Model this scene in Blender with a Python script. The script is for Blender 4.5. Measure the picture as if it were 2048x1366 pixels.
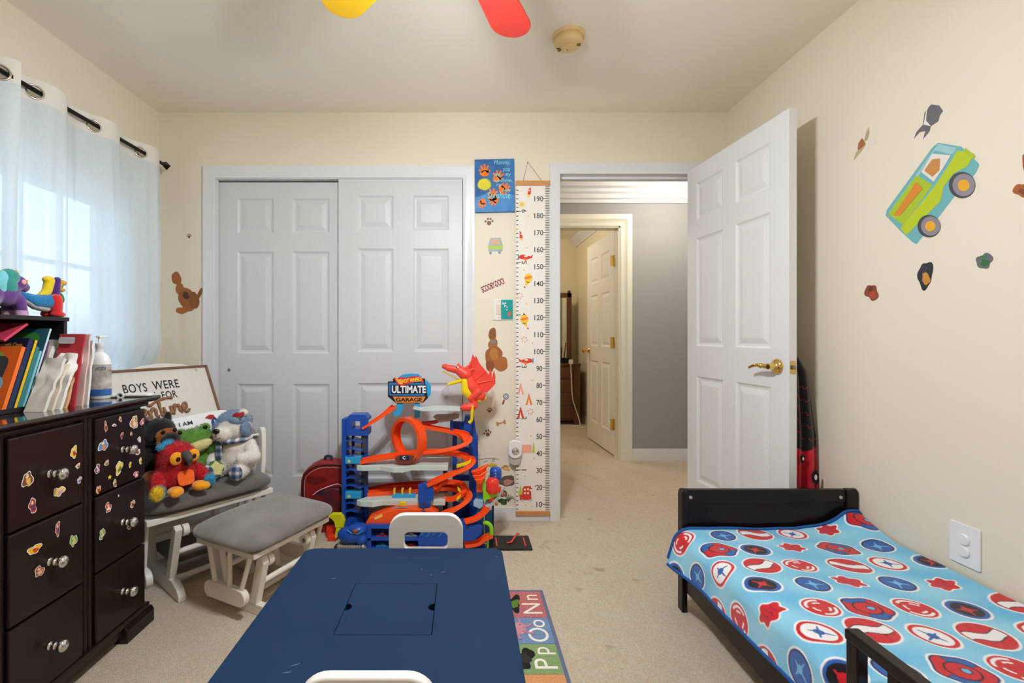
import bpy, bmesh, math, random
import numpy as np
from mathutils import Vector, Matrix, Euler, noise as mnoise

for _o in list(bpy.data.objects):
    bpy.data.objects.remove(_o)
random.seed(7)
rng = np.random.default_rng(7)
SC = bpy.context.scene
COL = SC.collection
PI = math.pi

# ------------------------------------------------------------------ camera
F, CU, CV, CZ = 910.0, 927.0, 673.0, 1.09      # focal length and principal point in photo pixels, eye height
cam_d = bpy.data.cameras.new('camera')
cam_d.sensor_width = 36.0
cam_d.lens = F / 2048 * 36
cam_d.shift_x = (1024 - CU) / 2048
cam_d.shift_y = (CV - 683) / 2048
cam_d.clip_start = 0.02
cam = bpy.data.objects.new('camera', cam_d)
cam.location = (0, 0, CZ)
cam.rotation_euler = (PI / 2, 0, 0)
COL.objects.link(cam)
SC.camera = cam

# ------------------------------------------------------------------ exposure, daylight
SC.view_settings.view_transform = 'Standard'
SC.view_settings.look = 'None'
SC.view_settings.gamma = 1.0
SC.view_settings.exposure = 0.0
SC.view_settings.use_curve_mapping = False
SC.cycles.max_bounces = 10
SC.cycles.diffuse_bounces = 6
SC.cycles.transparent_max_bounces = 16
SC.cycles.caustics_reflective = False
SC.cycles.caustics_refractive = False
SC.cycles.sample_clamp_indirect = 6.0
W = bpy.data.worlds.new('sky')
SC.world = W
W.use_nodes = True
_nt = W.node_tree
_bg = _nt.nodes['Background']
_sky = _nt.nodes.new('ShaderNodeTexSky')
_sky.sky_type = 'NISHITA'
_sky.sun_disc = False
_sky.sun_elevation = math.radians(38)
_sky.sun_rotation = math.radians(150)
_sky.dust_density = 3.0
_nt.links.new(_sky.outputs[0], _bg.inputs[0])
SKY = 1.15
_bg.inputs[1].default_value = SKY

FAN_W = 34.0         # watts per bulb of the fan's light kit
HALL_W = 24.0
ROOM2_W = 24.0

# ------------------------------------------------------------------ pixel -> place
def PX(u, v, X):
    Y = F * X / (u - CU); return Vector((X, Y, CZ - (v - CV) * Y / F))
def PY(u, v, Y):
    return Vector(((u - CU) * Y / F, Y, CZ - (v - CV) * Y / F))
def PZ(u, v, Z=0.0):
    Y = F * (CZ - Z) / (v - CV); return Vector(((u - CU) * Y / F, Y, Z))

# ------------------------------------------------------------------ materials
def lin(c):
    if isinstance(c, str):
        c = tuple(int(c[i:i + 2], 16) for i in (0, 2, 4))
    r = []
    for x in c[:3]:
        x = x / 255.0
        r.append(x / 12.92 if x <= 0.04045 else ((x + 0.055) / 1.055) ** 2.4)
    return (r[0], r[1], r[2], 1.0)
MATS = {}
def mat(name, col=(200, 200, 200), rough=0.5, metal=0.0, var=None, bump=None, spec=0.5, coat=0.0,
        trans=0.0, ior=1.45, emit=None, estr=0.0, sheen=0.0, alpha=1.0, sss=0.0, attr=None):
    if name in MATS:
        return MATS[name]
    m = bpy.data.materials.new(name)
    m.use_nodes = True
    nt = m.node_tree
    b = nt.nodes['Principled BSDF']
    I = b.inputs
    I['Base Color'].default_value = lin(col)
    I['Roughness'].default_value = rough
    I['Metallic'].default_value = metal
    I['Specular IOR Level'].default_value = spec
    I['Coat Weight'].default_value = coat
    I['Coat Roughness'].default_value = 0.08
    I['Transmission Weight'].default_value = trans
    I['IOR'].default_value = ior
    I['Sheen Weight'].default_value = sheen
    I['Alpha'].default_value = alpha
    if emit is not None:
        I['Emission Color'].default_value = lin(emit)
        I['Emission Strength'].default_value = estr
    tc = nt.nodes.new('ShaderNodeTexCoord')
    if attr:
        a = nt.nodes.new('ShaderNodeVertexColor'); a.layer_name = attr
        nt.links.new(a.outputs[0], I['Base Color'])
    if var:                                     # (scale, amount 0..1, second colour, [stretch xyz])
        sc, amt, c2 = var[:3]
        n = nt.nodes.new('ShaderNodeTexNoise'); n.inputs['Scale'].default_value = sc
        n.inputs['Detail'].default_value = 5
        src = tc.outputs['Object']
        if len(var) > 3:
            mp = nt.nodes.new('ShaderNodeMapping'); mp.inputs['Scale'].default_value = var[3]
            nt.links.new(src, mp.inputs[0]); src = mp.outputs[0]
        nt.links.new(src, n.inputs['Vector'])
        r = nt.nodes.new('ShaderNodeValToRGB')
        r.color_ramp.elements[0].position = 0.35
        r.color_ramp.elements[1].position = 0.68
        a0, a1 = lin(col), lin(c2)
        r.color_ramp.elements[0].color = a0
        r.color_ramp.elements[1].color = tuple(a0[i] * (1 - amt) + a1[i] * amt for i in range(3)) + (1,)
        nt.links.new(n.outputs['Fac'], r.inputs[0])
        nt.links.new(r.outputs[0], I['Base Color'])
    if bump:                                    # (scale, strength, distance, [stretch])
        n2 = nt.nodes.new('ShaderNodeTexNoise'); n2.inputs['Scale'].default_value = bump[0]
        n2.inputs['Detail'].default_value = 4
        src = tc.outputs['Object']
        if len(bump) > 3:
            mp = nt.nodes.new('ShaderNodeMapping'); mp.inputs['Scale'].default_value = bump[3]
            nt.links.new(src, mp.inputs[0]); src = mp.outputs[0]
        nt.links.new(src, n2.inputs['Vector'])
        bp = nt.nodes.new('ShaderNodeBump'); bp.inputs['Strength'].default_value = bump[1]
        bp.inputs['Distance'].default_value = bump[2]
        nt.links.new(n2.outputs['Fac'], bp.inputs['Height'])
        nt.links.new(bp.outputs[0], I['Normal'])
    MATS[name] = m
    return m
def flat(col, rough=0.55, **k):                  # plain print / plastic colour
    if not isinstance(col, str):
        col = '%02x%02x%02x' % tuple(int(c) for c in col)
    return mat('plain_%s_%d' % (col, int(rough * 100)), col, rough, **k)

# ------------------------------------------------------------------ mesh builder
def frame(o, x, y):
    """4x4 whose local x, y axes are the given directions."""
    x = Vector(x).normalized(); y = Vector(y)
    z = x.cross(y).normalized(); y = z.cross(x)
    M = Matrix((x, y, z)).transposed().to_4x4(); M.translation = Vector(o)
    return M
class G:
    def __init__(s):
        s.v = []; s.f = []; s.m = []
    def add(s, vs, fs, M=None, mi=0):
        k = len(s.v)
        if M is not None:
            vs = [M @ Vector(p) for p in vs]
        s.v.extend([tuple(p) for p in vs])
        s.f.extend([tuple(i + k for i in f) for f in fs]); s.m.extend([mi] * len(fs))
        return s
    def box(s, x0, x1, y0, y1, z0, z1, M=None, mi=0):
        vs = [(x, y, z) for z in (z0, z1) for y in (y0, y1) for x in (x0, x1)]
        fs = [(0, 2, 3, 1), (4, 5, 7, 6), (0, 1, 5, 4), (2, 6, 7, 3), (0, 4, 6, 2), (1, 3, 7, 5)]
        return s.add(vs, fs, M, mi)
    def cyl(s, p0, p1, r0, r1=None, n=16, M=None, mi=0, caps=True):
        p0 = Vector(p0); p1 = Vector(p1); r1 = r0 if r1 is None else r1
        d = (p1 - p0).normalized(); a = d.orthogonal().normalized(); b = d.cross(a)
        vs = []; fs = []
        for p, r in ((p0, r0), (p1, r1)):
            for i in range(n):
                t = 2 * PI * i / n
                vs.append(p + (a * math.cos(t) + b * math.sin(t)) * r)
        for i in range(n):
            j = (i + 1) % n
            fs.append((i, j, n + j, n + i))
        if caps:
            fs.append(tuple(range(n - 1, -1, -1))); fs.append(tuple(range(n, 2 * n)))
        return s.add(vs, fs, M, mi)
    def tube(s, pts, r, n=10, closed=False, M=None, mi=0):
        pts = [Vector(p) for p in pts]; m = len(pts)
        rs = r if isinstance(r, (list, tuple)) else [r] * m
        vs = []; fs = []; up = None
        for i, p in enumerate(pts):
            if closed:
                t = pts[(i + 1) % m] - pts[i - 1]
            else:
                t = pts[min(i + 1, m - 1)] - pts[max(i - 1, 0)]
            t.normalize()
            if up is None:
                up = t.orthogonal().normalized()
            up = (up - t * up.dot(t))
            if up.length < 1e-6:
                up = t.orthogonal()
            up.normalize()
            w = t.cross(up)
            for k in range(n):
                a = 2 * PI * k / n
                vs.append(p + (up * math.cos(a) + w * math.sin(a)) * rs[i])
        for i in range(m if closed else m - 1):
            i2 = (i + 1) % m
            for k in range(n):
                k2 = (k + 1) % n
                fs.append((i * n + k, i * n + k2, i2 * n + k2, i2 * n + k))
        if not closed:
            fs.append(tuple(range(n - 1, -1, -1))); fs.append(tuple(range((m - 1) * n, m * n)))
        return s.add(vs, fs, M, mi)
    def lathe(s, prof, n=24, M=None, mi=0):
        vs = []; fs = []; m = len(prof)
        for r, z in prof:
            for k in range(n):
                a = 2 * PI * k / n
                vs.append((r * math.cos(a), r * math.sin(a), z))
        for i in range(m - 1):
            for k in range(n):
                k2 = (k + 1) % n
                fs.append((i * n + k, i * n + k2, (i + 1) * n + k2, (i + 1) * n + k))
        if prof[0][0] > 1e-6: fs.append(tuple(range(n - 1, -1, -1)))
        if prof[-1][0] > 1e-6: fs.append(tuple(range((m - 1) * n, m * n)))
        return s.add(vs, fs, M, mi)
    def prism(s, poly, d0, d1, M=None, mi=0, side=None):
        n = len(poly)
        vs = [(p[0], p[1], d0) for p in poly] + [(p[0], p[1], d1) for p in poly]
        s.add(vs, [tuple(range(n - 1, -1, -1)), tuple(range(n, 2 * n))], M, mi)
        return s.add(vs, [(i, (i + 1) % n, n + (i + 1) % n, n + i) for i in range(n)], M, mi if side is None else side)
    def poly(s, pts, M=None, mi=0):
        return s.add(pts, [tuple(range(len(pts)))], M, mi)
    def ell(s, c, r, M=None, mi=0, n=16, rot=None):
        if not isinstance(r, (tuple, list)): r = (r, r, r)
        R = Matrix.Translation(Vector(c)) @ (rot.to_matrix().to_4x4() if rot is not None else Matrix())
        R = (M @ R) if M is not None else R
        k = max(6, n // 2); vs = []; fs = []
        vs.append((0, 0, -r[2]))
        for i in range(1, k):
            a = -PI / 2 + PI * i / k
            for j in range(n):
                t = 2 * PI * j / n
                vs.append((r[0] * math.cos(a) * math.cos(t), r[1] * math.cos(a) * math.sin(t), r[2] * math.sin(a)))
        vs.append((0, 0, r[2])); L = len(vs) - 1
        for j in range(n):
            fs.append((0, 1 + (j + 1) % n, 1 + j))
            for i in range(k - 2):
                a0 = 1 + i * n; a1 = a0 + n
                fs.append((a0 + j, a0 + (j + 1) % n, a1 + (j + 1) % n, a1 + j))
            fs.append((1 + (k - 2) * n + j, 1 + (k - 2) * n + (j + 1) % n, L))
        return s.add(vs, fs, R, mi)
    def cap(s, p0, p1, r0, r1=None, n=12, M=None, mi=0):        # capsule
        r1 = r0 if r1 is None else r1
        s.cyl(p0, p1, r0, r1, n, M, mi); s.ell(p0, r0, M, mi, n); return s.ell(p1, r1, M, mi, n)
    def build(s, name, m, parent=None, smooth=None, bevel=None, world=False, sub=0):
        me = bpy.data.meshes.new(name)
        vs = s.v; off = Vector((0, 0, 0))
        if parent is None:
            A = np.array(vs); lo = A.min(0); hi = A.max(0)
            off = Vector(((lo[0] + hi[0]) / 2, (lo[1] + hi[1]) / 2, lo[2]))
            vs = (A - np.array(off)).tolist()
        me.from_pydata(vs, [], s.f)
        ms = m if isinstance(m, (list, tuple)) else [m]
        for q in ms: me.materials.append(q)
        if len(ms) > 1: me.polygons.foreach_set('material_index', s.m)
        bm = bmesh.new(); bm.from_mesh(me)
        if bevel or smooth: bmesh.ops.remove_doubles(bm, verts=bm.verts, dist=1e-6)
        bmesh.ops.recalc_face_normals(bm, faces=bm.faces); bm.to_mesh(me); bm.free()
        if smooth:
            me.polygons.foreach_set('use_smooth', [True] * len(me.polygons))
            me.set_sharp_from_angle(angle=math.radians(smooth))
        me.update()
        return link(name, me, parent, off, bevel, world, sub)
def link(name, me, parent=None, off=(0, 0, 0), bevel=None, world=False, sub=0):
    o = bpy.data.objects.new(name, me); COL.objects.link(o); o.location = off
    if parent is not None:
        o.parent = parent
        if world:
            o.matrix_parent_inverse = parent.matrix_basis.inverted()
    if bevel:
        b = o.modifiers.new('bevel', 'BEVEL'); b.width = bevel if not isinstance(bevel, tuple) else bevel[0]
        b.segments = 2 if not isinstance(bevel, tuple) else bevel[1]; b.limit_method = 'ANGLE'; b.angle_limit = math.radians(35)
        b.harden_normals = False
    if sub:
        q = o.modifiers.new('sub', 'SUBSURF'); q.levels = sub; q.render_levels = sub
    return o
def thing(name, label, cat, loc=(0, 0, 0), rz=0.0, group=None):
    o = bpy.data.objects.new(name, None); COL.objects.link(o)
    o.location = loc; o.rotation_euler = (0, 0, rz); o.empty_display_size = 0.05
    return tag(o, label, cat, group)
def tag(o, label, cat, group=None):
    o['label'] = label; o['category'] = cat
    if group: o['group'] = group
    return o
def struct(o):
    o['kind'] = 'structure'; return o
def copy_tree(o, parent=None):
    c = o.copy(); COL.objects.link(c)
    if parent is not None: c.parent = parent
    for ch in list(o.children): copy_tree(ch, c)
    return c
def rrect(w, h, r, n=5, cx=0, cy=0):
    pts = []
    for sx, sy, a0 in ((1, 1, 0), (-1, 1, 90), (-1, -1, 180), (1, -1, 270)):
        for i in range(n + 1):
            a = math.radians(a0 + 90 * i / n)
            pts.append((cx + sx * (w / 2 - r) + r * math.cos(a), cy + sy * (h / 2 - r) + r * math.sin(a)))
    return pts
def oval(cx, cy, rx, ry, n=20, rot=0.0):
    c, s_ = math.cos(rot), math.sin(rot); o = []
    for i in range(n):
        a = 2 * PI * i / n; x = rx * math.cos(a); y = ry * math.sin(a)
        o.append((cx + x * c - y * s_, cy + x * s_ + y * c))
    return o
def wobble(cx, cy, rx, ry, amt=0.2, n=26, seed=0, rot=0.0):
    r_ = random.Random(seed); ph = [r_.uniform(0, 6.28) for _ in range(4)]
    c, s_ = math.cos(rot), math.sin(rot); o = []
    for i in range(n):
        a = 2 * PI * i / n
        k = 1 + amt * (0.5 * math.sin(2 * a + ph[0]) + 0.4 * math.sin(3 * a + ph[1]) + 0.35 * math.sin(5 * a + ph[2]))
        x = rx * k * math.cos(a); y = ry * k * math.sin(a)
        o.append((cx + x * c - y * s_, cy + x * s_ + y * c))
    return o
def spline(pts, n=8):
    """Catmull-Rom through points (any dimension)."""
    P = [np.array(p, float) for p in pts]; P = [2 * P[0] - P[1]] + P + [2 * P[-1] - P[-2]]; out = []
    for i in range(1, len(P) - 2):
        for k in range(n):
            t = k / n
            out.append(0.5 * ((2 * P[i]) + (-P[i - 1] + P[i + 1]) * t + (2 * P[i - 1] - 5 * P[i] + 4 * P[i + 1] - P[i + 2]) * t * t
                              + (-P[i - 1] + 3 * P[i] - 3 * P[i + 1] + P[i + 2]) * t ** 3))
    out.append(P[-2]); return [tuple(p) for p in out]
_TX = {}
def text_mesh(body, shear=0.0, bold=0.0, space=1.0):
    k = (body, shear, bold, space)
    if k not in _TX:
        cu = bpy.data.curves.new('t', 'FONT'); cu.body = body; cu.size = 1.0; cu.shear = shear
        cu.align_x = 'CENTER'; cu.align_y = 'CENTER'; cu.offset = bold; cu.space_character = space; cu.resolution_u = 4
        ob = bpy.data.objects.new('t', cu); COL.objects.link(ob)
        me = bpy.data.meshes.new_from_object(ob.evaluated_get(bpy.context.evaluated_depsgraph_get()))
        _TX[k] = ([tuple(v.co) for v in me.vertices], [tuple(p.vertices) for p in me.polygons])
        bpy.data.objects.remove(ob); bpy.data.curves.remove(cu); bpy.data.meshes.remove(me)
    return _TX[k]
def text(g, body, M, w=None, h=None, size=None, mi=0, shear=0.0, bold=0.0, space=1.0, dz=0.0):
    """lettering in the local xy plane of M, fitted to width w and/or height h."""
    vs, fs = text_mesh(body, shear, bold, space)
    A = np.array(vs); lo = A.min(0); hi = A.max(0); c = (lo + hi) / 2
    sx = w / (hi[0] - lo[0]) if w else None
    sy = h / (hi[1] - lo[1]) if h else None
    if size: sx = sy = size
    sx = sx or sy; sy = sy or sx
    g.add([((p[0] - c[0]) * sx, (p[1] - c[1]) * sy, dz) for p in vs], fs, M, mi)
def evaluated(o):
    me = bpy.data.meshes.new_from_object(o.evaluated_get(bpy.context.evaluated_depsgraph_get()))
    return me
def fur(me, n, length, width, droop=0.3, seed=1):
    """append thin pile strands (one triangle each) to a mesh"""
    r = np.random.default_rng(seed)
    me.calc_loop_triangles()
    T = np.array([t.vertices[:] for t in me.loop_triangles]); V = np.array([v.co[:] for v in me.vertices])
    P0, P1, P2 = V[T[:, 0]], V[T[:, 1]], V[T[:, 2]]
    N = np.cross(P1 - P0, P2 - P0); A = np.linalg.norm(N, axis=1); N /= (A[:, None] + 1e-12)
    i = r.choice(len(T), n, p=A / A.sum())
    a, b = r.random(n), r.random(n); fl = a + b > 1; a[fl] = 1 - a[fl]; b[fl] = 1 - b[fl]
    P = P0[i] + a[:, None] * (P1 - P0)[i] + b[:, None] * (P2 - P0)[i]
    D = N[i] + r.normal(0, 0.45, (n, 3)); D[:, 2] -= droop
    D /= np.linalg.norm(D, axis=1)[:, None]
    S = np.cross(D, r.normal(0, 1, (n, 3))); S /= np.linalg.norm(S, axis=1)[:, None] + 1e-9
    L = length * r.uniform(0.6, 1.15, n)[:, None]
    X = np.stack([P - S * width - N[i] * 0.001, P + S * width - N[i] * 0.001, P + D * L], 1).reshape(-1, 3)
    vs = np.concatenate([V, X]).tolist(); k = len(V)
    fs = [tuple(p.vertices) for p in me.polygons] + [(k + 3 * q, k + 3 * q + 1, k + 3 * q + 2) for q in range(n)]
    m2 = bpy.data.meshes.new(me.name); m2.from_pydata(vs, [], fs)
    for q in me.materials: m2.materials.append(q)
    m2.polygons.foreach_set('use_smooth', [True] * len(m2.polygons)); m2.update()
    bpy.data.meshes.remove(me)
    return m2
def blob(name, g, m, parent=None, voxel=0.006, smooth=4, fr=None, world=False, seed=1):
    """weld the solids of g into one smooth skin; fr = (count, length, width) adds pile"""
    me = bpy.data.meshes.new(name); me.from_pydata(g.v, [], g.f); me.materials.append(m)
    bm = bmesh.new(); bm.from_mesh(me); bmesh.ops.recalc_face_normals(bm, faces=bm.faces); bm.to_mesh(me); bm.free()
    t = bpy.data.objects.new('tmp', me); COL.objects.link(t)
    r = t.modifiers.new('r', 'REMESH'); r.mode = 'VOXEL'; r.voxel_size = voxel
    if smooth:
        q = t.modifiers.new('s', 'SMOOTH'); q.factor = 0.5; q.iterations = smooth
    m2 = evaluated(t); bpy.data.objects.remove(t); bpy.data.meshes.remove(me)
    m2.name = name
    if not m2.materials: m2.materials.append(m)
    m2.polygons.foreach_set('use_smooth', [True] * len(m2.polygons))
    if fr: m2 = fur(m2, fr[0], fr[1], fr[2], seed=seed)
    m2.name = name
    if parent is None:
        A = np.array([v.co[:] for v in m2.vertices]); lo = A.min(0); hi = A.max(0)
        off = Vector(((lo[0] + hi[0]) / 2, (lo[1] + hi[1]) / 2, lo[2])); m2.transform(Matrix.Translation(-off))
        return link(name, m2, None, off)
    return link(name, m2, parent, world=world)
def cushion(name, w, d, h, m, parent, M, r=None, puff=0.25, n=28, world=False, seed=0, wr=0.0, flatb=False):
    """soft box: superellipse plan, crowned top; M places its centre"""
    vs = []; fs = []; e = 0.32
    nu, nv = 2 * n, n
    def sp(a, p): return math.copysign(abs(a) ** p, a)
    for i in range(nv + 1):
        ph = -PI / 2 + PI * i / nv
        for j in range(nu):
            th = 2 * PI * j / nu
            cz = sp(math.cos(ph), 0.45)
            x = sp(math.cos(th), e) * cz; y = sp(math.sin(th), e) * cz; z = sp(math.sin(ph), 0.8)
            z *= (1 - puff * max(abs(x), abs(y)) ** 2.5) if z > 0 or not flatb else .55
            p = Vector((x * w / 2, y * d / 2, z * h / 2))
            if wr: p += Vector((0, 0, 1)) * wr * mnoise.noise(p * 9 + Vector((seed, 0, 0)))
            vs.append(p)
    for i in range(nv):
        for j in range(nu):
            fs.append((i * nu + j, i * nu + (j + 1) % nu, (i + 1) * nu + (j + 1) % nu, (i + 1) * nu + j))
    g = G(); g.add(vs, fs, M)
    return g.build(name, m, parent, smooth=60, world=world)
# ================================================================== the room shell
XL, XR, YB, H = -1.81, 1.564, 2.70, 2.42
WALL = mat('cream_wall_paint', (231, 221, 200), 0.75, var=(2.0, 0.25, (228, 216, 194)), bump=(320, 0.05, 0.002))
CEIL = mat('ceiling_paint', (243, 237, 220), 0.85, bump=(260, 0.05, 0.002))
TRIM = mat('white_trim_paint', (222, 222, 222), 0.35, bump=(60, 0.03, 0.002))
DOORM = mat('white_door_paint', (208, 208, 208), 0.42, bump=(46, 0.10, 0.0015, (6, 6, 0.35)))
GREYW = mat('grey_hall_paint', (153, 152, 149), 0.7, bump=(300, 0.05, 0.002))
def carpet_mat():
    m = mat('beige_carpet', (200, 176, 146), 0.97, bump=(330, 1.0, 0.012), sheen=0.2, spec=0.1)
    nt = m.node_tree; L = nt.links; N = nt.nodes
    b = N['Principled BSDF']; tc = N['Texture Coordinate']
    def noise_(s, d, lo, hi, c0, c1):
        n = N.new('ShaderNodeTexNoise'); n.inputs['Scale'].default_value = s; n.inputs['Detail'].default_value = d
        L.new(tc.outputs['Object'], n.inputs['Vector'])
        r = N.new('ShaderNodeValToRGB'); r.color_ramp.elements[0].position = lo; r.color_ramp.elements[1].position = hi
        r.color_ramp.elements[0].color = c0; r.color_ramp.elements[1].color = c1
        L.new(n.outputs['Fac'], r.inputs[0]); return r.outputs[0]
    base = noise_(260, 6, 0.36, 0.64, lin((242, 208, 168)), lin((255, 246, 224)))
    mott = noise_(5, 5, 0.35, 0.65, (0.95, 0.94, 0.92, 1), (1, 1, 1, 1))
    stain = noise_(9, 3, 0.66, 0.76, (1, 1, 1, 1), (0.72, 0.66, 0.58, 1))
    mid = noise_(55, 5, 0.34, 0.66, (0.94, 0.93, 0.915, 1), (1.0, 1.0, 1.0, 1))
    cur = base
    for q in (mott, mid, stain):
        x = N.new('ShaderNodeMix'); x.data_type = 'RGBA'; x.blend_type = 'MULTIPLY'; x.inputs[0].default_value = 1.0
        L.new(cur, x.inputs[6]); L.new(q, x.inputs[7]); cur = x.outputs[2]
    L.new(cur, b.inputs['Base Color'])
    return m
CARPET = carpet_mat()

g = G(); g.box(-2.2, 3.0, -1.15, 6.6, -0.06, 0.0)
struct(g.build('floor', CARPET))
g = G(); g.box(-2.0, 3.0, -1.15, 6.6, H, H + 0.08)
struct(g.build('ceiling', CEIL))
# left wall with the window opening
WY0, WY1, WZ0, WZ1 = 1.50, 2.41, 0.40, 1.83
g = G()
g.box(XL - 0.14, XL, -1.15, WY0, 0, H).box(XL - 0.14, XL, WY1, YB + 0.12, 0, H)
g.box(XL - 0.14, XL, WY0, WY1, 0, WZ0).box(XL - 0.14, XL, WY0, WY1, WZ1, H)
struct(g.build('wall_left', WALL))
g = G(); g.box(XR, XR + 0.12, -1.15, YB + 0.12, 0, H)
struct(g.build('wall_right', WALL))
g = G(); g.box(XL, XR, -1.15, -1.05, 0, H)
struct(g.build('wall_front', WALL))
# back wall: closet and doorway openings
CX0, CX1, CZT = -1.470, -0.003, 2.03
DX0, DX1, DZT = 0.560, 1.395, 2.065
g = G()
g.box(XL, CX0 - 0.022, YB, YB + 0.12, 0, H).box(CX0 - 0.022, CX1, YB, YB + 0.12, CZT, H).box(CX1, DX0, YB, YB + 0.12, 0, H)
g.box(DX0, DX1, YB, YB + 0.12, DZT, H).box(DX1, XR, YB, YB + 0.12, 0, H)
struct(g.build('wall_back', WALL))
g = G()
g.box(-1.70, 0.30, 3.40, 3.46, 0, H).box(-1.76, -1.70, YB + 0.12, 3.46, 0, H).box(0.30, 0.36, YB + 0.12, 3.46, 0, H)
struct(g.build('wall_closet', WALL))
# hall and the room across it
HY = 4.0
g = G()
g.box(-0.3, 0.64, HY, HY + 0.12, 0, H).box(0.64, 1.376, HY, HY + 0.12, 2.06, H).box(1.376, 2.9, HY, HY + 0.12, 0, H)
struct(g.build('wall_hall', GREYW))
g = G()
g.box(2.78, 2.9, YB + 0.12, HY, 0, H).box(-0.36, -0.3, 3.46, HY, 0, H).box(XR + 0.12, 2.9, YB + 0.02, YB + 0.12, 0, H)
struct(g.build('wall_hall_ends', GREYW))
g = G()
g.box(1.53, 1.62, HY + 0.12, 6.3, 0, H).box(-1.2, 1.62, 6.2, 6.3, 0, H).box(-1.3, -1.2, HY + 0.12, 6.3, 0, H).box(-1.3, -0.36, HY + 0.02, HY + 0.12, 0, H)
struct(g.build('wall_far_bedroom', mat('far_room_paint', (232, 220, 190), 0.7)))

def casing(name, x0, x1, zt, yf, w=0.075, t=0.018, side=-1):
    """moulded casing round an opening, on the wall plane y = yf, facing -y"""
    prof = [(0, 0.008), (0.012, 0.012), (0.02, 0.010), (0.05, 0.016), (0.058, t), (w, t), (w, 0)]   # (offset outward, thickness)
    prof = [(0, 0)] + prof
    path = [((x0, 0.0), (-1, 0)), ((x0, zt), (-1, 1)), ((x1, zt), (1, 1)), ((x1, 0.0), (1, 0))]
    vs = []; fs = []; n = len(prof)
    for (px, pz), (dx, dz) in path:
        for o_, th in prof:
            vs.append((px + dx * o_, yf + side * th, pz + dz * o_))
    for i in range(3):
        for k in range(n - 1):
            fs.append((i * n + k, i * n + k + 1, (i + 1) * n + k + 1, (i + 1) * n + k))
    g = G(); g.add(vs, fs)
    return g
cg = casing('c', CX0, CX1, CZT, YB, w=0.068)
cg.box(CX0 - 0.020, CX0, YB, YB + 0.032, 0, CZT).box(CX1, CX1 + 0.012, YB, YB + 0.12, 0, CZT).box(CX0, CX1, YB + 0.002, YB + 0.12, CZT - 0.004, CZT + 0.012)
struct(cg.build('trim_1', TRIM, smooth=30))
cg = casing('c', DX0 + 0.012, DX1 - 0.006, DZT - 0.012, YB, w=0.062)
cg.box(DX0, DX0 + 0.012, YB, YB + 0.12, 0, DZT).box(DX1 - 0.006, DX1 + 0.001, YB, YB + 0.12, 0, DZT).box(DX0, DX1, YB, YB + 0.12, DZT - 0.012, DZT)
cg.box(DX0 + 0.012, DX0 + 0.024, YB + 0.045, YB + 0.085, 0, DZT - 0.012).box(DX0 + 0.012, DX1 - 0.006, YB + 0.045, YB + 0.085, DZT - 0.026, DZT - 0.012)
struct(cg.build('trim_2', TRIM, smooth=30))
CREAMT = mat('cream_trim_paint', (226, 220, 202), 0.4)
cg = casing('c', 0.64, 1.376, 2.06, HY, w=0.10, t=0.022)
cg.box(1.364, 1.3765, HY, HY + 0.12, 0, 2.06).box(0.64, 0.652, HY, HY + 0.12, 0, 2.06).box(0.64, 1.376, HY, HY + 0.12, 2.048, 2.06)
struct(cg.build('trim_3', CREAMT, smooth=30))
# crown moulding in the hall
g = G()
pr = [(0, 2.262), (-0.012, 2.262), (-0.012, 2.29), (-0.03, 2.30), (-0.03, 2.335), (-0.05, 2.35), (-0.055, 2.375), (-0.085, 2.39), (-0.10, H), (0, H)]
n = len(pr); vs = [(x, HY + p[0], p[1]) for x in (-0.3, 2.78) for p in pr]
g.add(vs, [(i, (i + 1) % n, n + (i + 1) % n, n + i) for i in range(n)])
struct(g.build('trim_4', TRIM, smooth=25))
g = G()
pr = [(0, 2.30), (-0.015, 2.30), (-0.02, 2.33), (-0.06, 2.38), (-0.07, H), (0, H)]
n = len(pr); vs = [(1.53 + p[0], y, p[1]) for y in (HY + 0.12, 6.2) for p in pr]
g.add(vs, [(i, (i + 1) % n, n + (i + 1) % n, n + i) for i in range(n)])
struct(g.build('trim_5', TRIM, smooth=25))
def baseboard(name, segs, h=0.078, m=TRIM):
    g = G()
    for (x0, y0), (x1, y1), (nx, ny) in segs:
        for t, z0, z1 in ((0.014, 0.0, h * 0.78), (0.009, h * 0.78, h * 0.92), (0.006, h * 0.92, h)):
            xs = sorted((x0, x1, x0 + nx * t, x1 + nx * t)); ys = sorted((y0, y1, y0 + ny * t, y1 + ny * t))
            g.box(xs[0], xs[-1], ys[0], ys[-1], z0, z1)
    return struct(g.build(name, m, bevel=0.002))
baseboard('baseboard_back', [((CX1 + 0.069, YB), (DX0 - 0.051, YB), (0, -1)), ((XL, YB), (CX0 - 0.069, YB), (0, -1)), ((DX1 + 0.06, YB), (XR, YB), (0, -1))])
baseboard('baseboard_left', [((XL, -1.05), (XL, YB), (1, 0))])
baseboard('baseboard_right', [((XR, -1.05), (XR, YB), (-1, 0))])
baseboard('baseboard_hall', [((1.477, HY), (2.78, HY), (0, -1)), ((-0.3, HY), (0.53, HY), (0, -1))], 0.105)
baseboard('baseboard_far_bedroom', [((1.53, HY + 0.12), (1.53, 6.2), (-1, 0)), ((-1.2, 6.2), (1.53, 6.2), (0, -1))], 0.10)

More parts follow.
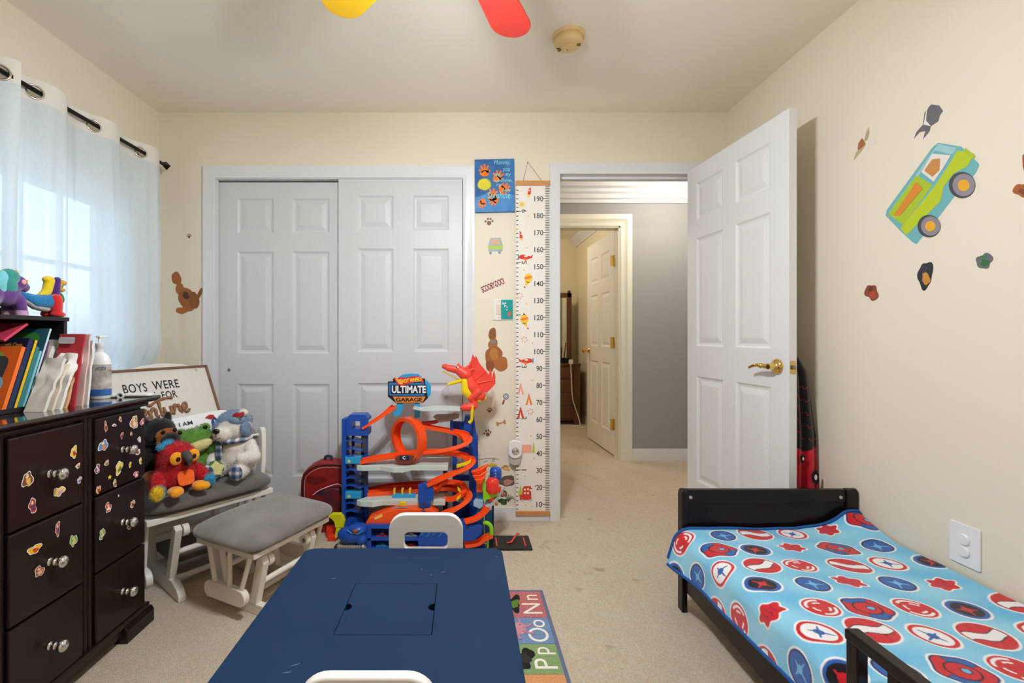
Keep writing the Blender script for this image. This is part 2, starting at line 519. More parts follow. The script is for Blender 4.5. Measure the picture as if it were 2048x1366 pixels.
# ------------------------------------------------------------------ six panel doors
def six_panel_door(name, w, h, t, M, cols, rows, both=True, m=DOORM):
    """slab in local x (width), y (thickness, front face at y=0, back at y=t), z; panels are children"""
    xs = [0, cols[0][0], cols[0][1], cols[1][0], cols[1][1], w]
    zs = [0] + [q for r in sorted(rows) for q in r] + [h]
    g = G()
    inpan = lambda i, k: i in (1, 3) and k % 2 == 1
    for y, sg in ((0, 1), (t, -1)):
        for i in range(5):
            for k in range(len(zs) - 1):
                if inpan(i, k): continue
                g.poly([(xs[i], y, zs[k]), (xs[i + 1], y, zs[k]), (xs[i + 1], y, zs[k + 1]), (xs[i], y, zs[k + 1])])
    for a, b in (((0, 0), (w, 0)), ((w, 0), (w, 1)), ((w, 1), (0, 1)), ((0, 1), (0, 0))):
        z = lambda q: h if q else 0
        g.poly([(a[0], 0, z(a[1])), (b[0], 0, z(b[1])), (b[0], t, z(b[1])), (a[0], t, z(a[1]))])
    o = struct(g.build(name, m, None)) if False else None
    me = bpy.data.meshes.new(name); me.from_pydata(g.v, [], g.f); me.materials.append(m)
    bm = bmesh.new(); bm.from_mesh(me); bmesh.ops.remove_doubles(bm, verts=bm.verts, dist=1e-5)
    bmesh.ops.recalc_face_normals(bm, faces=bm.faces); bm.to_mesh(me); bm.free()
    d = link(name, me); d.matrix_world = M; struct(d)
    for c in cols:
        for r in rows:
            p = G()
            for y, sg in ((0, 1), (t, -1)):
                loops = []
                for ins, dep in ((0, 0), (0.010, 0.007), (0.020, 0.0085), (0.046, 0.0015), (0.052, 0.001)):
                    loops.append([(c[0] + ins, y + sg * dep, r[0] + ins), (c[1] - ins, y + sg * dep, r[0] + ins),
                                  (c[1] - ins, y + sg * dep, r[1] - ins), (c[0] + ins, y + sg * dep, r[1] - ins)])
                for a, b in zip(loops, loops[1:]):
                    for k in range(4):
                        p.poly([a[k], a[(k + 1) % 4], b[(k + 1) % 4], b[k]])
                p.poly(loops[-1])
            p.build('panel', m, d)
    return d
# closet: the left leaf runs behind the right one
def zc(v, Y): return CZ - (v - CV) * Y / F
def xc(u, Y): return (u - CU) * Y / F
Yl = YB + 0.037
dl = six_panel_door('door_1', 0.80, 2.005, 0.032, Matrix.Translation((CX0 - 0.012, Yl, 0.012)),
     [(xc(475, Yl) - CX0 + 0.012, xc(547, Yl) - CX0 + 0.012), (xc(585, Yl) - CX0 + 0.012, xc(659, Yl) - CX0 + 0.012)],
     [(zc(467, Yl) - .012, zc(397, Yl) - .012), (zc(707, Yl) - .012, zc(503, Yl) - .012), (0.235, zc(768, Yl) - .012)])
Yr = YB + 0.001
xr0 = xc(677, Yr)
dr = six_panel_door('door_2', CX1 - 0.003 - xr0, 2.012, 0.032, Matrix.Translation((xr0, Yr, 0.012)),
     [(xc(715, Yr) - xr0, xc(787, Yr) - xr0), (xc(826, Yr) - xr0, xc(898, Yr) - xr0)],
     [(zc(460, Yr) - .012, zc(391, Yr) - .012), (zc(704, Yr) - .012, zc(497, Yr) - .012), (0.235, zc(766, Yr) - .012)])
CHROME = mat('chrome', (225, 225, 228), 0.08, metal=1.0)
NICKEL = mat('satin_nickel', (205, 200, 190), 0.25, metal=1.0)
BRASS = mat('polished_brass', (226, 190, 110), 0.12, metal=1.0)
STEEL = mat('grey_steel', (150, 152, 156), 0.3, metal=1.0)
fp = G(); fp.lathe([(0.0, 0.004), (0.009, 0.004), (0.012, -0.002), (0.014, -0.004), (0.014, 0.0)], 20, frame((xc(458, Yl) - CX0 + .012, 0.001, zc(740, Yl) - .012), (1, 0, 0), (0, 0, 1)))
fp.build('finger_pull', NICKEL, dl, smooth=40)

# the open bedroom door
hA = Vector((xc(1375, 2.685), 2.685, 0)); hB = Vector((xc(1578, 1.932), 1.932, 0))
DW = (hB - hA).length; DH = 2.046
exd = (hB - hA).normalized(); eyd = Vector((0, 0, 1)).cross(exd)       # thickness direction (towards the right wall)
if eyd.x < 0: eyd = -eyd
Mdoor = Matrix((exd, eyd, Vector((0, 0, 1)))).transposed().to_4x4(); Mdoor.translation = Vector((hA.x, hA.y, 0.014))
def on_door(u, v):
    d = Vector(((u - CU) / F, 1, -(v - CV) / F)); n = eyd
    t = (hA - Vector((0, 0, CZ))).dot(n) / d.dot(n); p = Vector((0, 0, CZ)) + d * t
    return (p - hA).dot(exd), p.z - 0.014
cA = on_door(1393, 500)[0], on_door(1446, 500)[0]; cB = on_door(1471, 500)[0], on_door(1541, 500)[0]
rows = [(on_door(1393, 441)[1], on_door(1393, 367)[1]), (on_door(1393, 692)[1], on_door(1393, 477)[1]), (on_door(1393, 961)[1], on_door(1393, 752)[1])]
d3 = six_panel_door('door_3', DW, DH, 0.035, Mdoor, [cA, cB], rows, m=mat('white_door_paint_lit', (226, 226, 226), 0.42, bump=(46, 0.10, 0.0015, (6, 6, 0.35))))  # door white lightened to make up for weaker light on this leaf
hx, hz = on_door(1555, 733)
k = G(); k.lathe([(0.0, 0.0), (0.033, 0.0), (0.034, 0.004), (0.031, 0.009), (0.024, 0.014), (0.016, 0.018), (0.013, 0.024), (0.013, 0.045), (0.0, 0.046)], 28,
                 frame((hx, 0, hz), (1, 0, 0), (0, 0, 1)))
kh = k.build('door_handle', BRASS, d3, smooth=45)
k = G(); pth = spline([(hx, -0.046, hz), (hx - 0.02, -0.052, hz + 0.002), (hx - 0.05, -0.054, hz + 0.003), (hx - 0.08, -0.053, hz - 0.001), (hx - 0.105, -0.050, hz - 0.010), (hx - 0.112, -0.048, hz - 0.013)], 6)
k.tube(pth, [0.011 - 0.006 * i / len(pth) for i in range(len(pth))], 12); k.ell((hx - 0.03, -0.053, hz + 0.002), 0.0125)
k.build('lever', BRASS, kh, smooth=60)
k = G(); k.lathe([(0.0, 0.0), (0.033, 0.0), (0.031, 0.009), (0.016, 0.014), (0.016, 0.022), (0, 0.024)], 24,
                 frame((hx, 0.035, hz), (1, 0, 0), (0, 0, -1)))
k.build('door_handle', BRASS, d3, smooth=45)
k = G(); k.prism(rrect(0.025, 0.057, 0.006), 0, 0.0012, frame((DW, 0.0175, hz), (0, 1, 0), (0, 0, 1)))
lp = k.build('latch_plate', BRASS, d3)
k = G(); k.box(DW, DW + 0.010, 0.011, 0.024, hz - 0.009, hz + 0.009); k.build('latch', STEEL, lp, bevel=0.002)
for z in (0.22, 1.05, 1.82):
    k = G(); k.cyl((-0.004, 0.040, z - 0.045), (-0.004, 0.040, z + 0.045), 0.006).box(-0.004, 0.0005, 0.005, 0.036, z - 0.045, z + 0.045)
    k.build('hinge', BRASS, d3, smooth=40)

# the door of the room across the hall
a4 = Vector((1.362, HY + 0.115, 0.014)); b4 = Vector((1.330, 4.885, 0.014)); e4 = (b4 - a4).normalized(); n4 = Vector((0, 0, 1)).cross(e4)
if n4.x < 0: n4 = -n4
M4 = Matrix((e4, n4, Vector((0, 0, 1)))).transposed().to_4x4(); M4.translation = a4
w4 = (b4 - a4).length
d4 = six_panel_door('door_4', w4, 2.03, 0.035, M4, [(0.11, 0.335), (w4 - 0.335, w4 - 0.11)], [(1.62, 1.88), (0.98, 1.50), (0.20, 0.83)], m=mat('cream_door_paint', (232, 228, 216), 0.4))
k = G(); k.lathe([(0, 0), (0.03, 0), (0.026, 0.01), (0.013, 0.02), (0.012, 0.04), (0.026, 0.05), (0.028, 0.06), (0.018, 0.07), (0, 0.072)], 20, frame((w4 - 0.065, 0, 0.93), (1, 0, 0), (0, 0, 1)))
k.build('door_handle', BRASS, d4, smooth=45)
for z in (0.28, 1.02, 1.76):
    k = G(); k.box(-0.002, 0.0, -0.035, 0.035, z - 0.05, z + 0.05).cyl((-0.006, -0.002, z - 0.05), (-0.006, -0.002, z + 0.05), 0.007)
    for q in (-0.03, 0.0, 0.03): k.cyl((-0.003, -0.02, z + q), (0.0, -0.02, z + q), 0.004, n=8)
    k.build('hinge', BRASS, d4, smooth=40)

# ------------------------------------------------------------------ window in the left wall
VINYL = mat('white_window_vinyl', (232, 236, 238), 0.35)
def glass_mat():
    m = bpy.data.materials.new('window_glass'); m.use_nodes = True; nt = m.node_tree; N = nt.nodes; N.remove(N['Principled BSDF'])
    t = N.new('ShaderNodeBsdfTransparent'); t.inputs[0].default_value = (.94, .97, .98, 1); gl_ = N.new('ShaderNodeBsdfGlossy'); gl_.inputs['Roughness'].default_value = .02
    x = N.new('ShaderNodeMixShader'); x.inputs[0].default_value = .06
    nt.links.new(t.outputs[0], x.inputs[1]); nt.links.new(gl_.outputs[0], x.inputs[2]); nt.links.new(x.outputs[0], N['Material Output'].inputs[0]); return m
GLASS = glass_mat()
g = G()
for y0, y1, z0, z1 in ((WY0, WY0 + 0.03, WZ0, WZ1), (WY1 - 0.03, WY1, WZ0, WZ1), (WY0, WY1, WZ0, WZ0 + 0.03), (WY0, WY1, WZ1 - 0.03, WZ1)):
    g.box(XL - 0.13, XL - 0.005, y0, y1, z0, z1)
win = struct(g.build('window_1', VINYL, bevel=0.002))
zm = (WZ0 + WZ1) / 2 - 0.03
for zz0, zz1, x in ((zm - 0.02, WZ1 - 0.03, XL - 0.10), (WZ0 + 0.03, zm + 0.02, XL - 0.06)):
    g = G(); y0, y1 = WY0 + 0.03, WY1 - 0.03
    for a, b, c, d in ((y0, y0 + 0.035, zz0, zz1), (y1 - 0.035, y1, zz0, zz1), (y0, y1, zz0, zz0 + 0.04), (y0, y1, zz1 - 0.035, zz1)):
        g.box(x - 0.018, x + 0.018, a, b, c, d)
    s_ = g.build('sash', VINYL, win, world=True, bevel=0.002)
    ys = np.linspace(y0 + 0.035, y1 - 0.035, 5); zs = np.linspace(zz0 + 0.04, zz1 - 0.035, 3)
    for y in ys[1:-1]:
        k = G(); k.box(x - 0.01, x + 0.01, y - 0.010, y + 0.010, zz0 + 0.04, zz1 - 0.035); k.build('muntin', VINYL, s_)
    k = G(); k.box(x - 0.009, x + 0.009, y0 + 0.035, y1 - 0.035, zs[1] - 0.010, zs[1] + 0.010); k.build('muntin', VINYL, s_)
    for i in range(4):
        for j in range(2):
            k = G(); k.box(x - 0.002, x + 0.002, ys[i], ys[i + 1], zs[j], zs[j + 1]); k.build('pane', GLASS, s_)
g = G(); cw = 0.06
for y0, y1, z0, z1 in ((WY0 - cw, WY0, WZ0 - cw, WZ1 + cw), (WY1, WY1 + cw, WZ0 - cw, WZ1 + cw), (WY0, WY1, WZ1, WZ1 + cw), (WY0, WY1, WZ0 - cw, WZ0)):
    g.box(XL, XL + 0.016, y0, y1, z0, z1)
g.box(XL, XL + 0.05, WY0 - cw, WY1 + cw, WZ0 - 0.02, WZ0 + 0.005)
struct(g.build('trim_6', TRIM, bevel=0.003))
# ground outside
g = G(); g.box(-30, -2.3, -20, 30, -3.1, -3.0)
struct(g.build('ground_outside', mat('pale_paving', (168, 172, 172), 0.9, var=(3, 0.6, (140, 146, 144)))))

# ------------------------------------------------------------------ curtain rod and sheer panels
BLKM = mat('black_metal', (24, 22, 22), 0.35, metal=0.6)
RX, RZ = -1.71, 2.072
rod = thing('curtain_rod', 'thin black metal curtain rod across the top of the window', 'curtain rod', (RX, 1.9, RZ))
g = G(); g.cyl((0, -1.3, 0), (0, 0.69, 0), 0.0095, n=14); g.build('rod', BLKM, rod, smooth=40)
g = G(); g.lathe([(0.0095, 0.0), (0.011, 0.004), (0.024, 0.034), (0.024, 0.036), (0, 0.036)], 4, frame((0, 0.685, 0), (1, 0, 0), (0, 0, -1))); g.build('finial', BLKM, rod)
for y in (-1.2, 0.62):
    g = G(); g.box(-0.098, 0.0, y - 0.006, y + 0.006, -0.016, -0.008).box(-0.099, -0.093, y - 0.012, y + 0.012, -0.04, 0.03); g.build('bracket', BLKM, rod)
def cloth_mat(name, col, transl, clear):
    m = bpy.data.materials.new(name); m.use_nodes = True; nt = m.node_tree; N = nt.nodes; L = nt.links
    N.remove(N['Principled BSDF']); out = N['Material Output']
    d = N.new('ShaderNodeBsdfDiffuse'); t = N.new('ShaderNodeBsdfTranslucent'); c = N.new('ShaderNodeBsdfTransparent')
    tc = N.new('ShaderNodeTexCoord'); mp = N.new('ShaderNodeMapping'); mp.inputs['Scale'].default_value = (1, 60, 300)
    mp2 = N.new('ShaderNodeMapping'); mp2.inputs['Scale'].default_value = (1, 300, 40)
    n = N.new('ShaderNodeTexNoise'); n.inputs['Scale'].default_value = 1.0; n2 = N.new('ShaderNodeTexNoise'); n2.inputs['Scale'].default_value = 1.0
    L.new(tc.outputs['Object'], mp.inputs[0]); L.new(mp.outputs[0], n.inputs['Vector'])
    L.new(tc.outputs['Object'], mp2.inputs[0]); L.new(mp2.outputs[0], n2.inputs['Vector'])
    ad = N.new('ShaderNodeMath'); ad.operation = 'ADD'; L.new(n.outputs['Fac'], ad.inputs[0]); L.new(n2.outputs['Fac'], ad.inputs[1])
    r = N.new('ShaderNodeMapRange'); r.inputs[1].default_value = 0.6; r.inputs[2].default_value = 1.4; r.inputs[3].default_value = clear * 0.55; r.inputs[4].default_value = clear * 1.45
    L.new(ad.outputs[0], r.inputs[0])
    d.inputs[0].default_value = lin(col); t.inputs[0].default_value = lin(col)
    m1 = N.new('ShaderNodeMixShader'); m1.inputs[0].default_value = transl; L.new(d.outputs[0], m1.inputs[1]); L.new(t.outputs[0], m1.inputs[2])
    m2 = N.new('ShaderNodeMixShader'); L.new(r.outputs[0], m2.inputs[0]); L.new(m1.outputs[0], m2.inputs[1]); L.new(c.outputs[0], m2.inputs[2])
    L.new(m2.outputs[0], out.inputs[0]); return m
SHEER = cloth_mat('sheer_white_linen', (230, 239, 241), 0.29, 0.085)
HEAD = cloth_mat('doubled_white_linen', (236, 230, 220), 0.10, 0.01)
def curtain(label, y0, y1, xc_, ph, per, amp, gy, ztop=2.118, zbot=0.42, sd=0):
    t = thing('window_curtain', label, 'curtain', (xc_, (y0 + y1) / 2, zbot), group='sheer curtains on the black rod')
    gx, gyc = t.location.x, t.location.y
    def X(y, z):
        k = (ztop - z)
        a = amp * (1 - 0.25 * min(1, k / 1.2))
        s_ = math.sin(2 * PI * (y - ph) / per)
        s_ = math.copysign(abs(s_) ** 0.8, s_)
        fold = 0.010 * min(1, k * 2) * math.sin(2 * PI * y / 0.083 + 2.2 * mnoise.noise(Vector((y * 5, z * 1.2, sd))))
        q = min(1.0, max(0.0, (1.06 - z) / 0.16)); a *= 1 - 0.35 * q
        return a * s_ + fold - 0.045 * q * q * (3 - 2 * q) + 0.012 * min(1, k) * mnoise.noise(Vector((y * 4, z * 1.5, sd + 3)))
    def sheet(za, zb, dz, holes):
        ys = np.linspace(y0, y1, int((y1 - y0) / 0.0065) + 1); zs = np.linspace(za, zb, max(2, int(abs(zb - za) / dz) + 1))
        g = G(); ny = len(ys)
        vs = [(X(y, z), y - gyc, z - zbot) for z in zs for y in ys]; fs = []
        for i in range(len(zs) - 1):
            for j in range(ny - 1):
                if holes:
                    yc = (ys[j] + ys[j + 1]) / 2; zz = (zs[i] + zs[i + 1]) / 2
                    if any((yc - h) ** 2 + (zz - RZ + 0.006) ** 2 < 0.0235 ** 2 for h in gy): continue
                fs.append((i * ny + j, i * ny + j + 1, (i + 1) * ny + j + 1, (i + 1) * ny + j))
        g.add(vs, fs); return g
    hd = sheet(ztop, ztop - 0.088, 0.0065, True).build('header_band', HEAD, t, smooth=80)
    sheet(ztop - 0.088, zbot, 0.03, False).build('sheer_cloth', SHEER, t, smooth=80)
    for h in gy:
        y_ = h; nx = (X(y_ + 0.02, RZ) - X(y_ - 0.02, RZ)) / 0.04
        M = frame((X(y_, RZ), y_ - gyc, RZ - 0.006 - zbot), (nx, 1, 0), (0, 0, 1))
        k = G(); k.tube([(0.0265 * math.cos(a), 0.0265 * math.sin(a), 0) for a in np.linspace(0, 2 * PI, 33)[:-1]], 0.0042, 8, True, M)
        k.build('grommet', NICKEL, t, smooth=60)
    return t
curtain('long sheer white curtain panel hanging across the window by the closet', 1.70, 2.588, RX, 1.816, 0.297, 0.030, [1.816, 2.109, 2.410])
curtain('cream curtain panel bunched at the dresser end of the black rod', 1.15, 1.722, RX, 1.68, 0.24, 0.040, [1.44, 1.68], ztop=2.128, sd=5)
# ================================================================== dresser and what stands on it
ESP = mat('espresso_wood', (26, 16, 14), 0.3, coat=0.2, spec=.3, var=(6, 0.5, (36, 22, 18), (1, 0.3, 6)), bump=(30, 0.03, 0.001, (1, 0.2, 6)))
ESPTOP = mat('espresso_gloss', (26, 17, 16), 0.10, coat=0.8)
DFX = -1.205
dr_ = thing('dresser', 'dark espresso nine-drawer dresser with chrome knobs and stickers', 'dresser', (-1.5, 1.30, 0))
DY0, DY1 = 0.87, 1.73
cols_ = [(1.492, 1.722), (1.205, 1.443), (0.912, 1.155)]
rows_ = [(0.567, 0.818), (0.313, 0.560), (0.078, 0.306)]
g = G()
g.box(-1.78, DFX - 0.022, DY0, DY1, 0.07, 0.83)
g.build('body', ESP, dr_, world=True, bevel=0.002)
for y0, y1 in ((1.446, 1.489), (1.159, 1.202), (0.872, 0.909)):
    k = G(); k.box(DFX - 0.022, DFX - 0.010, y0, y1, 0.07, 0.825)
    k.cyl((DFX - 0.012, y0 + 0.012, 0.07), (DFX - 0.012, y0 + 0.012, 0.825), 0.007).cyl((DFX - 0.012, y1 - 0.012, 0.07), (DFX - 0.012, y1 - 0.012, 0.825), 0.007)
    k.build('stile', ESP, dr_, world=True, smooth=40)
g = G(); g.box(-1.80, DFX + 0.002, DY0 - 0.012, DY1 + 0.012, 0.826, 0.842)
g.build('moulding', ESP, dr_, world=True, bevel=0.006)
g = G()
pts = [(-1.81 + 0.015, 0.842), (DFX + 0.010, 0.842), (DFX + 0.026, 0.852), (DFX + 0.026, 0.858), (DFX + 0.022, 0.863), (-1.81 + 0.015, 0.863)]
g.prism([(p[0], p[1]) for p in pts], -DY1 - 0.045, -DY0 + 0.045, Matrix(((1, 0, 0, 0), (0, 0, -1, 0), (0, 1, 0, 0), (0, 0, 0, 1))))
g.build('top', ESPTOP, dr_, world=True, bevel=0.003)
g = G()
g.box(-1.78, DFX + 0.004, DY0 - 0.01, DY1 + 0.012, 0.055, 0.078)
pr = [(-1.78, 0.0), (DFX + 0.015, 0.0), (DFX + 0.015, 0.045), (DFX + 0.006, 0.06), (-1.78, 0.06)]
MYZ = Matrix(((1, 0, 0, 0), (0, 0, -1, 0), (0, 1, 0, 0), (0, 0, 0, 1)))
g.prism(pr, -DY1 - 0.022, -DY1 + 0.12, MYZ).prism(pr, -DY0 - 0.12, -DY0 + 0.02, MYZ)
g.box(-1.78, DFX - 0.002, DY0, DY1, 0.028, 0.06)
g.build('base', ESP, dr_, world=True, bevel=0.003)
kprof = [(0.010, 0.0), (0.011, 0.003), (0.008, 0.006), (0.0065, 0.012), (0.009, 0.016), (0.0095, 0.018), (0.006, 0.021), (0.006, 0.024), (0.012, 0.028), (0.0165, 0.034), (0.0175, 0.040), (0.015, 0.046), (0.008, 0.050), (0, 0.051)]
drawers = {}
for ci, (y0, y1) in enumerate(cols_):
    for ri, (z0, z1) in enumerate(rows_):
        k = G(); k.box(DFX - 0.022, DFX, y0, y1, z0, z1)
        d = k.build('drawer', ESP, dr_, world=True, bevel=0.004); drawers[(ci, ri)] = d
        k = G(); k.lathe(kprof, 24, frame((DFX, (y0 + y1) / 2, (z0 + z1) / 2 - 0.002), (0, 1, 0), (0, 0, 1)))
        k.build('knob', CHROME, d, smooth=60)
# stickers on the drawer fronts: (zoom pixel x, y, w, h, colours)
STK = [(593, 500, 70, 95, 'e9c23a', 'a03c2a'), (626, 610, 38, 50, 'd8c79a', '7a6a3c'), (638, 724, 46, 56, '8fb6d8', 'c2504a'), (222, 720, 100, 145, '7a4a2c', 'e0b04a'),
       (475, 815, 105, 90, 'e8c85a', 'c99ab0'), (262, 930, 80, 125, 'a8382c', '5a3a60'), (463, 1117, 52, 110, 'c05040', '4a4a70'), (590, 1210, 68, 105, '6aa84a', 'd8c070'),
       (278, 1280, 125, 85, 'f0b020', 'c04818'), (316, 1457, 92, 92, 'b05838', 'e0b890'),
       (850, 295, 30, 88, 'b06a3a', '703820'), (918, 283, 40, 26, 'f0f0ee', '303030'), (967, 235, 26, 48, 'd0a070', 'a04030'), (1078, 260, 66, 130, 'c08a58', 'e8d0b0'),
       (1142, 257, 36, 62, 'd04848', 'f0d0c0'), (980, 365, 30, 52, 'a83a30', '604030'), (1055, 352, 20, 36, 'c0a070', '806040'), (1120, 397, 34, 50, 'b0b4b0', 'f0f0f0'),
       (830, 447, 88, 100, '5a88b8', 'd08050'), (1103, 500, 74, 40, 'e8e0e0', 'b04050'), (782, 635, 54, 76, '7a3a70', 'e0b0d0'), (858, 587, 40, 54, 'c8a878', '80643c'),
       (957, 625, 72, 112, 'f0d060', '60883c'), (1045, 600, 26, 48, 'f0d838', 'c8a018'), (1128, 570, 28, 52, 'e8e060', 'b0a030'), (1093, 677, 42, 58, 'd86060', 'f4e0d8'),
       (882, 700, 42, 44, 'f2d21e', 'e8b010'), (923, 750, 36, 62, 'c8b080', '705030'), (790, 800, 44, 66, 'e08838', '804820'),
       (953, 850, 14, 18, 'e8e8e8', 'b0b0b8'), (870, 945, 60, 84, 'c84838', 'f0e0d0'), (1065, 915, 46, 62, 'd0a080', '703828'), (820, 1157, 52, 96, '70a050', 'd8c8a0'), (1035, 1100, 32, 50, 'b05040', '504040')]
WHT = flat('f2f0ec', 0.4)
for i, (zx, zy, w, h, c1, c2) in enumerate(STK):
    p = PX(zx / 4.018, 780 + zy / 4.018, DFX + 0.0004)
    ci = 0 if p.y > 1.47 else 1
    ri = 0 if p.z > 0.563 else (1 if p.z > 0.309 else 2)
    s_ = p.y / F / 4.018; sy = s_ * abs(p.y / p.x) * 1.0
    ry, rz_ = w * s_ * p.y / abs(p.x) / 2 * .8, h * s_ / 2 * .92
    M = frame(p, (0, 1, 0), (0, 0, 1)); k = G()
    if i in (26,):
        st = [((ry if q % 2 == 0 else ry * .45) * math.sin(q * PI / 5), (rz_ if q % 2 == 0 else rz_ * .45) * math.cos(q * PI / 5)) for q in range(10)]
        k.prism(st, 0, 0.0004, M, 1)
    else:
        k.prism(wobble(0, 0, ry, rz_, 0.32, 26, i), 0, 0.0003, M, 0)
        k.prism(wobble(0, 0, ry * .88, rz_ * .90, 0.32, 26, i), 0.0003, 0.0005, M, 1)
        k.prism(wobble(ry * .15, -rz_ * .25, ry * .5, rz_ * .42, 0.4, 18, i + 50), 0.0005, 0.0007, M, 2)
        k.prism(wobble(-ry * .1, rz_ * .42, ry * .32, rz_ * .25, 0.3, 14, i + 90), 0.0005, 0.0007, M, 3)
    k.build('sticker', [WHT, flat(c1, .4), flat(c2, .4), flat('e8c8a0', .4)], drawers[(ci, ri)])

# ------------------------------------------------------------------ hutch on the dresser
TOPZ = 0.863
HX, HY1, HZ = -1.332, 1.530, 1.154
hu = thing('bookshelf_hutch', 'small black open bookshelf standing on the dresser top', 'bookshelf', (-1.47, 1.25, TOPZ))
for nm, b in (('shelf_bottom', (-1.60, HX, 0.95, HY1, TOPZ + 0.0005, TOPZ + 0.015)), ('shelf_top', (-1.61, HX + 0.004, 0.94, HY1 + 0.004, HZ - 0.013, HZ)),
              ('side_panel', (-1.60, HX, HY1 - 0.013, HY1, TOPZ + 0.015, HZ - 0.013)), ('side_panel', (-1.60, HX, 0.95, 0.963, TOPZ + 0.015, HZ - 0.013)),
              ('back_panel', (-1.606, -1.600, 0.95, HY1, TOPZ + 0.001, HZ - 0.013))):
    k = G(); k.box(*b); k.build(nm, mat('black_laminate', (30, 28, 28), 0.35), hu, world=True, bevel=0.0012)
# books lean towards the closet; spine faces the room
BK = TOPZ + 0.0155
PAGE = flat('e8e2d0', 0.8)
def book(label, y, lean, t, h, d, spine, cover, xf, grp='picture books on the dresser shelf', art=None, title=None):
    """y: near lower corner; the book leans by angle `lean` towards +y"""
    e = thing('picture_book', label, 'book', (xf - d / 2, y, BK), group=grp)
    e.rotation_euler = (-lean, 0, 0)
    k = G(); k.box(-d / 2 + 0.004, d / 2 - 0.003, 0.0012, t - 0.0012, 0.003, h - 0.003); k.build('pages', PAGE, e)
    k = G(); k.box(-d / 2, d / 2, 0, 0.0012, 0, h).box(-d / 2, d / 2, t - 0.0012, t, 0, h); cv = k.build('cover', flat(cover, .35), e)
    k = G(); k.box(d / 2 - 0.0012, d / 2 + 0.0005, 0, t, 0, h); sp = k.build('spine', flat(spine, .35), e)
    if title:
        k = G(); text(k, title, frame((d / 2 + 0.0009, t / 2, h * .55), (0, 0, 1), (0, -1, 0)), h=t * .42, w=h * .42); k.build('title_print', flat(title and 'f4f0e0', .5), sp)
    if art:
        k = G()
        for q, (cx, cz, rx, rz_, c) in enumerate(art):
            k.prism(wobble(cx, cz, rx, rz_, .15, 18, q), 0.0002 + 0.0002 * q, 0.0003 + 0.0002 * q, frame((0, 0, h / 2), (1, 0, 0), (0, 0, 1)), q)
        k.build('cover_art', [flat(a[4], .4) for a in art], cv)
    return e
LN = math.radians(18.5)
book('orange picture book with a green and white cover leaning on the shelf', 1.314, LN, 0.012, 0.192, 0.19, 'e8722c', 'ec6a28', -1.334,
     art=[(0.0, 0.0, .075, .075, '8fae50'), (0.04, 0.02, .03, .05, '484848'), (0.045, -0.03, .028, .035, '9cc4e8'), (0.05, -0.065, .02, .02, 'c8402c')])
b = book('navy picture book with yellow lettering leaning on the shelf', 1.330, LN, 0.015, 0.218, 0.20, '1c2c50', '141c34', -1.335)
k = G(); text(k, 'Read with Chase', frame((0.045, -0.0003, 0.197), (1, 0, 0), (0, 0, 1)), w=0.08, h=0.012); k.build('title_print', flat('e0a030', .5), b)
book('slim dark green book with a yellow spine leaning on the shelf', 1.349, LN, 0.008, 0.212, 0.19, 'e0b424', '2a3a2c', -1.333)
book('teal picture book with a red spine label leaning on the shelf', 1.360, LN, 0.011, 0.19, 0.19, '3a7a74', '2c6a68', -1.334)
book('tiny pale blue book with a red head leaning on the shelf', 1.374, LN, 0.007, 0.176, 0.18, '7cc4d0', '6cb4c8', -1.331)
book('tall thin book in dark green and blue with white edge', 1.385, LN, 0.006, 0.250, 0.21, 'c8dce4', '2a5a6a', -1.331,
     art=[(0.02, 0.09, .07, .02, '3f8a3a'), (0.03, 0.05, .06, .02, '8ac0d8')])
# pink workbook lying across the tops
k = G(); k.box(-.075, .075, -.045, .045, 0, .008, Matrix.Translation((-1.42, 1.372, 1.100)) @ Matrix.Rotation(.62, 4, 'X'))
pk = k.build('pink_workbook', flat('c83c58', .4), bevel=.002); tag(pk, 'pink and red workbook wedged slanting above the leaning books', 'book')
# papers and folders
def sheet_stack(name, label, cat, y, lean, t, h, d, col, xf, grp=None, wav=0.004, sd=0, tabs=None):
    """a slightly curled upright sheaf"""
    k = G(); nz, nx = 12, 6; e = thing(name, label, cat, (xf - d / 2, y, TOPZ + (0.0155 if y < 1.53 else 0.0005)), group=grp); e.rotation_euler = (-lean, 0, 0)
    for side, off in ((0, 0), (1, t)):
        vs = [(-d / 2 + d * i / nx, off + wav * (mnoise.noise(Vector((i * .6, j * .45, sd))) + 1) * (j / nz) + 0.0, h * j / nz * (1 + 0.03 * mnoise.noise(Vector((i, sd, 4.0))))) for j in range(nz + 1) for i in range(nx + 1)]
        fs = [(j * (nx + 1) + i, j * (nx + 1) + i + 1, (j + 1) * (nx + 1) + i + 1, (j + 1) * (nx + 1) + i) for j in range(nz) for i in range(nx)]
        k.add(vs, fs)
    S = (nz + 1) * (nx + 1)
    for j in range(nz):
        a = j * (nx + 1) + nx; b_ = a + nx + 1; k.f.append((a, S + a, S + b_, b_)); k.m.append(0)
        a = j * (nx + 1); b_ = a + nx + 1; k.f.append((a, b_, S + b_, S + a)); k.m.append(0)
    for i in range(nx):
        a = nz * (nx + 1) + i; k.f.append((a, a + 1, S + a + 1, S + a)); k.m.append(0)
    k.build('sheets', flat(col, .8), e, smooth=50)
    return e
PG = 'papers and folders stuffed round the dresser shelf'
sheet_stack('paper_folder', 'dark purple folder standing between books and loose papers', 'folder', 1.405, LN * .9, 0.006, 0.205, 0.19, '6a4260', -1.338, PG, sd=1)
sheet_stack('paper_sheaf', 'crumpled white papers standing beside the purple folder', 'papers', 1.424, LN * .8, 0.016, 0.190, 0.18, 'd8d4cc', -1.338, PG, 0.010, 2)
sheet_stack('paper_sheaf', 'grey white paper bundle at the shelf end', 'papers', 1.462, LN * .5, 0.012, 0.205, 0.17, 'cfcac2', -1.338, PG, 0.008, 5)
